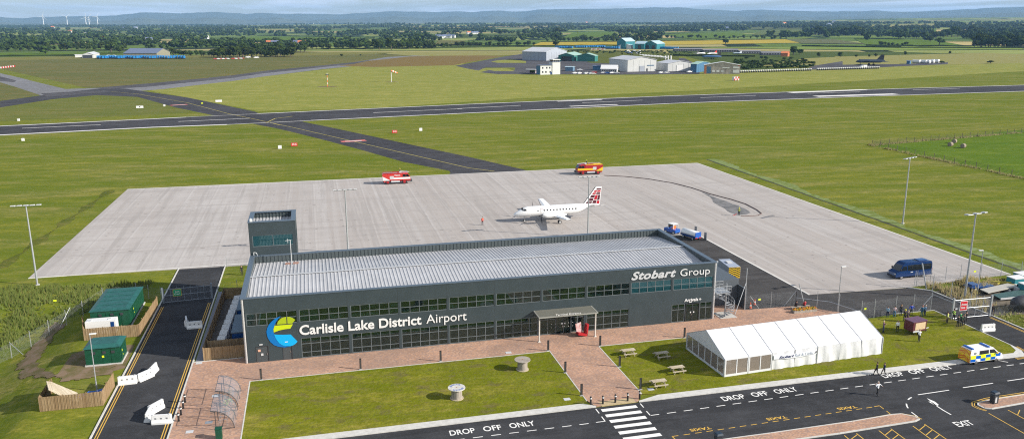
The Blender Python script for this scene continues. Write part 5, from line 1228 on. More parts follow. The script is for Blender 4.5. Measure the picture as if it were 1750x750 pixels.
# ---- traffic cones
for q, (x, y) in enumerate([(72.95,3.0),(74.35,4.2)]):
    r = empty('traffic_cone', (x,y,0.02), 0, ['traffic cone closer to the fence beside the annex','traffic cone farther out on the tarmac beside the annex'][q], 'traffic cone', 'orange traffic cones')
    b = MB(); b.lathe([(0.2,0.04),(0.14,0.35)],10); b.lathe([(0.10,0.6),(0.03,0.95)],10); b.build('cone', mat('cone_orange',(0.75,0.12,0.03),0.5) if q == 0 else bpy.data.materials['cone_orange'], r)
    b = MB(); b.lathe([(0.14,0.35),(0.10,0.6)],10); b.build('band', 'white', r); b = MB(); b.box(-0.25,-0.25,0,0.25,0.25,0.04); b.build('base', 'dark', r)
# flower bed
fb = empty('flower_planter', (79.8,-0.6,GZ), 0, 'low planter of orange and yellow flowers in front of the seated pair', 'planter'); b = MB(); b.box(-1.9,-0.4,0,1.9,0.4,0.35); b.build('trough', 'old_wood', fb)
b = MB(); random.seed(2)
for _ in range(260): x, y, z = random.uniform(-1.9,1.9), random.uniform(-.42,.42), random.uniform(0.35,0.62); b.m = random.choice((0,0,1,2)); b.ball((x,y,z),0.06,5,3)
b.build('flowers', ['yellow','orange','weed1'], fb)
# mobility scooter style red display stand under the canopy
rd = empty('display_stand', (44.6,-1.5,GZ), 0.2, 'red and white advertising display with a red seat beside the entrance doors', 'display stand')
b = MB(); b.X = Matrix.Rotation(-0.18,4,'Y'); b.box(-0.75,0.1,0.5,0.15,0.16,2.0); b.build('poster_board', mat('poster',(0.55,0.5,0.5),0.6,noise_amt=0.0,col2=(0.4,0.12,0.1),nscale=3), rd)
b = MB(); b.X = Matrix.Rotation(0.15,4,'Y'); b.box(0.25,-0.25,0.3,0.65,0.25,1.7); b.build('seat_back', 'darkred', rd); b = MB(); b.X = Matrix.Rotation(0.3,4,'Y'); b.box(-1.0,-0.45,0.1,0.5,0.35,0.42); b.build('base', 'darkred', rd)
# hose on the apron
hp = [(1033,300),(1070,302),(1108,306),(1150,313),(1182,321),(1215,332),(1250,341),(1275,349),(1294,359),(1301.5,365),(1296,368),(1280,369.5),(1266,369.5)]
b = MB(); b.path([tuple(G(u,v,0.1)) for u, v in hp], 0.13, 5); tag(b.build('fire_hose', mat('hose_brown',(0.10,0.06,0.05),0.7)), 'long dark red fire hose curving across the concrete to the firefighter', 'hose')
# hay bales
M['bale'] = mat('hay_bale', (0.26,0.21,0.16), 0.95, noise_amt=0.3, nscale=3, bump=0.6); M['bwrap'] = mat('bale_wrap', (0.10,0.09,0.08), 0.8, noise_amt=0.3, nscale=4)
for q, (x, y, a) in enumerate([(226.5,135,0.3),(233.5,141,0.5),(228,130.8,0.35)]):
    b = MB(); b.X = Matrix.Rotation(a,4,'Z') @ Matrix.Translation((0,0,0.74)) @ Matrix.Rotation(PI/2,4,'Y'); b.lathe([(0.68,-0.65),(0.76,-0.6),(0.76,0.6),(0.68,0.65)],16); tag(b.build('hay_bale', 'bale', loc=(x,y,0)), ['round bale in the paddock, front one of the left pair','round bale in the paddock, behind the other of the left pair','round bale lying apart on the right in the paddock'][q], 'hay bale', 'round bales in the paddock')
# ================================================================ VEHICLES  (local frame: +x forward, y left, z up)
def wheel(parent, x, y, r, w, rim='lgrey', tyre='tyre', n=18):
    b = MB(); b.X = Matrix.Translation((x,y,r)) @ Matrix.Rotation(PI/2,4,'X'); b.lathe([(r*0.62,-w/2),(r*0.95,-w/2),(r,-w/2+0.03),(r,w/2-0.03),(r*0.95,w/2),(r*0.62,w/2)], n); t = b.build('wheel', tyre, parent, smooth=True)
    b = MB(); b.X = Matrix.Translation((x,y,r)) @ Matrix.Rotation(PI/2,4,'X'); b.lathe([(r*0.6,-w/2-0.012),(r*0.6,w/2+0.012)], n); b.lathe([(r*0.22,-w/2-0.04),(r*0.22,w/2+0.04)],8); b.build('rim', rim, t)
def onside(mb, pts, hw, s, t=0.012, inset=None):
    """thin plate on a vehicle side, pts in x,z; follows the tumblehome"""
    f = [(x, s*(hw-(inset(z) if inset else 0)+t), z) for x, z in pts]; g = [(x, s*(hw-(inset(z) if inset else 0)-0.02), z) for x, z in pts]
    n = len(pts); A = sum(pts[i][0]*pts[(i+1)%n][1]-pts[(i+1)%n][0]*pts[i][1] for i in range(n))
    ccw = (A > 0) == (s < 0); fr = tuple(range(n)) if ccw else tuple(range(n-1,-1,-1))
    mb.add(f+g, [fr]+[((i, n+i, n+(i+1)%n, (i+1)%n)) for i in range(n)])
def arch(cx, z0, r, n=8): return [(cx-r*math.cos(PI*i/n), z0+r*math.sin(PI*i/n)) for i in range(n+1)]
# ---- blue minibus
def minibus():
    r = empty('minibus', (107.3,10.45,0.065), PI+0.02, 'dark blue minibus with tinted windows parked on the concrete near the right gate', 'minibus')
    hw = 1.0; ins = lambda z: max(0, (z-1.25))*0.10
    prof = [(-3.65,0.45),(-3.6,2.35),(-3.45,2.72),(-3.0,2.80),(1.6,2.80),(2.0,2.68),(2.35,2.35),(2.95,1.42),(3.5,1.18),(3.68,0.95),(3.7,0.42)]
    b = MB(); b.side(prof+[(-3.65,0.42)], -hw, hw, ins); b.build('body', mat('minibus_navy',(0.004,0.028,0.11),0.25,coat=0.5,noise_amt=0.05), r, bevel=0.05, smooth=True, recalc=True)
    for s in (-1, 1):
        g = MB(); onside(g, [(-3.4,1.4),(1.35,1.4),(1.35,2.35),(-3.4,2.35)], hw, s, 0.01, ins); g.build('side_windows', 'glass', r)
        g = MB(); onside(g, [(1.5,1.45),(2.75,1.45),(2.2,2.2),(1.55,2.25)], hw, s, 0.01, ins); g.build('cab_window', 'glass', r)
        g = MB(); g.box(2.75,s*1.02-0.1*(s<0),1.5,2.9,s*1.02+0.1*(s>0)+0.05,1.85); g.build('wing_mirror', 'black', r)
        l = MB(); l.box(3.62,s*0.75-0.18,0.85,3.72,s*0.75+0.18,1.08); l.build('headlight', 'chrome', r)
        l = MB(); l.box(-3.67,s*0.85-0.08,0.9,-3.63,s*0.85+0.08,1.5); l.build('tail_light', 'darkred', r)
        for x in (-2.0,2.45): wheel(r, x, s*0.86, 0.36, 0.24, 'chrome')
        g = MB(); onside(g, [(-0.2+0.5,1.05),(0.75,1.05),(0.75,1.2),(0.3,1.2)], hw, s, 0.012, ins); g.build('side_logo', 'lgrey', r)
    w_ = MB(); w_.add([(2.40,-0.84,2.30),(2.97,-0.93,1.45),(2.97,0.93,1.45),(2.40,0.84,2.30),(2.36,-0.84,2.28),(2.93,-0.93,1.43),(2.93,0.93,1.43),(2.36,0.84,2.28)], [(0,1,2,3),(4,7,6,5),(0,4,5,1),(1,5,6,2),(2,6,7,3),(3,7,4,0)]); w_.build('windscreen', 'glass', r)
    w_ = MB(); w_.box(-3.655,-0.8,1.5,-3.60,0.8,2.3); w_.build('rear_window', 'glass', r)
    b = MB(); b.box(-2.7,-0.6,2.80,-1.0,0.6,2.93); b.build('roof_unit', 'navy', r, bevel=0.04); b = MB(); b.box(-0.9,-0.3,2.8,-0.5,0.3,2.84); b.build('roof_hatch', 'glass', r)
    b = MB(); b.box(-3.75,-0.95,0.35,-3.6,0.95,0.6); b.box(3.6,-0.95,0.35,3.78,0.95,0.62); b.build('bumper', 'black', r)
minibus()
# ---- police van
def police():
    r = empty('police_van', (91.25,-21.85,0.022), 0.04, 'police van in blue and yellow chequers with orange striped rear on the road', 'police van')
    hw = 0.95; ins = lambda z: max(0, (z-1.05))*0.16
    prof = [(-2.6,0.32),(-2.6,1.15),(-2.5,1.8),(-2.35,1.98),(0.95,2.0),(1.15,1.93),(1.9,1.25),(2.4,1.08),(2.6,0.85),(2.62,0.32)]
    b = MB(); b.side(prof, -hw, hw, ins); b.build('body', 'white_gloss', r, bevel=0.05, smooth=True, recalc=True)
    blue = mat('police_blue',(0.0,0.10,0.48),0.35,noise_amt=0); yel = mat('police_yellow',(0.72,0.85,0.02),0.35,noise_amt=0)
    for s in (-1, 1):
        bm1, bm2 = MB(), MB(); xs_ = [-2.4,-1.65,-0.9,-0.2,0.55,1.3]
        for row, (z0, z1) in enumerate(((0.80,1.20),(0.42,0.80))):
            for c_ in range(6):
                x0 = -2.5+c_*0.78; x1 = x0+0.78
                if row == 1 and (abs((x0+x1)/2+1.55) < 0.45 or abs((x0+x1)/2-1.6) < 0.5): continue
                onside(bm1 if (c_+row)%2 else bm2, [(x0,z0),(x1,z0),(x1,z1),(x0,z1)], hw, s, 0.012, ins)
        onside(bm2, [(-2.5,1.2),(1.6,1.2),(1.2,1.27),(-2.5,1.27)], hw, s, 0.013, ins)
        bm1.build('blue_squares', blue, r); bm2.build('yellow_squares', yel, r)
        g = MB(); onside(g, [(-1.15,1.30),(0.30,1.30),(0.30,1.78),(-1.15,1.78)], hw, s, 0.012, ins); g.build('side_windows', 'glass', r)
        g = MB(); onside(g, [(0.45,1.30),(1.65,1.28),(1.15,1.76),(0.45,1.78)], hw, s, 0.012, ins); g.build('cab_window', 'glass', r)
        g = MB(); g.X = Matrix.Translation((-1.8,s*(hw-0.065),1.52)) @ Matrix.Rotation(PI/2,4,'X'); g.lathe([(0.16,-0.02),(0.16,0.02)],12); g.build('badge', 'grey', r)
        for x in (-1.55,1.6): wheel(r, x, s*0.83, 0.33, 0.22, 'chrome')
        l = MB(); l.box(2.5,s*0.68-0.17,0.78,2.63,s*0.68+0.17,0.96); l.build('headlight', 'chrome', r)
        g = MB(); g.box(1.45,s*1.0-0.12*(s<0),1.2,1.6,s*1.0+0.12*(s>0),1.4); g.build('wing_mirror', 'yellow', r)
    w_ = MB(); w_.add([(1.17,-0.78,1.94),(1.92,-0.86,1.27),(1.92,0.86,1.27),(1.17,0.78,1.94)], [(0,1,2,3)]); w_.add([(1.15,-0.78,1.92),(1.9,-0.86,1.25),(1.9,0.86,1.25),(1.15,0.78,1.92)], [(0,3,2,1)]); w_.build('windscreen', 'glass', r)
    c = MB(); d = MB(); x = -2.613
    for k_ in range(8):
        for s in (-1,1):
            z0 = 0.3+k_*0.24; q = [(x,s*0.0,z0+0.45),(x,s*0.9,z0),(x,s*0.9,z0+0.12),(x,s*0.0,z0+0.57)]
            q = [(-2.615 if p[2] < 1.15 else -2.615+(p[2]-1.15)*0.17, p[1]*(1-max(0,p[2]-1.15)*0.15), min(p[2],1.92)) for p in q]
            (c if k_%2 == 0 else c).poly(q if s > 0 else q[::-1])
    d.add([(-2.61,-0.93,0.35),(-2.61,0.93,0.35),(-2.61,0.93,1.15),(-2.61,-0.93,1.15),(-2.49,0.82,1.86),(-2.49,-0.82,1.86)], [(0,3,2,1),(3,5,4,2)])
    d.build('rear_yellow_panel', 'yellow', r, recalc=True); c.build('rear_red_chevrons', mat('chevron_red',(0.6,0.07,0.02),0.5), r)
    for x in (-2.1,0.45):
        l = MB(); l.box(x-0.16,-0.72,2.0,x+0.16,0.72,2.13); l.build('light_bar', 'blue', r, bevel=0.02)
police()
# ---- airfield fire tenders
def tender(loc, rz, lab, body, stripe, roof, lower='lgrey', rear_mark=True):
    r = empty('fire_engine', loc, rz, lab, 'fire engine'); hw = 1.25
    b = MB(); b.side([(-3.6,1.0),(-3.75,2.75),(1.6,2.9),(1.6,1.0)], -hw, hw); b.build('body', body, r, bevel=0.05)
    c = MB(); c.side([(1.62,0.95),(1.62,2.95),(3.1,2.9),(3.75,1.95),(3.85,1.0)], -hw, hw, lambda z: max(0,z-1.9)*0.08); c = c.build('cab', body, r, bevel=0.06, recalc=True)
    g = MB(); g.add([(3.14,-1.1,2.83),(3.77,-1.18,1.98),(3.77,1.18,1.98),(3.14,1.1,2.83)], [(0,1,2,3)]); g.build('windscreen', 'glass', c)
    for s in (-1,1):
        g = MB(); onside(g, [(1.8,1.95),(2.55,1.95),(2.55,2.65),(1.8,2.65)], hw, s, 0.012, lambda z: max(0,z-1.9)*0.08); onside(g, [(2.65,1.95),(3.6,1.95),(3.15,2.65),(2.65,2.65)], hw, s, 0.012, lambda z: max(0,z-1.9)*0.08); g.build('cab_windows', 'glass', c)
        g = MB(); onside(g, [(-1.6,1.35),(3.75,1.35),(3.72,1.85),(-1.6,1.85)], hw, s, 0.013); g.build('stripe', stripe, r)
        if rear_mark: g = MB(); onside(g, [(-3.62,1.05),(-1.8,1.05),(-1.8,1.2),(-3.70,2.2)], hw, s, 0.014); g.build('rear_flash', stripe, r)
        g = MB(); onside(g, [(-1.75,1.45),(-0.7,1.45),(-0.7,2.25),(-1.75,2.25)], hw, s, 0.016); g.build('locker_shutter', 'lgrey', r)
        g = MB(); g.box(-1.4,s*1.05-0.12,0.55,0.9,s*1.05+0.12,1.0); g.build('side_locker', lower, r)
        for x in (-2.3,2.15): wheel(r, x, s*1.0, 0.62, 0.42, 'darkred', n=20)
        l = MB(); l.box(3.84,s*0.85-0.2,1.05,3.9,s*0.85+0.2,1.25); l.build('headlight', 'chrome', r)
        g = MB(); g.box(-3.3,s*1.1-0.1,0.6,-2.95,s*1.1+0.1,1.0); g.build('mudflap', body, r)
    g = MB(); g.box(3.7,-1.2,0.6,4.25,1.2,0.95); g.build('bumper', 'dark', r, bevel=0.05)
    g = MB(); g.box(-3.6,-0.9,0.65,3.6,0.9,1.0); g.build('chassis', 'darkred', r)
    g = MB(); g.tube((1.2,0,3.25),(3.6,0,3.05),0.12,0.08,n=8); g.box(0.9,-0.3,2.9,1.5,0.3,3.3); g.build('water_cannon', 'lgrey', r)
    g = MB()
    for y in (-0.9,-0.5): g.tube((-3.4,y,3.1),(0.2,y,3.1),0.04,n=5)
    for q in range(8): g.tube((-3.2+q*0.45,-0.9,3.1),(-3.2+q*0.45,-0.5,3.1),0.025,n=4)
    for x in (-3.3,0.1): g.box(x-0.04,-0.95,2.75,x+0.04,-0.45,3.1)
    g.build('ladder', 'steel', r)
    g = MB(); g.box(-3.5,-1.2,2.82,1.4,-1.1,3.02); g.box(-3.5,1.1,2.82,1.4,1.2,3.02); g.box(-3.2,0.2,2.85,-1.0,0.9,3.05); g.build('roof_rails', roof, r)
    g = MB(); g.lathe([(0.16,2.95),(0.14,3.15)],8,(2.9,0.8,0)); g.build('beacon', 'blue', r)
    return r
t1 = tender((31.2,115.4,0.065), -0.03, 'red airfield fire engine with white stripe facing right at the back of the apron', 'red', 'white', 'darkred')
o = text_mesh('lettering', 'Rescue', 1, 'white', bold=0.03, width=1.5, height=0.42, extrude=0.004); o.parent = t1; o.location = (-0.45,-1.275,2.25)
t2 = tender((86.4,115.6,0.065), PI-0.06, 'red and yellow airfield fire engine facing left beside the taxiway entrance', 'darkred', 'yellow', 'yellow')
# ---- aircraft (nose towards +x)
def aircraft():
    r = empty('turboprop_airliner', (61.0,64.55,0.065), PI, 'white twin propeller airliner with red tartan tail parked on the concrete', 'aircraft')
    # station: x, half-width, half-height, centre z
    st = [(9.75,0.05,0.05,1.70),(9.6,0.28,0.24,1.72),(9.2,0.52,0.46,1.78),(8.6,0.76,0.68,1.88),(8.0,0.93,0.88,2.02),(7.4,1.06,1.06,2.12),(6.6,1.15,1.15,2.2),(5.5,1.155,1.155,2.22),(0,1.155,1.155,2.22),(-3.0,1.155,1.155,2.22),(-4.6,1.08,1.06,2.32),(-6.2,0.86,0.82,2.52),(-7.8,0.56,0.54,2.76),(-9.2,0.28,0.28,2.95),(-9.95,0.08,0.08,3.05)]
    b = MB(); N = 24; b.loft([[(x, hw*math.cos(2*PI*i/N), zc+hh*math.sin(2*PI*i/N)) for i in range(N)] for x,hw,hh,zc in st]); b.build('fuselage', 'white_gloss', r, smooth=True, recalc=True)
    g = MB()
    for s in (-1,1):
        for q in range(11): x = 3.1-q*0.72; g.box(x-0.14,s*1.10-0.05,2.42,x+0.14,s*1.10+0.05,2.72)
        g.box(4.4,s*1.10-0.05,2.4,4.62,s*1.10+0.05,2.7)
    g.build('cabin_windows', 'glass', r)
    g = MB()
    for s in (-1,1):
        g.add([(8.05,s*0.12,2.80),(7.72,s*0.14,3.14),(7.55,s*0.55,2.99),(7.85,s*0.62,2.66)], [(0,1,2,3) if s<0 else (3,2,1,0)]); 
        g.add([(7.80,s*0.70,2.62),(7.48,s*0.64,2.96),(7.0,s*0.90,2.94),(7.0,s*1.05,2.55)], [(0,1,2,3) if s<0 else (3,2,1,0)])
    for k_, q in enumerate(g.v): g.v[k_] = (q[0]+0.10, q[1]*1.07, q[2]+0.07)
    g.build('cockpit_windows', 'glass', r, recalc=True)
    g = MB(); 
    for s in (-1,1): g.box(9.0,s*0.42-0.02,1.9,9.02,s*0.42,1.92)
    # wings
    def wing(pts_root, pts_tip, name, m='white_gloss', par=r):
        b = MB(); b.loft([pts_root, pts_tip]); return b.build(name, m, par, recalc=True)
    def foil(xl, c, y, z, t): return [(xl,y,z),(xl-c*0.25,y,z+t*0.6),(xl-c*0.6,y,z+t*0.45),(xl-c,y,z),(xl-c*0.6,y,z-t*0.3),(xl-c*0.25,y,z-t*0.4)]
    for s in (-1,1):
        wing(foil(2.1,2.6,s*0.9,1.55,0.42), foil(1.25,1.25,s*10.6,2.55,0.18), 'wing')
        d = MB(); d.loft([foil(2.14,0.12,s*5.0,1.97,0.10),foil(1.30,0.10,s*10.6,2.55,0.06)]); d.build('deicer_boot', 'black', r, recalc=True)
        n = MB(); N2 = 14; ye, ze = s*3.4, 2.0
        n.loft([[(x, ye+w_*math.cos(2*PI*i/N2), zc+h_*math.sin(2*PI*i/N2)) for i in range(N2)] for x,w_,h_,zc in ((4.3,0.22,0.22,2.05),(4.1,0.42,0.45,2.0),(3.2,0.52,0.62,1.95),(1.5,0.52,0.65,1.9),(0.0,0.45,0.5,1.85),(-1.2,0.2,0.2,1.95))]); ns = n.build('engine_nacelle', 'white_gloss', r, smooth=True, recalc=True)
        sp = MB(); sp.X = Matrix.Translation((4.3,ye,2.05)) @ Matrix.Rotation(PI/2,4,'Y'); sp.lathe([(0.2,0),(0.17,0.2),(0.03,0.42)],10); sp.build('spinner', 'grey', ns)
        pr = MB()
        for k_ in range(4):
            a = k_*PI/2+0.35; pr.X = Matrix.Translation((4.45,ye,2.05)) @ Matrix.Rotation(a,4,'X'); pr.add([(0,-0.05,0.1),(0.04,0.06,0.1),(0.10,0.14,0.9),(0.02,0.05,1.68),(-0.02,-0.05,1.68),(-0.08,-0.13,0.9)], [(0,1,2,5),(5,2,3,4)]); pr.add([(0.02,-0.05,0.1),(0.06,0.06,0.1),(0.12,0.14,0.9),(0.04,0.05,1.68),(0.0,-0.05,1.68),(-0.06,-0.13,0.9)], [(1,0,5,2),(2,5,4,3)])
        pr.X = None; pr.build('propeller', 'black', ns)
        # stabiliser
        wing(foil(-7.6,1.7,s*0.4,3.0,0.16), foil(-8.6,0.9,s*4.6,3.75,0.08), 'tailplane')
        d = MB(); d.loft([foil(-7.56,0.1,s*0.6,3.02,0.07),foil(-8.56,0.08,s*4.6,3.75,0.04)]); d.build('deicer_boot', 'black', r, recalc=True)
        wheel(r, 0.3, s*3.15, 0.38, 0.25, 'lgrey'); wheel(r, 0.3, s*3.6, 0.38, 0.25, 'lgrey')
        l = MB(); l.tube((0.3,s*3.4,0.38),(0.3,s*3.4,1.7),0.09); l.box(0.24,s*3.15,0.33,0.36,s*3.6,0.43); l.build('undercarriage_leg', 'lgrey', r)
    # fin with dorsal fillet
    def slab(P, hw): b = MB(); b.side(P, -hw, hw); return b
    fin = [(-5.2,3.1),(-6.3,3.35),(-8.95,6.95),(-10.35,6.95),(-9.95,3.0)]
    f = slab(fin, 0.11).build('tail_fin', 'white_gloss', r, recalc=True)
    TR, TM = mat('tartan_red',(0.40,0.008,0.02),0.4,noise_amt=0), mat('tartan_maroon',(0.08,0.006,0.015),0.4,noise_amt=0)
    ta, tb = MB(), MB()
    def fp(u, v):   # u: 0 leading .. 1 trailing ; v: 0 base .. 1 top
        z = 3.15+3.5*v; xl = -6.35-2.45*v; xt = -9.9-0.35*v; return (xl+(xt-xl)*u, z)
    cells = [(0.06,0.46,0.00,0.16,1),(0.50,0.76,0.0,0.24,1),(0.79,0.98,0.0,0.20,0),(0.08,0.47,0.19,0.37,1),(0.10,0.48,0.40,0.57,1),(0.51,0.75,0.27,0.57,0),(0.78,0.97,0.23,0.57,1),(0.12,0.48,0.61,0.72,0),(0.53,0.96,0.61,0.72,1),(0.14,0.48,0.75,0.87,0),(0.53,0.96,0.75,0.87,0),(0.3,0.98,0.90,0.99,1)]
    for s in (-1,1):
        for u0,u1,v0,v1,c_ in cells: onside(tb if c_ else ta, [fp(u0,v0),fp(u1,v0),fp(u1,v1),fp(u0,v1)], 0.11, s, 0.012)
        for q in range(5): onside(ta if q%2 else tb, [(-5.9-q*0.22,3.02+q*0.05),(-6.05-q*0.22,3.02+q*0.05),(-6.05-q*0.22,3.16+q*0.07),(-5.9-q*0.22,3.14+q*0.07)], 0.11, s, 0.012)
    ta.build('tartan_red_squares', TR, f); tb.build('tartan_dark_squares', TM, f)
    d = MB(); d.side([(-6.2,3.36),(-6.34,3.36),(-8.97,6.96),(-8.83,6.96)], -0.06, 0.06); d.build('deicer_boot', 'black', f, recalc=True)
    wheel(r, 7.3, -0.14, 0.28, 0.16, 'lgrey'); wheel(r, 7.3, 0.14, 0.28, 0.16, 'lgrey'); l = MB(); l.tube((7.3,0,0.28),(7.2,0,1.3),0.07); l.build('undercarriage_leg', 'lgrey', r)
    l = MB(); l.box(6.9,-0.5,1.15,8.2,-0.42,1.45); l.build('gear_door', 'white', r)
    o = text_mesh('lettering', 'Loganair', 1, mat('airline_ink',(0.35,0.12,0.14),0.5,noise_amt=0), width=2.2, height=0.26, extrude=0.003); o.parent = r; o.rotation_euler.z = PI; o.location = (4.2,1.10,2.86)
aircraft()
# ---- fuel trolley and tug behind the terminal
def bowser():
    r = empty('fuel_bowser', (82.5,42.8,0.03), -1.25, 'white and blue tank trailer parked with a tug behind the terminal', 'tank trailer')
    b = MB(); N = 16; b.loft([[(x, 0.95*math.cos(2*PI*i/N)*k_, 1.25+0.8*math.sin(2*PI*i/N)*k_) for i in range(N)] for x,k_ in ((-2.3,0.9),(-2.2,1.0),(2.2,1.0),(2.3,0.9))]); b.build('tank', 'white_gloss', r, smooth=True, recalc=True)
    b = MB(); b.side([(-2.3,0.6),(-2.3,1.1),(2.3,1.1),(2.3,0.6)], -0.97, 0.97); b.build('tank_skirt', 'navy', r)
    b = MB(); b.box(2.31,-0.9,0.65,2.4,0.9,1.95); b.build('rear_cabinet', 'blue', r, bevel=0.02); r.scale = (0.88,)*3
    for s in (-1,1):
        l = MB(); l.box(2.41,s*0.55-0.3,0.55,2.44,s*0.55+0.3,0.78); l.build('tail_light', 'darkred', r)
        for x in (-1.5,1.5): wheel(r, x, s*0.8, 0.38, 0.24, 'lgrey')
bowser()
def tug():
    r = empty('baggage_tug', (80.7,47.6,0.065), 2.0, 'white open-cabbed airport tug hitched behind the tank trailer', 'tug')
    b = MB(); b.side([(-1.5,0.35),(-1.5,1.0),(-0.3,1.05),(0.3,1.05),(0.5,1.15),(1.5,1.05),(1.55,0.35)], -0.8, 0.8); b.build('body', 'blue', r, bevel=0.04)
    b = MB(); b.box(-0.9,-0.78,2.0,0.5,0.78,2.1); [b.box(x-0.04,y-0.04,1.0,x+0.04,y+0.04,2.0) for x in (-0.85,0.45) for y in (-0.72,0.72)]; b.build('cab_roof', 'white', r)
    b = MB(); b.box(-0.5,-0.5,1.05,-0.1,0.5,1.25); b.box(-0.6,-0.5,1.05,-0.5,0.5,1.6); b.build('seat', 'orange', r)
    b = MB(); b.box(0.42,-0.68,1.2,0.44,0.68,1.95); b.build('windscreen', 'glass', r)
    for s in (-1,1):
        for x in (-1.0,1.0): wheel(r, x, s*0.7, 0.32, 0.22, 'white')
tug()
for q, (u, v) in enumerate([(1189,399),(1205.5,409.5)]):
    p = G(u, v, 0.06); b = MB(); b.box(-0.08,-0.35,0,0.08,0.35,1.5); tag(b.build('apron_marker_board', 'grey', loc=p, rz=0.3), ['narrow grey marker board standing on the apron edge, farther from the terminal','narrow grey marker board standing on the apron edge, nearer the dark service yard'][q], 'marker board')
# ---- service truck with chevron rear beyond the annex
def gpu():
    r = empty('service_truck', (77.0,17.6,0.02), 1.45, 'grey box-bodied service truck with yellow and black chevron rear beyond the annex', 'truck'); r.scale = (0.86,)*3
    b = MB(); b.box(-3.3,-1.2,0.9,2.2,1.2,3.2); b.build('box_body', mat('pale_blue_grey_box',(0.30,0.34,0.42),0.5), r, bevel=0.03)
    b = MB(); b.box(2.25,-1.1,0.6,3.9,1.1,2.3); b.build('cab', 'white', r, bevel=0.06); g = MB(); g.box(3.86,-0.95,1.4,3.93,0.95,2.15); g.build('windscreen', 'glass', r)
    y = MB(); y.box(-3.33,-1.15,0.95,-3.305,1.15,3.15); y.build('rear_panel', 'yellow', r); c = MB()
    for k_ in range(6):
        for s in (-1,1):
            z0 = 0.75+k_*0.42; q = [(-3.338,0,z0+0.55),(-3.338,s*1.12,z0),(-3.338,s*1.12,z0+0.2),(-3.338,0,z0+0.75)]; q = [(a,b_,max(0.96,min(3.13,c_))) for a,b_,c_ in q]; c.poly(q if s > 0 else q[::-1])
    c.build('rear_chevrons', 'black', r)
    for s in (-1,1):
        for x in (-2.2,2.9): wheel(r, x, s*1.0, 0.45, 0.28)
    b = MB(); b.box(-1,-0.5,3.2,0.3,0.5,3.4); b.build('roof_unit', 'lgrey', r)
gpu()
# ---- catering trailer on the lawn
def trailer():
    r = empty('catering_trailer', (89.8,-11.9,GZ), 0.12, 'maroon catering trailer with cream side hatch standing on the lawn by the marquee', 'trailer')
    mm = mat('maroon_paint',(0.10,0.025,0.035),0.4)
    b = MB(); b.box(-1.35,-0.8,0.55,1.1,0.8,1.95); b.build('body', mm, r, bevel=0.03); b = MB(); b.box(-1.42,-0.87,1.95,1.17,0.87,2.05); b.build('roof', mat('plum_roof',(0.12,0.06,0.10),0.5), r)
    b = MB(); b.box(-0.95,-0.83,0.8,0.85,-0.801,1.8); b.build('side_hatch', mat('cream_hatch',(0.55,0.42,0.26),0.5), r); b = MB(); b.box(-1.3,-0.86,0.5,-0.1,-0.82,0.72); b.build('side_rail', 'lgrey', r)
    for s in (-1,1): wheel(r, -0.1, s*0.72, 0.3, 0.2, 'white')
    b = MB(); b.tube((1.1,-0.5,0.5),(2.1,0,0.45),0.05); b.tube((1.1,0.5,0.5),(2.1,0,0.45),0.05); b.tube((2.1,0,0.45),(2.4,0,0.45),0.06); b.build('drawbar', 'steel', r)
    b = MB(); b.X = Matrix.Translation((2.0,0,0.12)) @ Matrix.Rotation(PI/2,4,'X'); b.lathe([(0.12,-0.05),(0.12,0.05)],10); b.build('jockey_wheel', 'tyre', r)
trailer()
# ---- scrapyard beside the right gate: old aircraft parts, crates and a fuselage
def scrap(name, px, lab, cat, build):
    p = G(px[0], px[1], 0); r = empty(name, (p.x,p.y,0.01), 0, lab, cat); build(r); return r
def s1(r): b = MB(); b.X = Matrix.Rotation(0.15,4,'Z'); b.loft([[(-3.4,-0.9,0.5),(-3.0,0.9,0.5),(-3.0,0.9,0.62),(-3.4,-0.9,0.62)],[(3.4,-0.7,0.6),(3.4,0.9,0.6),(3.4,0.9,0.8),(3.4,-0.7,0.8)]]); b.build('skin', mat('dull_cream_metal',(0.42,0.40,0.35),0.5), r); b = MB(); b.box(-2.4,-0.5,0,-2.2,0.5,0.5); b.box(2.2,-0.5,0,2.4,0.5,0.6); b.build('trestle', 'dark', r)
scrap('scrap_wing', (1705,499), 'long cream aircraft wing lying on trestles in the scrapyard', 'wing', s1)
def s2(r): b = MB(); b.X = Matrix.Rotation(0.05,4,'Z'); b.loft([[(-3.2,-0.8,0.4),(-2.8,0.9,0.4),(-2.8,0.9,0.5),(-3.2,-0.8,0.5)],[(3.2,-1.3,0.5),(3.3,1.0,0.5),(3.3,1.0,0.66),(3.2,-1.3,0.66)]]); b.build('skin', mat('dark_green_skin',(0.05,0.10,0.09),0.5,noise_amt=0.3), r); b = MB(); b.box(-3.2,-1.35,0.3,3.2,-1.2,0.55); b.build('edge', 'lgrey', r)
scrap('scrap_wing', (1727,508), 'dark green aircraft panel lying in front of the cream wing', 'wing', s2)
def s3(r): b = MB(); b.X = Matrix.Rotation(-0.5,4,'Z'); b.box(-2.6,-0.12,0.5,2.6,0.12,0.85); b.build('beam', mat('faded_yellow',(0.50,0.43,0.06),0.5), r); b = MB(); b.X = Matrix.Rotation(0.25,4,'Z'); b.box(-1.8,0.6,0.4,0.8,0.8,0.7); b.build('cross_beam', bpy.data.materials['faded_yellow'], r)
scrap('yellow_beam', (1722,490), 'long faded yellow lifting beam across the scrap heap', 'beam', s3)
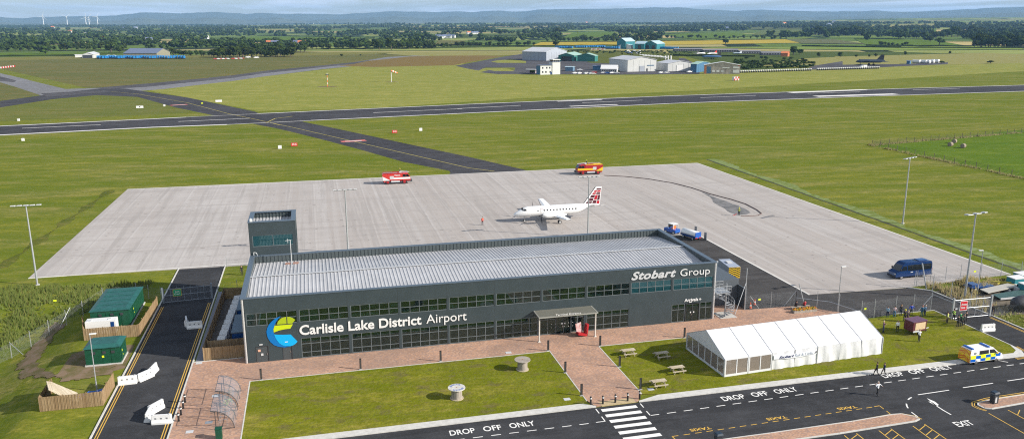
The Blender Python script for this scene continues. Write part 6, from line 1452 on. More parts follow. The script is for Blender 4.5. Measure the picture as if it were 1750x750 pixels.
for q, (u, v, sz) in enumerate([(1736,489,1.2),(1747,482,1.2),(1752,500,0.9)]):
    def s4(r, sz=sz): b = MB(); b.box(-sz,-sz*0.7,0,sz,sz*0.7,1.5); b.build('box', mat('teal_crate',(0.02,0.20,0.24),0.5) if 'teal_crate' not in bpy.data.materials else bpy.data.materials['teal_crate'], r); b = MB(); b.box(-sz-0.05,-sz*0.7-0.05,1.5,sz+0.05,sz*0.7+0.05,1.62); b.build('lid', 'white', r)
    scrap('equipment_crate', (u,v), ['teal crate with white lid, leftmost in the scrapyard','teal crate with white lid behind the leftmost one','small teal crate at the right frame edge'][q], 'crate', s4)
def s5(r):
    b = MB(); N = 14; b.loft([[(x,w_*math.cos(2*PI*i/N),1.25+w_*math.sin(2*PI*i/N)) for i in range(N)] for x,w_ in ((-2.0,0.5),(-1.6,0.95),(-0.5,1.2),(2.0,1.25),(5,1.1),(9,0.5))]); b.build('shell', mat('dark_fuselage',(0.05,0.05,0.055),0.5,noise_amt=0.3), r, smooth=True, recalc=True)
    for x in (-0.2,1.2,2.6): b = MB(); b.box(x,-1.26,1.3,x+0.6,-1.0,1.8); b.build('window', 'glass', r)
scrap('aircraft_fuselage', (1748,531), 'dark stripped aircraft fuselage lying at the right frame edge', 'fuselage', s5)
def s6(r):
    b = MB(); random.seed(9)
    for _ in range(16): x, y = random.uniform(-2.5,2.5), random.uniform(-1,1); b.X = Matrix.Translation((x,y,0.3)) @ Matrix.Rotation(random.uniform(0,3),4,'Z'); b.m = random.randrange(3); b.box(-0.6,-0.2,-0.3,0.6,0.2,random.uniform(0,0.5))
    b.build('metal_pieces', ['lgrey','dark','weed2'], r)
scrap('scrap_heap', (1738,495), 'jumbled heap of grey metal pieces between the crates and the wings', 'scrap heap', s6)
def s7(r): b = MB(); b.box(-2.2,-0.9,0.5,2.2,0.9,0.7); b.box(-2.0,-0.7,0.7,-0.6,0.7,1.1); b.build('bed', 'navy', r); [wheel(r,x,y,0.35,0.2) for x in (-1.4,1.4) for y in (-0.8,0.8)]
scrap('flatbed_trailer', (1672,494), 'dark blue flatbed trailer among the weeds beyond the tall mast', 'trailer', s7)
# ---- airfield signs and markers
def board(px, w, h, m, lab, dotted=None, txt=None, side_='white'):
    p = G(*px); r = empty('taxiway_sign', p, 0.1, lab, 'airfield sign'); b = MB(); b.box(-w/2,-0.2,0.15,w/2,0.2,h); b.build('cabinet', m, r)
    b = MB(); b.box(-w/2+0.1,-0.1,0,-w/2+0.25,0.1,0.15); b.box(w/2-0.25,-0.1,0,w/2-0.1,0.1,0.15); b.build('feet', 'dark', r)
    if dotted: b = MB(); b.box(-0.25,-0.22,h*0.4,0.25,-0.2,h*0.8); b.build('symbol', 'black', r)
    if txt: o = text_mesh('lettering', txt, 1, 'white', bold=0.02, width=w*0.7, height=h*0.5, extrude=0.004); o.parent = r; o.location = (-w*0.35,-0.21,0.15+h*0.2)
board((478.5,255),1.2,1.3,'white','white cabinet on the grass left of the red sign near the taxiway'); board((503,250.5),2.2,1.3,'red','red taxiway sign left of the taxiway',txt='07-25')
board((674.5,228),2.0,1.25,'red','red taxiway sign on the grass right of the taxiway',txt='07-25'); board((719,224.5),1.2,1.3,'white','small white cabinet on the grass right of the red sign')
board((239,185.5),3.4,1.3,'white','long white board with black dot on the dry grass at the left',dotted=True); board((374,175),3.4,1.3,'white','long white board on the pale grass beyond the runway junction')
board((345.5,178),0.9,0.7,'lime','small yellow marker light beside the far holding point'); 
for q, (u, v) in enumerate([(32,207),(39.5,241),(281,182)]):
    p = G(u, v); b = MB(); b.box(-0.45,-0.3,0,0.45,0.3,1.0); tag(b.build('edge_marker', 'white', loc=p), ['small white marker on the far side of the runway at the left edge','small white marker on the near side of the runway at the left edge','small white marker beside the far taxiway'][q], 'marker')
p = G(1257,138); r = empty('marker_board', (p.x,p.y,0), 0.05, 'red and white chequered caravan on the grass beyond the runway', 'caravan')
b = MB(); r.scale = (0.55,0.7,0.62); b.box(-4,-2,0.3,4,2,4.6); b.build('body', 'white', r); b = MB()
for i in range(4):
    for j in range(2):
        if (i+j)%2 == 0: b.box(-4+i*2,-2.03,0.3+j*2.15,-2+i*2,-2.001,2.45+j*2.15)
b.build('red_squares', 'red', r); b = MB(); b.box(-4.0,-2.0,4.6,-2,0,4.62); b.box(0,-2,4.6,2,0,4.62); b.build('roof_squares', 'red', r); wheel(r,-2,-1.6,0.5,0.3); wheel(r,2,-1.6,0.5,0.3)
# windsock and signal masts
def pole_at(px, topv): 
    p = G(*px); s = mpp(p); return p, (px[1]-topv)*s/math.cos(R(9))
p, h = pole_at((669,140.5),121); r = empty('windsock', p, 0, 'red and white windsock on a pole standing in the pale grass', 'windsock'); b = MB(); b.tube((0,0,0),(0,0,h),0.22,n=6); b.build('pole', 'white', r)
b = MB(); b.tube((0.1,0,h-0.4),(4.8,0,h-2.2),0.75,0.35,n=10); b.build('sock', 'orange', r); b = MB(); b.tube((1.0,0,h-0.73),(1.9,0,h-1.08),0.76,0.66,n=10); b.tube((2.9,0,h-1.46),(3.8,0,h-1.8),0.58,0.50,n=10); b.build('white_bands', 'white', r)
sheet('windsock_circle', [(p.x+5*math.cos(a*PI/8),p.y+3*math.sin(a*PI/8)) for a in range(16)], 'soil', 0.012)
p, h = pole_at((560,148.5),126); r = empty('anemometer_mast', p, 0, 'red and white banded lattice mast in the pale grass left of the windsock', 'mast')
for q in range(6): b = MB(); b.tube((0,0,h*q/6),(0,0,h*(q+1)/6),0.2,n=5); b.build('section', 'white' if q%2 else 'orange', r)
b = MB(); b.box(-1.2,-0.2,h*0.85,1.2,0.2,h*0.9); b.build('sensor_arm', 'dark', r); sheet('mast_clearing', [(p.x+7*math.cos(a*PI/8),p.y+4*math.sin(a*PI/8)) for a in range(16)], 'soil', 0.014)
for q in range(6):
    a = G(3+q*4.2,117.3-q*0.5); r = empty('closure_barrier', a, 0.1, 'red and white barrier in the row closing the old runway at the left edge', 'barrier', 'closure barriers across the old runway'); s = mpp(a)*1.9
    b = MB(); b.box(-s,-0.3,0,0,0.3,1.6); b.build('white_half', 'white', r); b = MB(); b.box(0,-0.3,0,s,0.3,1.6); b.build('red_half', 'red', r)
# ================================================================ PEOPLE
def body_mesh(name, J, head_turn=0.0):
    """one continuous skinned figure. J: joint positions; regions coloured skin, top, trousers, shoes"""
    V, E, RR, cat = [], [], [], []
    def v(p, r): V.append(Vector(p)); RR.append(r); return len(V)-1
    def e(a, b, c): E.append((a, b)); cat.append(c)
    pel = v((0,0,0.95),0.15); wst = v((0,0.0,1.08),0.135); che = v((0,0.0,1.30),0.165); shc = v((0,0,1.43),0.10); nk = v((0,0.01,1.50),0.058); hb = v((0,0.015,1.58),0.075); hm = v((0.0,0.01,1.66),0.10); ht = v((0,0,1.74),0.075)
    e(pel,wst,1); e(wst,che,1); e(che,shc,1); e(shc,nk,0); e(nk,hb,0); e(hb,hm,0); e(hm,ht,0)
    for s in (-1,1):
        k = 'L' if s < 0 else 'R'
        sh = v((s*0.19,0,1.41),0.068); el = v(J['el'+k],0.047); wr = v(J['wr'+k],0.032); e(shc,sh,1); e(sh,el,1); e(el,wr,1 if J.get('sleeve',1) else 0)
        d = (Vector(J['wr'+k])-Vector(J['el'+k])).normalized(); side_ = d.cross(Vector((0,1,0))); side_ = side_.normalized() if side_.length > 0.1 else Vector((1,0,0)); fw = side_.cross(d)
        pm = v(Vector(J['wr'+k])+d*0.07,0.030); e(wr,pm,0)
        for q, (off, L_) in enumerate(((-0.030,0.060),(-0.010,0.075),(0.010,0.07),(0.028,0.055))):
            a = v(Vector(J['wr'+k])+d*0.10+fw*off,0.010); b = v(Vector(J['wr'+k])+d*(0.10+L_*0.6)+fw*off+side_*0.01*s,0.009); c = v(Vector(J['wr'+k])+d*(0.10+L_)+fw*off+side_*0.025*s,0.008); e(pm,a,0); e(a,b,0); e(b,c,0)
        t1_ = v(Vector(J['wr'+k])+d*0.045+fw*0.045,0.011); t2_ = v(Vector(J['wr'+k])+d*0.09+fw*0.060,0.009); e(wr,t1_,0); e(t1_,t2_,0)
        hp_ = v((s*0.095,0,0.90),0.105); kn = v(J['kn'+k],0.068); an = v(J['an'+k],0.045); e(pel,hp_,2); e(hp_,kn,2); e(kn,an,2)
        he = v(Vector(J['an'+k])+Vector((0,0.03,-0.05)),0.042); to = v(Vector(J['an'+k])+Vector((s*0.02,-0.17,-0.055)),0.036); e(an,he,3); e(an,to,3)
    me = bpy.data.meshes.new(name); me.from_pydata(V, E, []); ob = bpy.data.objects.new(name, me); COL.objects.link(ob)
    md = ob.modifiers.new('skin', 'SKIN'); md.use_smooth_shade = True
    if not me.skin_vertices: 
        bm = bmesh.new(); bm.from_mesh(me); bm.verts.layers.skin.verify(); bm.to_mesh(me); bm.free()
    for i, sv in enumerate(me.skin_vertices[0].data): sv.radius = (RR[i], RR[i]*(0.72 if cat and i in (0,1,2) else 1.0)); sv.use_root = (i == 0)
    sb = ob.modifiers.new('sub', 'SUBSURF'); sb.levels = 1; sb.render_levels = 1
    dg = bpy.context.evaluated_depsgraph_get(); m2 = bpy.data.meshes.new_from_object(ob.evaluated_get(dg)); COL.objects.unlink(ob); bpy.data.objects.remove(ob)
    # colour regions by nearest bone
    segs = [(V[a], V[b], c) for (a, b), c in zip(E, cat)]
    m2.materials.clear()
    for k in ('skin','white','dark','black'): m2.materials.append(M[k])
    for p in m2.polygons:
        c = p.center; best = 9; bc = 0
        for a, b, k in segs:
            ab = b-a; t = max(0, min(1, (c-a).dot(ab)/max(1e-9, ab.length_squared))); d = (c-(a+ab*t)).length
            if d < best: best = d; bc = k
        p.material_index = bc; p.use_smooth = True
    # features of the face: nose, eyes, mouth, ears joined in the same mesh
    bm = bmesh.new(); bm.from_mesh(m2)
    def lump(c, r, mi, sc=(1,1,1)):
        g = bmesh.ops.create_icosphere(bm, subdivisions=1, radius=r, matrix=Matrix.Translation(c) @ Matrix.Diagonal((*sc,1)))
        for f in {f for vv in g['verts'] for f in vv.link_faces}: f.material_index = mi
    lump((0,-0.095,1.645),0.018,0,(0.8,1.2,1.4)); lump((-0.032,-0.083,1.675),0.010,3); lump((0.032,-0.083,1.675),0.010,3); lump((0,-0.085,1.605),0.02,0,(1.2,0.5,0.4))
    for s in (-1,1): lump((s*0.095,0.0,1.655),0.022,0,(0.4,0.9,1.4))
    bm.to_mesh(m2); bm.free(); m2.name = name; return m2
POSE = {
 'stand': dict(elL=(-0.25,0.03,1.15),elR=(0.25,0.03,1.15),wrL=(-0.25,-0.04,0.90),wrR=(0.25,-0.04,0.90),knL=(-0.11,-0.02,0.50),knR=(0.11,-0.02,0.50),anL=(-0.12,0.02,0.10),anR=(0.12,0.02,0.10)),
 'fold': dict(elL=(-0.26,0.02,1.15),elR=(0.26,0.02,1.15),wrL=(-0.05,-0.20,1.18),wrR=(0.05,-0.22,1.22),knL=(-0.12,-0.02,0.50),knR=(0.12,-0.02,0.50),anL=(-0.15,0.02,0.10),anR=(0.15,0.02,0.10)),
 'phone': dict(elL=(-0.25,-0.05,1.15),elR=(0.24,-0.05,1.16),wrL=(-0.08,-0.26,1.32),wrR=(0.08,-0.26,1.34),knL=(-0.10,-0.02,0.50),knR=(0.11,-0.03,0.50),anL=(-0.11,0.02,0.10),anR=(0.13,0.0,0.10)),
 'walk': dict(elL=(-0.26,0.12,1.18),elR=(0.26,-0.12,1.18),wrL=(-0.25,0.18,0.95),wrR=(0.24,-0.30,1.0),knL=(-0.10,-0.22,0.53),knR=(0.10,0.02,0.50),anL=(-0.10,-0.30,0.12),anR=(0.10,0.36,0.16)),
 'hips': dict(elL=(-0.42,0.06,1.18),elR=(0.42,0.06,1.18),wrL=(-0.20,-0.06,1.05),wrR=(0.20,-0.06,1.05),knL=(-0.14,-0.02,0.50),knR=(0.14,-0.02,0.50),anL=(-0.20,0.02,0.10),anR=(0.20,0.02,0.10)),
 'arms': dict(elL=(-0.42,0.0,1.28),elR=(0.42,0.0,1.28),wrL=(-0.52,-0.02,1.50),wrR=(0.60,-0.1,1.12),knL=(-0.11,-0.12,0.52),knR=(0.11,0.0,0.50),anL=(-0.11,-0.14,0.10),anR=(0.11,0.24,0.14)),
 'sit': dict(elL=(-0.25,-0.02,1.15),elR=(0.25,-0.02,1.15),wrL=(-0.15,-0.28,1.08),wrR=(0.15,-0.28,1.08),knL=(-0.12,-0.45,0.93),knR=(0.12,-0.45,0.93),anL=(-0.12,-0.46,0.50),anR=(0.12,-0.46,0.50)),
}
PM = {k: body_mesh('person_'+k, J) for k, J in POSE.items()}
CL = {}
def cloth(c):
    if isinstance(c, str): return M[c]
    if c not in CL: CL[c] = mat('cloth_%d' % len(CL), c, 0.9, noise_amt=0.15, nscale=8)
    return CL[c]
def person(x, y, rz, pose, top, legs, lab, hair=(0.03,0.02,0.015), hat=None, vest=None, z=GZ, shoes='black', scale=1.0, group=None, trousers_skin=False):
    o = bpy.data.objects.new('person', PM[pose]); COL.objects.link(o); o.location = (x, y, z-(0.0)); o.rotation_euler.z = rz; o.scale = (scale,)*3
    for sl, m_ in zip(o.material_slots, (M['skin'], cloth(top), cloth(legs), cloth(shoes))): sl.link = 'OBJECT'; sl.material = m_
    tag(o, lab, 'person', group)
    b = MB(); b.ball((0,0.018,1.70),0.105,10,6,0.95); b.v = [(q[0], q[1] if q[1] > -0.045 or q[2] > 1.735 else -0.045, max(q[2],1.60)) for q in b.v]; b.build('hair', cloth(hair), o, smooth=True)
    if hat: b = MB(); b.lathe([(0.13,1.70),(0.125,1.76),(0.09,1.82),(0.02,1.84)],10,(0,0,0)); b.build('hat', cloth(hat), o, smooth=True)
    if vest:
        b = MB(); N = 10; b.loft([[(0.215*w_*math.cos(2*PI*i/N), 0.155*w_*math.sin(2*PI*i/N), zz) for i in range(N)] for zz, w_ in ((0.98,0.88),(1.12,0.85),(1.30,0.98),(1.42,0.9),(1.46,0.5))], caps=False); b.build('vest', cloth(vest), o, smooth=True)
        b = MB(); b.loft([[(0.222*w_*math.cos(2*PI*i/N), 0.162*w_*math.sin(2*PI*i/N), zz) for i in range(N)] for zz, w_ in ((1.14,0.86),(1.19,0.89))], caps=False); b.build('reflective_band', 'lgrey', o)
    return o
DK, NV, WH = (0.02,0.02,0.022), (0.015,0.025,0.06), (0.7,0.72,0.76)
def pp(u, v, *a, zz=GZ, **k): p = G(u, v, zz); return person(p.x, p.y, *a, z=zz, **k)
# pedestrians on the road
pp(1497.5,641.5, -1.9, 'walk', DK, DK, 'person in a dark suit striding left across the drop off lane', zz=0.022)
pp(1510,641, -1.6, 'walk', NV, DK, 'shorter person in dark clothes walking behind the suited one on the drop off lane', zz=0.022, scale=0.95)
pp(1499,675.5, 0.3, 'arms', WH, DK, 'person in white shirt with arms out crossing the middle of the road', hair=(0.5,0.45,0.4), zz=0.022)
# lawn
pp(1509,568, 0.6, 'phone', (0.10,0.05,0.09), NV, 'person in a plum jacket holding up a camera by the end of the marquee', hair=(0.5,0.42,0.33))
pp(1533,567.5, 2.8, 'stand', WH, DK, 'person in white shirt with feet apart on the lawn left of the maroon trailer', hair=(0.12,0.08,0.05))
pp(1570,583.5, 0.1, 'phone', WH, DK, 'person in white shirt standing just in front of the maroon trailer')
pp(1516,542.5, 2.2, 'stand', (0.25,0.38,0.52), NV, 'person in a light blue shirt, leftmost at the fence behind the marquee')
pp(1528,542, 2.6, 'stand', (0.55,0.42,0.45), (0.06,0.16,0.28), 'person in a pink top and blue jeans, second from left at the fence')
pp(1539,539.5, 2.9, 'stand', DK, NV, 'person in dark clothes at the fence beside the jeans wearer', hair=(0.25,0.15,0.06))
pp(1545.5,548.5, 2.9, 'fold', DK, DK, 'person in black wearing a bright yellow hat in the fence group', hat=(0.65,0.6,0.05))
pp(1550.5,550, 3.3, 'stand', (0.05,0.04,0.045), (0.06,0.03,0.03), 'person in black with white collar, frontmost of the fence group', hair=(0.45,0.4,0.35))
pp(1556.5,538.5, 3.0, 'hips', (0.01,0.05,0.35), DK, 'person in a bright blue jacket at the right of the fence group')
pp(1575,541, 2.7, 'stand', (0.02,0.10,0.20), (0.02,0.09,0.18), 'person in teal overalls, left one of the pair near the fence corner', hair=(0.3,0.08,0.04))
pp(1580,540, 3.4, 'stand', (0.06,0.12,0.20), NV, 'person in blue, right one of the pair near the fence corner', hair=(0.4,0.35,0.3))
pp(1618,552, 0.3, 'stand', DK, DK, 'police officer in a short yellow vest left of the right gate', vest=(0.55,0.6,0.15), hat=DK)
pp(1629,547.5, -0.6, 'fold', DK, DK, 'police officer in a lime vest standing by the left gate post', vest=(0.35,0.65,0.10), hat=DK)
pp(1636.5,558.5, 2.9, 'stand', DK, DK, 'officer in black, front left of the huddle below the red gate sign', hat=DK)
pp(1642.5,557.5, 3.0, 'stand', (0.03,0.06,0.035), DK, 'officer in black and green, front centre of the huddle below the red gate sign')
pp(1646.5,556, 3.2, 'fold', (0.05,0.05,0.055), DK, 'officer in black, front right of the huddle below the red gate sign', hair=(0.2,0.15,0.1))
pp(1640.5,553, 0.1, 'stand', (0.04,0.25,0.08), DK, 'person in a green vest at the back of the huddle by the gate', vest=(0.05,0.35,0.12))
pp(1650,551.5, 0.2, 'phone', DK, DK, 'officer in black at the back right of the huddle by the gate', hat=DK)
pp(1693,538.5, -0.9, 'stand', (0.03,0.02,0.025), NV, 'guard in dark clothes beside the right gate post', hair=(0.2,0.06,0.03), zz=0.022)
# by the flower bed and behind the building
bq = empty('garden_bench', (79.9,0.6,GZ), 0, 'low timber bench behind the flower planter', 'bench'); b = MB(); b.box(-1.6,-0.2,0.42,1.6,0.2,0.47); b.build('seat', 'old_wood', bq)
for sx in (-1.4,1.4): b = MB(); b.box(sx-0.05,-0.18,0,sx+0.05,0.18,0.42); b.build('leg', 'old_wood', bq)
person(79.2,0.55, 2.9,'sit',(0.03,0.02,0.025),DK,'person in black sitting on the bench behind the flower planter',z=GZ-0.37); person(80.6,0.55,3.2,'sit',(0.40,0.03,0.04),DK,'person in red sitting on the bench behind the flower planter',z=GZ-0.37)
pp(413.5,470, 0.5, 'stand', DK, DK, 'person in a dark suit on the grass left of the control tower', zz=0.0)
pp(824.5,384.5, 0.2, 'stand', (0.60,0.06,0.03), (0.04,0.02,0.03), 'marshaller in an orange jacket alone on the concrete left of the aircraft', zz=0.065, vest=(0.7,0.08,0.03))
pp(1262.5,368.5, -0.6, 'phone', (0.30,0.33,0.06), DK, 'firefighter in yellow and black kit holding the hose at the puddle', hat=(0.6,0.65,0.05), vest=(0.35,0.42,0.05), zz=0.075, scale=1.05)
person(32.3,115.4,-0.05+PI/2,'phone',(0.03,0.04,0.05),DK,'firefighter with yellow helmet behind the cannon of the red and white engine',hat=(0.75,0.62,0.05),z=2.35); person(85.6,115.7,-PI/2,'phone',(0.03,0.06,0.05),DK,'firefighter with yellow helmet behind the cannon of the red and yellow engine',hat=(0.65,0.72,0.05),z=2.35)
nz = MB(); p = G(1255,368,0.08); nz.tube((p.x,p.y,0.1),(p.x+0.6,p.y,0.5),0.12,0.06,n=8); nz.tube((p.x-0.3,p.y,0.06),(p.x+0.1,p.y,0.1),0.2,0.14,n=8); tag(nz.build('foam_branch', mat('pink_red_nozzle',(0.45,0.10,0.10),0.5)), 'red nozzle lying on the concrete beside the firefighter', 'nozzle')
# ================================================================ FAR BUILDINGS, AIRCRAFT, VEHICLES
M['f_grey'] = mat('grey_sheet_wall', (0.30,0.33,0.38), 0.6, noise_amt=0.06, nscale=0.2); M['f_pale'] = mat('pale_sheet_wall', (0.50,0.51,0.50), 0.6, noise_amt=0.06, nscale=0.2)
M['f_roof'] = mat('pale_grey_roof', (0.52,0.53,0.55), 0.5, noise_amt=0.08, nscale=0.1); M['f_green'] = mat('green_sheet_wall', (0.02,0.15,0.13), 0.6, noise_amt=0.12, nscale=0.3); M['f_groof'] = mat('light_green_roof', (0.28,0.42,0.36), 0.6)
M['f_teal'] = mat('teal_sheet_wall', (0.01,0.15,0.18), 0.6, noise_amt=0.1, nscale=0.2); M['f_troof'] = mat('blue_white_roof', (0.38,0.50,0.55), 0.5); M['f_blue'] = mat('blue_wall', (0.04,0.13,0.24), 0.6); M['f_white'] = mat('white_render', (0.62,0.62,0.60), 0.7, noise_amt=0.05)
M['f_brick'] = mat('orange_brick', (0.45,0.15,0.06), 0.8); M['f_yel'] = mat('yellow_green_sheet', (0.42,0.42,0.22), 0.6); M['f_slate'] = mat('slate_blue_roof', (0.13,0.16,0.24), 0.5); M['f_dark'] = mat('very_dark_timber_and_shade', (0.03,0.035,0.045), 0.7)
def frame(px, a):
    """near corner on the ground, unit vectors towards image-left-and-back and image-right-and-back"""
    p = G(*px); d = Vector((p.x-CAM.x,p.y-CAM.y)).normalized(); rt = Vector((d.y,-d.x)); aa = R(a)
    L = -rt*math.cos(aa)+d*math.sin(aa); Rr = rt*math.sin(aa)+d*math.cos(aa)
    return p, L, Rr, mpp(p)
def hangar(name, px, a, wl, wr, eave, ridge, gable, lab, wall, roof, wall2=None, doors=(), cat='hangar', trim=None, windows=()):
    """px near corner; wl,wr apparent widths in frame pixels of left and right faces; eave, ridge heights in pixels; gable 'L' or 'R' face"""
    p, L, Rr, s = frame(px, a); aa = R(a); W = wl*s/max(0.15,math.cos(aa)); D = wr*s/max(0.15,math.sin(aa)); e = eave*s; rg = ridge*s
    r = empty(name, p, 0, lab, cat); r.rotation_euler.z = math.atan2(-L.y,-L.x)   # local -x runs along the left face, +y into the building
    ry = Rr.x*math.cos(-r.rotation_euler.z)-Rr.y*math.sin(-r.rotation_euler.z), Rr.x*math.sin(-r.rotation_euler.z)+Rr.y*math.cos(-r.rotation_euler.z)
    sy = 1 if ry[1] > 0 else -1
    b = MB(); t = 0.25; 
    b.box(-W,0,0,0,D,e)
    if gable == 'L': b.add([(-W,0.0,e),(0,0.0,e),(-W/2,0.0,rg),(-W,D,e),(0,D,e),(-W/2,D,rg)], [(0,1,2),(4,3,5),(0,2,5,3),(1,4,5,2)])
    else: b.add([(0,0,e),(0,D,e),(0,D/2,rg),(-W,0,e),(-W,D,e),(-W,D/2,rg)], [(0,1,2),(4,3,5),(0,2,5,3),(1,4,5,2)])
    nrib = int(W/5)
    for q in range(1, nrib): b.box(-W+q*W/nrib-0.12,-0.12,0,-W+q*W/nrib+0.12,0.0,e*0.98)
    for q in range(1, int(D/5)): yy = q*D/int(D/5); b.box(0,yy-0.12,0,0.12,yy+0.12,e*0.98)
    b.build('wall', wall, r)
    f = MB(); o = 0.5; th = 0.25
    if gable == 'L':
        for s_ in (0,1):
            xe, xr = ((-W-o) if s_ == 0 else o), -W/2; ze = e-0.15
            f.add([(xe,-o,ze+0.15),(xr,-o,rg+0.15),(xr,D+o,rg+0.15),(xe,D+o,ze+0.15),(xe,-o,ze+0.15+th),(xr,-o,rg+0.15+th),(xr,D+o,rg+0.15+th),(xe,D+o,ze+0.15+th)], [(0,3,2,1),(4,5,6,7),(0,1,5,4),(1,2,6,5),(2,3,7,6),(3,0,4,7)] if s_ == 0 else [(1,2,3,0),(7,6,5,4),(4,5,1,0),(5,6,2,1),(6,7,3,2),(7,4,0,3)])
    else:
        for s_ in (0,1):
            ye, yr = ((-o) if s_ == 0 else D+o), D/2; ze = e-0.15
            f.add([(-W-o,ye,ze+0.15),(-W-o,yr,rg+0.15),(o,yr,rg+0.15),(o,ye,ze+0.15),(-W-o,ye,ze+0.15+th),(-W-o,yr,rg+0.15+th),(o,yr,rg+0.15+th),(o,ye,ze+0.15+th)], [(0,1,2,3),(7,6,5,4),(0,4,5,1),(1,5,6,2),(2,6,7,3),(3,7,4,0)])
    f.build('roof', roof, r, recalc=True)
    for (face, u0, u1, h, m) in doors:
        d = MB()
        if face == 'L': d.box(-W*(1-u0),-0.3,0.05,-W*(1-u1),-0.13,h*s)
        else: d.box(0.13,D*u0,0.05,0.3,D*u1,h*s)
        d.build('door', m, r)
    for (face, u0, u1, z0, z1, m) in windows:
        d = MB()
        if face == 'L': d.box(-W*(1-u0),-0.26,z0*s,-W*(1-u1),-0.13,z1*s)
        else: d.box(0.13,D*u0,z0*s,0.26,D*u1,z1*s)
        d.build('window', m, r)
    return r
hangar('grey_hangar', (933.6,104.3), 35, 42, 36, 14.5, 21, 'R', 'large grey sheet-metal hangar, tallest building of the far group', 'f_grey', 'f_roof')
hangar('blue_shed', (935,93), 20, 32, 10, 7, 9, 'R', 'low dark blue roofed shed behind the large grey hangar', 'f_blue', 'f_slate')
hangar('green_hangar', (981,105.3), 12, 27, 14, 9.5, 13.5, 'L', 'green hangar with a wide black open doorway, left one of the green pair', 'f_green', 'f_groof', doors=(('L',0.2,0.85,8.3,'black'),))  # black plate paints the shade inside the open doorway
hangar('green_hangar', (1016.5,105.8), 15, 30, 5, 9.5, 13.5, 'L', 'green hangar with closed doors, right one of the green pair', 'f_green', 'f_groof', doors=(('L',0.1,0.9,7.5,'f_green'),))
hangar('grey_warehouse', (1072.3,123.2), 62, 32.5, 49, 19.5, 24.5, 'R', 'long grey warehouse with a gabled end beside the white pavilion, nearest of the far group', 'f_grey' if False else 'f_pale', 'f_roof', doors=(('R',0.42,0.58,9.5,'f_grey'),('R',0.66,0.70,5,'dark')), cat='warehouse', windows=(('R',0.68,0.92,9.5,10.8,'f_blue'),))
hangar('grey_warehouse', (1141,122.3), 62, 20, 44, 13.0, 17, 'R', 'smaller grey warehouse with white roller door, right of the long one', 'f_pale', 'f_roof', doors=(('R',0.33,0.58,10,'white'),), cat='warehouse')
hangar('blue_workshop', (1190,124.5), 20, 10, 22, 14, 17, 'R', 'blue walled workshop with flat green roof between the warehouse and the museum', 'f_blue', 'f_groof', cat='workshop')
mu = hangar('museum_building', (1203.5,126.5), 86, 2, 59, 14.5, 19.5, 'R', 'low museum hall with white roof, red corner posts and white posters behind the tyre wall', mat('stone_brown_wall',(0.36,0.32,0.28),0.8,noise_amt=0.3,nscale=0.3), 'white', cat='museum', windows=(('R',0.80,0.97,2,7,'white'),('R',0.80,0.97,9.5,12.5,'white'),('R',0.50,0.70,9.5,11,'white'),('R',0.0,0.05,0,14,'f_brick'),('R',0.93,0.99,13,14.4,'f_brick'),('R',0.07,0.18,1,12,'f_blue'),('R',0.22,0.30,3,6.5,'white'),('R',0.34,0.42,3,6.5,'white'),('R',0.46,0.54,3,6.5,'lgrey')))
hangar('teal_barn', (1069,84.5), 30, 15, 16, 12.5, 18, 'L', 'tall teal barn with blue-white roof beyond the warehouses', 'f_teal', 'f_troof', cat='barn')
hangar('white_shed', (1078,84.5), 15, 21, 4, 5.5, 9.5, 'L', 'low white-roofed shed in front of the tall teal barn', 'f_white', 'f_troof', cat='shed')
hangar('teal_barn', (1101,85), 18, 16.5, 8, 9, 13, 'R', 'square teal barn in the middle of the three', 'f_teal', 'f_troof', doors=(('L',0.35,0.65,7,'black'),), cat='barn')
hangar('teal_barn', (1122,85), 25, 20, 14, 9, 14, 'L', 'teal barn with dark arched doorway, rightmost of the three', 'f_teal', 'f_troof', doors=(('L',0.1,0.35,6.5,'black'),('L',0.6,0.85,6.5,'black')), cat='barn')
# long dark shed, curved in four blocks, and its brick end
for q, (u0, v0, u1, v1) in enumerate([(1152,88.5,1200,89.5),(1201,90,1262,92),(1263,92.5,1300,94.5),(1301,95,1335,96.8)]):
    p, L, Rr, s = frame((u0,v0), 80); e_ = G(u1,v1); d = Vector((e_.x-p.x,e_.y-p.y)); 
    if d.length > 60: d = d.normalized()*60
    rt = Vector((math.cos(0.23),-math.sin(0.23))); lg_ = (u1-u0)*s
    r = empty('long_shed', p, math.atan2(rt.y,rt.x), ['longest dark shed block at the left end of the row beyond the museum','second dark shed block behind the white parked aircraft','third dark shed block right of the parked jets','last dark shed block joining the orange brick building'][q], 'shed', 'dark timber sheds in a long row')
    b = MB(); b.box(0,0,0,lg_,8,3.3); b.build('wall', 'f_dark', r); b = MB(); b.add([(0,-0.5,3.3),(lg_,-0.5,3.3),(lg_,4,5.0),(0,4,5.0),(lg_,8.5,3.3),(0,8.5,3.3)], [(0,1,2,3),(3,2,4,5),(0,3,5),(1,4,2)]); b.build('roof', mat('grey_felt_roof',(0.17,0.17,0.19),0.8) if q == 0 else bpy.data.materials['grey_felt_roof'], r)
    b = MB(); x = 2
    while x < lg_-2: b.box(x,-0.05,1.2,x+1.4,0.0,2.4); x += 3.6
    b.build('windows', 'grey', r)
hangar('brick_house', (1346,97.3), 8, 11, 3, 5.5, 8.5, 'R', 'small orange brick building at the right end of the dark shed row', 'f_brick', mat('orange_tiles',(0.55,0.17,0.06),0.8), cat='building')
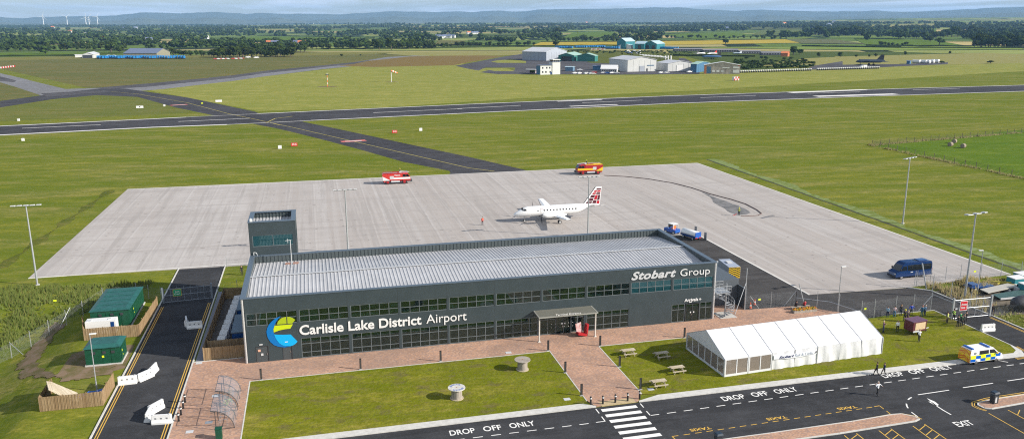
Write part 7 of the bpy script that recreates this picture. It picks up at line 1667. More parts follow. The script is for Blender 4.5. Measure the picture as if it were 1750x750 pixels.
# old control tower
ct = empty('control_tower', G(923.5,128.2), 0, 'old white control tower with dark cab and two-storey wing across the runway', 'control tower'); ct.rotation_euler.z = 0.12; s = mpp(ct.location)
b = MB(); b.box(0,0,0,24.5*s,7,15.5*s); b.box(22*s,-0.5,0,36.5*s,7,21*s); b.build('wall', 'f_white', ct); b = MB(); b.box(-4*s+2.5*s,0.5,0,-0.01,7.5,14.5*s); b.build('end_wing', 'f_blue', ct)
b = MB(); b.box(-1.6*s,-0.4,15.5*s,22*s,7.4,16.1*s); b.box(21.6*s,-0.9,21*s,36.9*s,7.4,21.7*s); b.build('roof', 'f_slate', ct)
c = MB(); c.box(23.5*s,0,21.7*s,35*s,6.5,24.2*s); c = c.build('cab', 'glass', ct); b = MB(); b.box(22.5*s,-0.8,24.2*s,36.5*s,7.2,25.4*s); [b.box(x*s,-0.15,21.7*s,(x+0.5)*s,0.0,24.2*s) for x in (23.5,27,30.5,34.5)]; b.build('cab_roof', 'f_white', c)
for x, z in ((3,10),(10.5,10),(16,10),(3,3),(9,3),(17,3)): b = MB(); b.box(x*s,-0.08,z*s,(x+2.6)*s,0.0,(z+3)*s); b.build('window', 'f_dark', ct)
b = MB(); b.box(18.5*s,-0.1,0,21*s,0,4.5*s); b.build('door', 'navy', ct)
hangar('storage_container', (915,125.8), 15, 16, 3, 6, 6.2, 'R', 'pinkish grey storage container left of the old control tower', mat('pink_grey_steel',(0.40,0.33,0.35),0.7), 'lgrey', cat='container')
hangar('glass_shed', (979,122), 12, 13, 3, 6.5, 7, 'R', 'pale blue glazed shed right of the old control tower', mat('blue_glazing',(0.12,0.22,0.32),0.3), 'f_troof', cat='shed')
hangar('blue_cabin', (1027,120), 12, 14, 3, 6.5, 7, 'R', 'dark blue portable cabin behind the white pavilion', 'f_blue', 'f_slate', cat='cabin')
hangar('white_pavilion', (1054,124.3), 6, 27, 3, 5.5, 11.5, 'R', 'white pavilion with a small pyramid roof beside the long warehouse', 'f_white', 'white', cat='pavilion', windows=tuple(('L',0.05+q*0.12,0.12+q*0.12,1,4.2,'f_dark') for q in range(8)))
hangar('cream_hangar', (268.5,99.6), 20, 52, 22, 8, 15, 'R', 'large hangar with blue-grey roof and yellowish end, alone on the left', mat('olive_grey_wall',(0.22,0.21,0.15),0.7), 'f_slate')
g_ = bpy.data.objects['cream_hangar']; 
hangar('open_hangar', (160,99.8), 10, 17, 10, 6, 9, 'L', 'small pale hangar with a dark open front left of the blue trailers', 'f_pale', 'f_roof', doors=(('L',0.05,0.9,5.3,'f_dark'),))  # open front is a solid plate, its dark colour standing for interior shade
hangar('white_container', (141,98.3), 6, 11, 2, 4, 4.3, 'R', 'white container at the left end of the far left group', 'f_white', 'white', cat='container')
# parked lorry trailers
def trailer_proto():
    r = empty('lorry_trailer', (0,0,0), 0, 'x', 'lorry trailer'); b = MB(); b.box(-1.15,-6,1.1,1.15,6,3.8); b.build('box', mat('trailer_blue',(0.01,0.20,0.50),0.5,noise_amt=0.25,nscale=0.15), r); b = MB(); b.box(-1.2,-5.8,0.4,1.2,5.8,1.1); b.build('chassis', 'black', r); return r
tp = trailer_proto(); random.seed(31); used = False; grp = 'blue lorry trailers parked in rows'
def put(px, rz, lab, group=grp, sc=1.0):
    global used
    p = G(*px); o = tp if not used else dup(tp, p); used = True; o.location = p; o.rotation_euler.z = rz; o['label'] = lab; o['group'] = group; o.scale = (sc,)*3; return o
for q in range(34):
    put((168+q*4.45,100.7+0.3*math.sin(q)), 0.15+random.uniform(-.05,.05), 'blue lorry trailer in the long line in front of the hangar on the far left', 'blue lorry trailers in the long line on the far left')
for q in range(10): put((952+q*2.6,83+q*0.05), 0.2, 'blue lorry trailer in the row behind the large grey hangar', 'blue lorry trailers behind the large grey hangar', 1.0)
for q in range(16): put((984+q*3.1,82.6-0.05*q), 0.15+random.uniform(-.1,.1), 'blue lorry trailer in the yard left of the teal barns', 'blue lorry trailers in the yard left of the teal barns', 1.0)
for q in range(4): put((1041+q*3.8,84.5), 0.6, 'blue lorry trailer beside the tall teal barn', 'blue lorry trailers beside the tall teal barn', 1.1)
for q in range(5): put((1136+q*4.2,84.5+q*0.2), 0.7, 'blue lorry trailer right of the teal barns', 'blue lorry trailers right of the teal barns', 1.1)
# cars
def car_proto(m):
    r = empty('parked_car', (0,0,0), 0, 'x', 'car'); b = MB(); b.side([(-2.1,0.35),(-2.1,0.95),(-1.2,1.02),(-0.7,1.45),(0.6,1.47),(1.2,1.02),(2.05,0.85),(2.1,0.35)], -0.85, 0.85, lambda z: max(0,z-1.0)*0.3); b.build('body', m, r, bevel=0.04)
    for s in (-1,1):
        g = MB(); onside(g, [(-1.0,1.03),(1.0,1.03),(0.55,1.40),(-0.65,1.40)], 0.85, s, 0.012, lambda z: max(0,z-1.0)*0.3); g.build('side_windows', 'glass', r)
        for x in (-1.3,1.3): b = MB(); b.X = Matrix.Translation((x,s*0.78,0.32)) @ Matrix.Rotation(PI/2,4,'X'); b.lathe([(0.32,-0.1),(0.32,0.1)],10); b.build('wheel', 'tyre', r)
    return r
cols = {'white':car_proto('white_gloss'),'silver':car_proto('lgrey'),'dark':car_proto('navy'),'red':car_proto('red')}; usedc = set()
def car(px, c, rz, lab, group=None, sc=1.15):
    p = G(*px); o = cols[c] if c not in usedc else dup(cols[c], p); usedc.add(c); o.location = p; o.rotation_euler.z = rz; o['label'] = lab; o.scale = (sc,)*3
    if group: o['group'] = group
for u, v, c, lab in ((982,126.7,'white','small white car at the near edge of the hangar apron, leftmost of the parked cars'),(990,126.9,'white','white car second from left along the hangar apron edge'),(1001.5,127.1,'white','white car below the dark blue cabin on the hangar apron edge'),(1009.5,127.2,'silver','silver car beside the white van cluster on the apron edge'),(1015.5,125.5,'red','red and white vehicle in front of the white pavilion'),(1014,127.8,'white','white car lowest in the frame of the cluster by the pavilion'),
        (1031,126,'silver','silver car left of the white pavilion front'),(1038,126.2,'dark','dark car in front of the middle of the pavilion'),(1046,126.2,'white','white car in front of the pavilion right half'),(1054,126.4,'white','white car between the pavilion and the long warehouse'),(991,121,'white','white vehicle alone on the dark hangar apron'),(1129,125.6,'white','white car parked between the two grey warehouses'),(1139,125.6,'silver','silver car parked at the smaller warehouse corner'),(1178,124.5,'white','white car by the blue workshop'),(1184,124,'dark','dark car by the blue workshop')):
    car((u,v), c, random.uniform(-.5,.5), lab)
for q in range(9): car((1215+q*4.3,125.2), ('dark','silver','white','red')[q%4], 1.4, 'parked car in the row in front of the museum hall', 'cars in front of the museum hall')
for q in range(14): car((1068+random.uniform(0,26),87.5+random.uniform(0,5)), ('dark','white','silver')[q%3], random.uniform(0,3), 'parked car on the track in front of the teal barns', 'cars in front of the teal barns')
for q in range(9): car((1012+q*2.6,85.6), ('white','red','silver')[q%3], 0.2, 'small vehicle in front of the blue trailers left of the barns', 'vehicles in front of the blue trailers')
for q in range(16): car((368+q*2.7+(6 if q > 8 else 0),102.2-0.08*q), ('red','white','white')[q%3], 0.2, 'red or white vehicle in the line right of the far left hangar', 'vehicles in line on the far left', 1.05)
for u, v in ((186,97),(195,97.2),(424,99.5),(438,100)): car((u,v), 'white', 0.3, 'white vehicle standing apart near the far left hangar', 'white vehicles near the far left hangar', 1.6)
# white van by the tyre wall
v = empty('white_van', G(1475,117), PI+0.1, 'white van parked behind the tyre wall near the delta-wing bomber', 'van'); b = MB(); b.side([(-3,0.4),(-3,2.5),(1.4,2.5),(2.2,1.5),(3.1,1.2),(3.1,0.4)], -1, 1); b.build('body', 'white_gloss', v, bevel=0.05); b = MB(); [b.tube((x,y-0.1,0.4),(x,y+0.1,0.4),0.4,n=10) for x in (-2,2) for y in (-0.9,0.9)]; b.build('wheels', 'tyre', v); b = MB(); b.box(0.3,-1.02,1.4,1.5,1.02,2.1); b.build('cab_window', 'glass', v); v.scale = (1.2,)*3
# white slanted roofs in a row behind the warehouses
for q in range(8):
    p = G(1098+q*5.1,99.5+0.4*q); r = empty('open_shelter', p, 0.35, 'white slant-roofed open shelter in the row behind the long warehouse', 'shelter', 'white slanted shelters behind the warehouses'); b = MB(); b.add([(-1.2,-6,2.4),(1.2,-6,2.4),(1.2,6,4.4),(-1.2,6,4.4),(-1.2,-6,2.5),(1.2,-6,2.5),(1.2,6,4.5),(-1.2,6,4.5)], [(0,3,2,1),(4,5,6,7),(0,1,5,4),(1,2,6,5),(2,3,7,6),(3,0,4,7)]); b.build('roof', 'white', r); b = MB(); [b.box(x-0.1,y-0.1,0,x+0.1,y+0.1,2.4+(y+6)/6) for x in (-1,1) for y in (-5.8,5.8)]; b.build('posts', 'dark', r)
for q in range(3):
    p = G(1137+q*4.6,102.3); b = MB(); b.tube((0,0,0),(0,0,4.2),1.0,n=10); b.lathe([(1.0,4.2),(0.5,4.6)],10); tag(b.build('white_silo', 'white', loc=p), 'upright white tank in the trio behind the smaller warehouse', 'tank', 'three upright white tanks')
# tyre wall
tw_m = MB(); random.seed(8)
def tyrestack():
    r = empty('tyre_stack', (0,0,0), 0, 'x', 'tyre stack', 'white and black tyre stacks along the track'); b = MB(); b.lathe([(0.75,0),(0.85,0.1),(0.85,0.5),(0.75,0.6)],8); b.lathe([(0.75,0.6),(0.85,0.7),(0.85,1.1),(0.75,1.2)],8); b.build('black_tyres', 'tyre', r); b = MB(); b.lathe([(0.75,1.2),(0.87,1.3),(0.87,2.1),(0.7,2.2)],8); b.build('white_tyres', 'white', r); return r
ts = tyrestack(); n_ = 0
for seg, (a, b_, cnt, lab) in enumerate([((1219,126.4),(1385,121.3),44,'white and black tyre stack in the wall in front of the museum hall'),((1397,120.8),(1501,117.8),30,'white and black tyre stack in the wall below the delta-wing bomber')]):
    for q in range(cnt):
        t = q/(cnt-1); p = G(a[0]+(b_[0]-a[0])*t, a[1]+(b_[1]-a[1])*t); o = ts if n_ == 0 else dup(ts, p); n_ += 1; o.location = p; o.scale = (0.95,0.95,1.0); o['label'] = lab; o['group'] = ['tyre stacks in front of the museum hall','tyre stacks below the delta-wing bomber'][seg]
for q, (u, v) in enumerate([(1566,108.6),(1577,108.8),(1583,108.9),(1590,108.4),(1598,107.8)]):
    p = G(u, v); r = empty('storage_tank', p, 0.3, 'white horizontal storage tank in the cluster right of the bomber', 'tank', 'white horizontal storage tanks'); b = MB(); b.X = Matrix.Translation((0,0,2.0)) @ Matrix.Rotation(PI/2,4,'X'); b.lathe([(1.2,-4.4),(1.8,-4.0),(1.8,4.0),(1.2,4.4)],14); b.build('shell', 'white', r, smooth=True); b = MB(); b.box(-1.2,-3,0,1.2,-2.6,0.8); b.box(-1.2,2.6,0,1.2,3,0.8); b.build('cradle', 'grey', r)
hangar('blue_hut', (1554.5,110), 10, 5, 2, 5, 5.5, 'R', 'small blue hut among dark posts left of the white tanks', 'f_blue', 'f_slate', cat='hut')
# delta-wing bomber and other old jets
def delta(px, sc, rz, lab, skin, tailm, name='jet_bomber'):
    p = G(*px); r = empty(name, p, rz, lab, 'aircraft'); r.scale = (sc,)*3
    b = MB(); N = 12; b.loft([[(x,w_*math.cos(2*PI*i/N),zc+w_*math.sin(2*PI*i/N)) for i in range(N)] for x,w_,zc in ((15,0.15,3.4),(13.5,0.9,3.5),(11,1.5,3.7),(8,1.6,3.8),(0,1.6,3.7),(-10,1.5,3.6),(-14.5,0.5,3.8))]); b.build('fuselage', skin, r, smooth=True, recalc=True)
    for s in (-1,1):
        w_ = MB(); w_.loft([[(8.5,s*1.0,3.6),(2,s*1.0,4.5),(-10.5,s*1.0,3.8),(2,s*1.0,2.9)],[(-4.5,s*16,3.7),(-7,s*16,3.85),(-9.5,s*16,3.7),(-7,s*16,3.55)]]); w_.build('wing', skin, r, recalc=True)
        l = MB(); l.tube((-1,s*4,0.7),(-1,s*4,3.2),0.2); l.tube((-1.8,s*4,0.7),(-0.2,s*4,0.7),0.7,n=10); l.build('undercarriage', 'dark', r)
    f = MB(); f.side([(-6,4.8),(-10.5,9.6),(-13.5,9.6),(-13.2,4.6)], -0.25, 0.25); f.build('tail_fin', tailm, r, recalc=True); l = MB(); l.tube((10,0,0.6),(10,0,2.6),0.2); l.tube((10,-0.5,0.6),(10,0.5,0.6),0.6,n=10); l.build('nose_gear', 'dark', r)
    c = MB(); c.ball((11,0,4.9),1.0,10,6,0.8); c.build('canopy', 'glass', r); return r
camo = mat('grey_green_camouflage', (0.012,0.02,0.035), 0.8, spec=0.15, col2=(0.035,0.055,0.08), nscale=0.12); dk_ = mat('dark_jet_grey', (0.012,0.016,0.025), 0.8, spec=0.15)
delta((1487,111.5), 1.08, PI-0.12, 'dark camouflaged delta-wing bomber parked beyond the runway on the right', camo, dk_)
delta((1216,101.5), 0.85, PI-0.1, 'dark blue jet with black fin parked behind the museum hall', mat('jet_blue',(0.03,0.09,0.20),0.5), 'black', 'jet_aircraft')
delta((1260,93.5), 0.5, PI, 'pale blue small jet beside the dark sheds', mat('jet_pale',(0.30,0.38,0.45),0.5), 'lgrey', 'jet_aircraft')
delta((1198,94.5), 0.62, 0.4, 'white jet with black markings, left of the white pair behind the museum', 'white', 'black', 'jet_aircraft')
delta((1217,94.8), 0.62, PI+0.3, 'white jet with a red tail, right of the white pair behind the museum', 'white', 'red', 'jet_aircraft')
# farmhouses scattered in the far country
def house(px, lab, group, w=11, roof='f_slate', wall='f_white', sc=1.0):
    p = G(*px); r = empty('farmhouse', p, random.uniform(-.5,.5), lab, 'house', group); r.scale = (sc,)*3; b = MB(); b.box(-w/2,-4,-0.5,w/2,4,5); b.add([(-w/2,-4,5),(-w/2,4,5),(-w/2,0,8),(w/2,-4,5),(w/2,4,5),(w/2,0,8)], [(0,2,1),(3,4,5)]); b.build('wall', wall, r)
    b = MB(); b.add([(-w/2-.4,-4.5,4.8),(w/2+.4,-4.5,4.8),(w/2+.4,0,8.2),(-w/2-.4,0,8.2),(w/2+.4,4.5,4.8),(-w/2-.4,4.5,4.8)], [(0,1,2,3),(3,2,4,5)]); b.build('roof', roof, r); b = MB(); [b.box(x-0.5,-4.06,z,x+0.5,-4.0,z+1.2) for x in (-3.5,0,3.5) for z in (1,3.3)]; b.build('windows', 'f_dark', r)
random.seed(12)
for q, (u, v) in enumerate([(748,65.8),(754,66.3),(760,65.5),(767,66),(774,65.6),(757,64.2),(770,64.4)]): house((u,v), 'white farmhouse in the hamlet of white houses left of centre', 'white houses of the hamlet', sc=1.25)
for q, (u, v) in enumerate([(801,59),(809,59.3),(814,59),(462,79),(470,79.2),(508,78.5),(516,79),(1240,52.5),(1416,46),(178,70),(255,72),(213,51),(120,56),(148,57),(1425,38),(1340,43),(520,37.5),(534,36.5),(1002,33.5),(1020,32.5),(352,67),(90,49),(232,50.5)]):
    house((u,v), 'pale farmhouse half hidden among the trees of the far country', 'scattered farmhouses', roof='f_slate' if q%3 else 'f_brick', sc=1.3 if v > 55 else 2.0)
# wind turbines
for q, (u, vb, vt, a0) in enumerate([(75,45,30.5,0.3),(115.5,44.5,31,0.9),(147.5,44,32,0.2),(153,44,31.5,0.7),(167.5,44,30,0.5)]):
    d = ray(u,45); dl = math.hypot(d.x,d.y); dist = 9000; p = Vector((CAM.x+d.x/dl*dist, CAM.y+d.y/dl*dist, 0)); p.z = hgt(p.x,p.y)-2; s = dist/F; h = (vb-vt)*s*0.85+10
    r = empty('wind_turbine', p, 0, ['white wind turbine, leftmost on the horizon','white wind turbine, second from left on the horizon','white wind turbine, left one of the close pair','white wind turbine, right one of the close pair','white wind turbine, rightmost on the horizon'][q], 'wind turbine', 'wind turbines on the horizon')
    b = MB(); b.tube((0,0,0),(0,0,h),4.0,2.6,n=8); b.build('tower', 'white', r); b = MB(); b.box(-3,-4,h-2,3,6,h+4); n = b.build('nacelle', 'white', r)
    b = MB()
    for k_ in range(3): a = a0+k_*2.094; b.X = Matrix.Translation((0,-4.5,h+1)) @ Matrix.Rotation(a,4,'Y'); b.add([(-1.6,0,0),(1.6,0,0),(0.6,0,45),(-0.6,0,45),(-1.6,0.8,0),(1.6,0.8,0),(0.6,0.5,45),(-0.6,0.5,45)], [(0,1,2,3),(7,6,5,4),(0,4,5,1),(1,5,6,2),(2,6,7,3),(3,7,4,0)])
    b.build('blade', 'white', n)
for o in [tp]+list(cols.values()):
    pass
# ================================================================ TREES
def leaf_mat(name, c1, c2):
    k = NT(name); oi = k.n('ShaderNodeObjectInfo'); a = k.noise(0.35,0.35,detail=3); col = k.mix(a, c1, c2)
    lf = k.noise(0.02,0.02,detail=4,rough=0.8,lo=0.4,hi=0.6); col = k.mix(k.math('MULTIPLY', lf, 0.7), col, tuple(x*y for x, y in zip(c1, (0.55,0.62,0.8))))
    g = k.n('ShaderNodeNewGeometry'); col = k.mix(k.math('MULTIPLY', g.outputs['Random Per Island'], 0.5), col, tuple(x*1.5 for x in c2))
    hv = k.n('ShaderNodeHueSaturation'); k.L(col, hv.inputs['Color']); k.L(k.rng(oi.outputs['Random'],0,1,0.475,0.515), hv.inputs['Hue']); k.L(k.rng(oi.outputs['Random'],0,1,0.75,1.2), hv.inputs['Value'])
    return k.out(hv.outputs[0])
M['leaf'] = leaf_mat('foliage_green', (0.028,0.048,0.010), (0.052,0.076,0.014)); M['leaf2'] = leaf_mat('foliage_dark', (0.020,0.036,0.011), (0.036,0.055,0.014)); M['bark'] = mat('bark', (0.09,0.07,0.05), 0.9)
def crown_mesh(seed, n=420, flat=0.85, tall=1.0, leaf=0.75, low=False):
    """crown about 2 m across unit radius 1 -> scaled by object; leaf clumps spread through lobes"""
    random.seed(seed); lobes = []
    for i in range(9 if not low else 5):
        a = random.uniform(0,2*PI); rr = random.uniform(0.15,0.62); z = random.uniform(-0.45,0.55)*tall; lobes.append((Vector((math.cos(a)*rr,math.sin(a)*rr,z)), random.uniform(0.30,0.52)))
    lobes.append((Vector((0,0,0.1)),0.55)); b = MB()
    for _ in range(n):
        c, r = random.choice(lobes); d = Vector((random.gauss(0,1),random.gauss(0,1),random.gauss(0,1))).normalized(); rad = r*random.uniform(0.72,1.06); p = c+Vector((d.x,d.y,d.z*flat))*rad
        up = (d*0.9+Vector((random.uniform(-.6,.6),random.uniform(-.6,.6),random.uniform(-.3,.7)))).normalized(); q = up.to_track_quat('Z','Y'); s = leaf*random.uniform(0.09,0.17); rot = random.uniform(0,PI)
        b.m = 0 if random.random() < 0.7 else 1
        pts = [p+q @ Vector((math.cos(rot+k*2*PI/5)*s*random.uniform(.7,1.2),math.sin(rot+k*2*PI/5)*s*random.uniform(.7,1.2),0.25*s*(k%2))) for k in range(5)]; b.poly(pts)
    b.m = 1
    for c, r in lobes:
        b.ball(tuple(c), r*0.72, 7, 5, flat)
    return b
def trunk_builder(seed):
    random.seed(seed); b = MB(); b.tube((0,0,-0.3),(0.02,0,2.0),0.42,0.30,n=7); b.tube((0.02,0,2.0),(0.1,0,4.6),0.30,0.15,n=6)
    for k in range(5): a = k*1.26+random.uniform(-.3,.3); b.tube((0.05,0,1.9+0.4*k),(math.cos(a)*1.9,math.sin(a)*1.9,3.6+0.6*k),0.14,0.05,n=5)
    return b
TREES = []
for i in range(7):
    r = empty('broadleaf_tree', (0,0,0), 0, 'x', 'tree'); t = trunk_builder(i).build('trunk', 'bark', r); cb = crown_mesh(50+i, 460, 0.85, (0.9,1.1,0.8,1.25,1.0,0.7,1.4)[i]); c = cb.build('crown', ['leaf','leaf2'] if i%2 else ['leaf2','leaf'], r)
    c.location = (0,0,5.2); c.scale = (4.2,4.2,4.2); TREES.append([r,False])
BUSH = []
for i in range(3):
    r = empty('bush', (0,0,0), 0, 'x', 'bush'); cb = crown_mesh(90+i, 260, 0.8, 0.5, 0.9, True); c = cb.build('foliage', ['leaf','leaf2'], r); c.location = (0,0,0.9); c.scale = (1.6,1.6,1.2); t = MB(); t.tube((0,0,-0.2),(0,0,0.8),0.12,n=5); t.build('stem', 'bark', r); BUSH.append([r,False])
NTREE = 0
def tree(p, h, lab, group, wide=1.0, kind=None, bush=False):
    """h: total height in metres"""
    global NTREE
    pool = BUSH if bush else TREES; k = pool[kind if kind is not None else random.randrange(len(pool))]
    if k[1]: o = dup(k[0], p)
    else: o = k[0]; k[1] = True
    s = h/(2.6 if bush else 9.0); o.location = p; o.scale = (s*wide,s*wide,s); o.rotation_euler.z = random.uniform(0,2*PI); o['label'] = lab; o['group'] = group; NTREE += 1
    return o
def row(a, b_, n, hpx, lab, group, jit=0.6, jx=0.4, wide=1.0):
    for i in range(n):
        t = (i+random.uniform(-jx,jx))/max(1,n-1); t = min(1,max(0,t)); u, v = a[0]+(b_[0]-a[0])*t, a[1]+(b_[1]-a[1])*t+random.uniform(-jit,jit); p = G(u, v); h = hpx*random.uniform(0.65,1.15)*mpp(p); p.z -= 0.4
        tree(p, h, lab, group, wide*random.uniform(0.9,1.35))
random.seed(77)
# measured single trees and clumps
for u, v, h, w_, lab in ((78,93.5,17,1.3,'broad single tree in the green field at the left edge of the airfield'),(113,87,12,1.2,'round tree left of the far left hangar in the hedge'),(190,90,22,1.3,'tall dark tree above the white container on the left'),(205,92,14,1.2,'dark tree just left of the far left hangar'),
  (648,86,19,1.0,'left tall tree of the pair at the end of the tawny field'),(669,86.5,21,0.95,'right tall tree of the pair at the end of the tawny field'),(584,97.5,6,1.2,'small conical bush alone in the tawny field'),(616,96,4,1.2,'tiny bush right of the conical bush in the tawny field'),(855,61,11,1.1,'single tree in the pasture left of centre'),
  (949,80,13,1.3,'single round tree in front of the yellow crop behind the grey hangar'),(955,60,14,1.6,'large spreading tree in the pasture above the teal barns'),(886,62,9,1.2,'small round tree in the pasture beside the spreading one'),(1356,94.5,17,1.25,'large dark tree above the orange brick building'),(1367,94,12,1.2,'second tree of the pair above the orange brick building'),
  (1400,98.5,10,1.0,'lone dark tree left of the delta-wing bomber'),(1436,98,9,1.3,'ragged bushy tree above the tyre wall'),(1463,98.5,6,1.1,'small round tree between the ragged tree and the bomber'),(1485,98,5,1.1,'tiny tree above the nose of the bomber'),(1497,97.5,7,1.2,'small round tree directly above the bomber'),(1547.5,95,8,0.9,'narrow tree above the dark post fence right of the bomber'),(1623,92.5,6,1.1,'small dark tree beside the white van far right'),
  (1609,109,6,1.8,'low rounded bush right of the white tanks'),(1693,109,6.5,2.2,'broad low bush near the right edge beyond the runway'),(910,126,7.5,1.7,'dark bush between the container and the old control tower'),(1206,125,6,0.9,'small dark conifer at the left corner of the museum hall'),(1057,124,5,0.9,'small bush at the corner of the long warehouse'),
  (1240,76.5,12,1.4,'tree clump above the crop right of the teal barns'),(1605,78,15,1.3,'large spreading tree in front of the right-hand wood'),(1590,72,11,1.2,'rounded tree left of the right-hand wood')):
    p = G(u, v); p.z -= 0.3; tree(p, h*mpp(p), lab, None, w_, bush=False)
for o in list(COL.objects):
    if o.get('group') is None and 'group' in o.keys(): del o['group']
row((500,85),(742,83.5),34,14,'dark tree in the dense row behind the tawny field','trees behind the tawny field')
row((362,98.5),(500,97),30,19,'dark tree in the thick belt right of the far left hangar','tree belt right of the far left hangar',jit=1.0)
row((372,93),(520,90),22,19,'tree at the back of the thick belt right of the far left hangar','tree belt right of the far left hangar',jit=1.0)
row((0,88),(215,86),26,14,'tree in the hedge behind the green field on the far left','hedge trees on the far left')
row((290,95),(372,97),12,13,'tree directly right of the far left hangar','trees beside the far left hangar')
row((742,82.5),(912,78.5),24,10,'tree in the hedge between the straw field and the hamlet','hedge trees below the hamlet')
row((935,72),(1120,72),26,10,'tree in the belt above the yellow crop','trees above the yellow crop')
row((1120,66),(1345,67.5),26,7,'tree or bush in the hedge above the yellow crop right of the barns','hedge above the right-hand crop')
row((1388,60),(1470,61),14,16,'tree in the dark copse above the grey-green field','trees of the dark copse')
row((1535,68),(1600,66),12,14,'tree in the group left of the right-hand wood','trees left of the right-hand wood')
row((1600,66),(1680,60),14,16,'tree in the upper edge of the right-hand wood','upper edge of the right-hand wood')
row((1665,81.5),(1752,82.5),20,20,'tree in the dark dense wood at the right edge','trees of the dense wood at the right edge',jit=0.4)
row((1668,78),(1752,79),12,20,'tree at the back of the dense wood at the right edge','trees of the dense wood at the right edge',jit=0.4)
row((1505,78),(1548,78.5),7,7,'low rounded bush in the green field below the right-hand wood','bushes in the green field',wide=1.3)
row((1260,106),(1390,107),14,7,'scrubby bush on the overgrown bank above the tyre wall','bushes on the overgrown bank',jit=6,wide=1.5)
for i in range(30): 
    u, v = random.uniform(1255,1395), random.uniform(104,117); p = G(u,v); tree(p, random.uniform(1.8,3.2), 'low scrub bush on the overgrown bank above the tyre wall', 'low scrub on the overgrown bank', random.uniform(1.1,1.8), bush=True)
# ---- the rest of the country: one mass of far woods and hedges
tpl = []
for sd in range(5):
    cb = crown_mesh(200+sd, 46, 0.9, (0.8,1.1,1.0,1.3,0.7)[sd], 2.3, True); 
    keep = MB(); keep.v, keep.f, keep.mi = cb.v, cb.f, cb.mi; tpl.append(keep)
tiny = []
for sd in range(4):
    random.seed(300+sd); b = MB()
    for q in range(4): b.ball((random.uniform(-.5,.5),random.uniform(-.5,.5),random.uniform(-.3,.3)), random.uniform(.4,.7), 5, 4)
    tiny.append(b)
random.seed(99)
def mass(name, items):
    V, Fc, MI = [], [], []
    for p, rx, rz_, small in items:
        t = random.choice(tiny if small else tpl); a = random.uniform(0,2*PI); ca, sa = math.cos(a)*rx, math.sin(a)*rx; b0 = len(V); f = random.uniform(.85,1.15)
        V += [(p.x+x*ca-y*sa, p.y+x*sa+y*ca, p.z+rz_*(0.9+z)*f) for x,y,z in t.v]; Fc += [tuple(b0+i for i in fc) for fc in t.f]; MI += t.mi if not small else [0]*len(t.f)
    me = bpy.data.meshes.new(name); me.from_pydata(V, [], Fc); me.materials.append(M['leaf2']); me.materials.append(M['leaf']); me.polygons.foreach_set('material_index', MI); me.update()
    o = bpy.data.objects.new(name, me); COL.objects.link(o); tag(o, kind='stuff'); return len(items)
clear = [((350,650),(62.5,70)),((1135,1290),(55,67)),((1285,1372),(50,61)),((960,1050),(56,66)),((740,930),(58,63.5)),((1480,1600),(69,78)),((0,210),(89,97)),((1130,1480),(67,76)),((905,1130),(73,80)),((420,520),(50,54)),((1680,1735),(31,38)),((1480,1600),(41.5,46.5)),((1600,1680),(54,59)),((800,880),(64,69))]
def blocked(u, v): return any(a[0] < u < a[1] and b_[0] < v < b_[1] for a, b_ in clear)
rows = [(82,10,.55),(78,10,.6),(75,9,.55),(72,9,.5),(69,8.5,.5),(66,8,.55),(63,7.5,.5),(60.5,7,.5),(58,6.5,.55),(56,6,.55),(54,5.5,.55),(52,5,.6),(50,4.5,.6),(48.5,4.2,.65),(47,3.8,.65),(45.7,3.4,.7),(44.5,3.1,.7),(43.4,2.8,.75),(42.4,2.8,.9),(41.3,2.7,.9),(40.2,2.6,.9),(39,2.6,.8),(37.8,2.4,.7),(36.6,2.3,.5)]
items = []; far_items = []
for v0, hp, dens in rows:
    n = int(1850/hp*1.5)
    ph = random.uniform(0,10)
    for i in range(n):
        u = -50+1850*i/n+random.uniform(-3,3)
        g = noise.noise(Vector((u*0.012, v0*0.35, ph)))+0.45*noise.noise(Vector((u*0.05, v0*0.9, 3)))
        left = 0.10 if u < 420 else 0.0
        if g+left < (0.20 if 44 < v0 < 73 else 0.10)-dens*0.35: continue
        v = v0+random.uniform(-1.0,1.0)*(1.2 if v0 > 55 else 0.5)+ 0.8*math.sin(u*0.01+v0)
        if blocked(u, v): continue
        if v > 70 and (u > 1340 or (880 < u < 1345 and v > 68)): continue
        if v > 74 and u > 740: continue
        d = ray(u,v)
        if d.z >= 0: continue
        p = G(u, v); s = mpp(p)
        if s*F > 12000: continue
        h = min(hp*(1.25+0.5*sstep(1050,1300,u)+0.15*sstep(400,700,u))*random.uniform(0.6,1.15)*s, 22); p.z -= 0.8
        small = v < 52
        (far_items if small else items).append((p, h*random.uniform(0.45,0.75), h*0.5, small))
n1 = mass('distant_woodland', items)
bk = []
for _ in range(330):
    u = random.uniform(1255,1392); v = random.uniform(103.5,119) ; 
    if v > 119-(u-1255)*0.02 or v < 103.5+(u-1255)*0.03 or noise.noise(Vector((u*0.05,v*0.3,1))) < -0.12: continue
    p = G(u,v); bk.append((p, random.uniform(1.8,3.4), random.uniform(0.9,1.7), False))
for _ in range(60): u = random.uniform(1060,1200); p = G(u, random.uniform(87,95)); bk.append((p, random.uniform(1.0,2.4), random.uniform(0.6,1.2), False))
for _ in range(70): p = G(random.uniform(965,1160), random.uniform(88,92)); bk.append((p, random.uniform(1.5,3), random.uniform(0.8,1.5), False))
mass('bank_scrub', bk); n2 = mass('far_off_woodland', far_items)
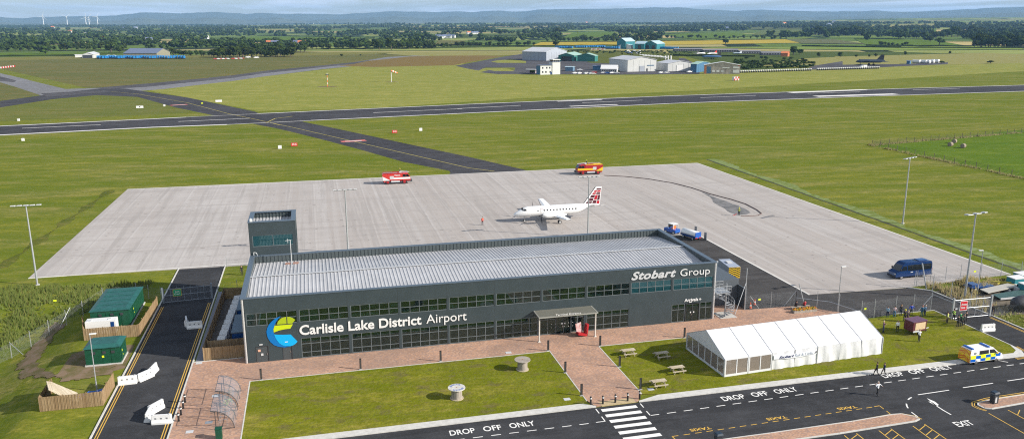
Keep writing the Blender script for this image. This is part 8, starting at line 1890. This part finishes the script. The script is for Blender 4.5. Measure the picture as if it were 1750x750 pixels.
# woodland blocks on the rising ground and thin hedge lines between the fields
hm_ = MB()
def hedge(px, h=2.2, w_=2.4):
    P = [G(u,v) for u,v in px]
    for a, b_ in zip(P, P[1:]):
        n = max(2, int((b_-a).length/14)); prev = None
        for i in range(n+1):
            q = a.lerp(b_, i/n); q.z = hgt(q.x,q.y); d = (b_-a).normalized(); nn = Vector((-d.y,d.x,0))*w_/2; hh = h*random.uniform(0.7,1.3)
            cur = [q-nn-Vector((0,0,.5)), q-nn*0.7+Vector((0,0,hh)), q+nn*0.7+Vector((0,0,hh)), q+nn-Vector((0,0,.5))]
            if prev:
                for k in range(3): hm_.poly([prev[k],cur[k],cur[k+1],prev[k+1]])
            prev = cur
for px in ([(740,64),(845,62),(935,61.5)],[(960,67),(1050,65.5),(1090,66)],[(0,97.5),(150,95.5),(215,91.5)],[(360,71.5),(520,70.5),(640,66.5)],[(440,61.5),(640,65)],[(1190,69),(1290,62.5),(1330,59)],[(1130,60),(1250,54)],[(1285,61.5),(1375,62.5)],[(1300,52),(1370,48)],[(1480,78.5),(1560,79.5),(1660,80)],[(1460,67),(1545,68)],[(905,80.3),(1090,78.3)],[(925,73),(1130,71),(1345,68)],[(740,78.3),(905,80)],[(800,70),(880,68)],[(880,56),(1000,55)],[(1050,47),(1230,46.5)],[(1230,52.2),(1400,50.2)],[(500,86),(740,83.5),(905,80.2)],[(1370,80),(1540,82.5),(1750,83)],[(1150,96),(1290,97.5)]):
    hedge(px)
tag(hm_.build('field_hedges', 'leaf2', recalc=True), kind='stuff')
print('TREES individual', NTREE, 'mass', n1, n2)
# ================================================================ HILLS, SKY, LIGHT, AIR, CAMERA
prof = [(-400,34),(-200,30),(-60,28),(0,29),(26,31.5),(76,30),(112,28.5),(160,28),(200,27),(220,24),(250,21.8),(290,23),(325,23),(350,21.5),(368,20.5),(400,23),(420,24),(450,22.5),(500,24.5),(550,24.2),(580,25.5),(610,23),(640,21.5),(672,19.5),(700,20.5),(750,21),(780,20),(800,21),(850,18.5),(880,20.5),(903,19.5),(920,16.5),(990,15.8),(1050,15.2),(1080,14.5),(1120,12.8),(1160,13.5),(1210,17),(1260,19),(1300,17),(1330,18.5),(1400,20),(1450,20),(1500,18.5),(1520,20.5),(1560,21),(1600,19),(1650,16.5),(1700,13.5),(1750,12.2),(1850,11),(2000,14),(2200,18)]
def lerp_prof(u):
    for (a, va), (b_, vb) in zip(prof, prof[1:]):
        if a <= u <= b_: t = (u-a)/(b_-a); t = t*t*(3-2*t); return va+(vb-va)*t
    return prof[0][1] if u < prof[0][0] else prof[-1][1]
def hills(name, dist, k, off, m, seed, jag=0.5, depth=3500):
    mb = MB(); U = [(-400+i*10) for i in range(261)]; K = 9
    for u in U:
        d = ray(u, 40); dl = math.hypot(d.x,d.y); dx, dy = d.x/dl, d.y/dl
        v = lerp_prof(u)+off+jag*noise.noise(Vector((u*0.02,seed,0)))+jag*0.9*noise.noise(Vector((u*0.06,seed,5)))+jag*0.6*noise.noise(Vector((u*0.19,seed,2)))
        dd = ray(u, v); top = CAM.z+dd.z/math.hypot(dd.x,dd.y)*dist
        for j in range(K):
            t = j/(K-1); rr = dist-depth*(1-t)*0.8 if j < K-1 else dist; ht = sstep(0,1,t)*(top)+ (1-t)*t*60*noise.noise(Vector((u*0.03,t*4,seed+1)))
            x, y = CAM.x+dx*rr, CAM.y+dy*rr; mb.v.append((x, y, max(ht, -5) if j else -5))
        x, y = CAM.x+dx*(dist+depth), CAM.y+dy*(dist+depth); mb.v.append((x, y, -5))
    n = K+1
    for i in range(len(U)-1):
        for j in range(n-1): mb.f.append((i*n+j, (i+1)*n+j, (i+1)*n+j+1, i*n+j+1)); mb.mi.append(0)
    return tag(mb.build(name, m, smooth=True), kind='structure')
def hill_mat():
    k = NT('moorland'); a = k.noise(0.0008,0.0016,detail=5); col = k.mix(a, (0.05,0.07,0.045), (0.14,0.15,0.085)); b = k.noise(0.002,0.006,detail=3,lo=0.55,hi=0.62); return k.out(k.mix(k.math('MULTIPLY', b, 0.5), col, (0.16,0.15,0.08)))
M['hill'] = hill_mat()
hills('hills', 17000, 1, 0, 'hill', 3, 1.0)
hills('low_hills', 13200, 1, 9.5, 'hill', 9, 3.0, 1500)
# world: clear-sky model with procedural cloud layer
SUN_EL, SUN_AZ = R(27), math.atan2(0.89, -0.455)     # azimuth clockwise from +y
w = bpy.data.worlds.new('World'); SC.world = w; w.use_nodes = True; nt = w.node_tree; bg = nt.nodes['Background']
sky = nt.nodes.new('ShaderNodeTexSky'); sky.sky_type = 'NISHITA'; sky.sun_disc = False; sky.sun_elevation = SUN_EL; sky.sun_rotation = SUN_AZ; sky.altitude = 60; sky.air_density = 1.0; sky.dust_density = 0.4; sky.ozone_density = 1.5
tc = nt.nodes.new('ShaderNodeTexCoord'); sp = nt.nodes.new('ShaderNodeSeparateXYZ'); nt.links.new(tc.outputs['Generated'], sp.inputs[0])
def wmath(op, a, b=0.0):
    n = nt.nodes.new('ShaderNodeMath'); n.operation = op
    for i, v in ((0,a),(1,b)):
        if isinstance(v,(int,float)): n.inputs[i].default_value = v
        else: nt.links.new(v, n.inputs[i])
    return n.outputs[0]
zz = wmath('ADD', wmath('MAXIMUM', sp.outputs[2], 0.0), 0.02)
cx_, cy_ = wmath('DIVIDE', sp.outputs[0], zz), wmath('DIVIDE', sp.outputs[1], zz)
cb = nt.nodes.new('ShaderNodeCombineXYZ'); nt.links.new(cx_, cb.inputs[0]); nt.links.new(wmath('MULTIPLY', cy_, 0.35), cb.inputs[1])
nz = nt.nodes.new('ShaderNodeTexNoise'); nz.inputs['Scale'].default_value = 0.22; nz.inputs['Detail'].default_value = 7; nz.inputs['Roughness'].default_value = 0.6; nt.links.new(cb.outputs[0], nz.inputs['Vector'])
mr = nt.nodes.new('ShaderNodeMapRange'); mr.inputs[1].default_value = 0.44; mr.inputs[2].default_value = 0.57; nt.links.new(nz.outputs['Fac'], mr.inputs[0])
nz2 = nt.nodes.new('ShaderNodeTexNoise'); nz2.inputs['Scale'].default_value = 0.6; nz2.inputs['Detail'].default_value = 6; nt.links.new(cb.outputs[0], nz2.inputs['Vector'])
cc = nt.nodes.new('ShaderNodeMix'); cc.data_type = 'RGBA'; cc.inputs[6].default_value = (4.2,5.2,6.8,1); cc.inputs[7].default_value = (12.5,12.6,12.8,1); nt.links.new(nz2.outputs['Fac'], cc.inputs[0])
mx = nt.nodes.new('ShaderNodeMix'); mx.data_type = 'RGBA'; nt.links.new(wmath('MULTIPLY', mr.outputs[0], 0.85), mx.inputs[0]); nt.links.new(sky.outputs[0], mx.inputs[6]); nt.links.new(cc.outputs[2], mx.inputs[7])
nt.links.new(mx.outputs[2], bg.inputs['Color']); bg.inputs['Strength'].default_value = 0.072
sl = bpy.data.lights.new('sun', 'SUN'); sl.energy = 5.0; sl.angle = R(0.53); sl.color = (1.0,0.93,0.83)
so = bpy.data.objects.new('sun', sl); COL.objects.link(so)
sd = Vector((math.sin(SUN_AZ)*math.cos(SUN_EL), math.cos(SUN_AZ)*math.cos(SUN_EL), math.sin(SUN_EL))); so.rotation_euler = sd.to_track_quat('Z','Y').to_euler(); so.location = (50,-50,120)
# haze
hz = MB(); hz.box(-24500,-410,-8,24500,24600,520); hz = hz.build('haze', M['white']); hm = bpy.data.materials.new('thin_air'); hm.use_nodes = True; ht = hm.node_tree; ht.nodes.remove(ht.nodes['Principled BSDF']); pv = ht.nodes.new('ShaderNodeVolumePrincipled'); pv.inputs['Color'].default_value = (0.32,0.60,1.0,1); pv.inputs['Density'].default_value = 4.8e-5; pv.inputs['Anisotropy'].default_value = 0.0
ht.links.new(pv.outputs[0], ht.nodes['Material Output'].inputs['Volume']); hz.data.materials.clear(); hz.data.materials.append(hm); tag(hz, kind='stuff'); hz.visible_shadow = True
# camera
cd = bpy.data.cameras.new('camera'); cd.sensor_width = 36; cd.lens = 36*F/1750; cd.clip_start = 0.5; cd.clip_end = 60000
co = bpy.data.objects.new('camera', cd); COL.objects.link(co); SC.camera = co
rm = Matrix((MR[0], -Vector(MR[1]), -Vector(MR[2]))).transposed(); co.matrix_world = Matrix.Translation(CAM) @ rm.to_4x4()
SC.view_settings.view_transform = 'Standard'; SC.view_settings.look = 'None'; SC.view_settings.exposure = 0.66; SC.view_settings.gamma = 1.0; SC.view_settings.use_curve_mapping = False
SC.render.engine = 'CYCLES'; SC.cycles.use_denoising = False; SC.cycles.filter_width = 1.15; SC.cycles.sample_clamp_indirect = 4; SC.cycles.max_bounces = 6; SC.cycles.volume_bounces = 0; SC.cycles.transparent_max_bounces = 16
# never leave a prototype that was not placed
for o in list(COL.objects):
    if o.get('label') == 'x' and o.parent is None:
        for c in KIDS(o):
            for g in KIDS(c): bpy.data.objects.remove(g)
            bpy.data.objects.remove(c)
        bpy.data.objects.remove(o)
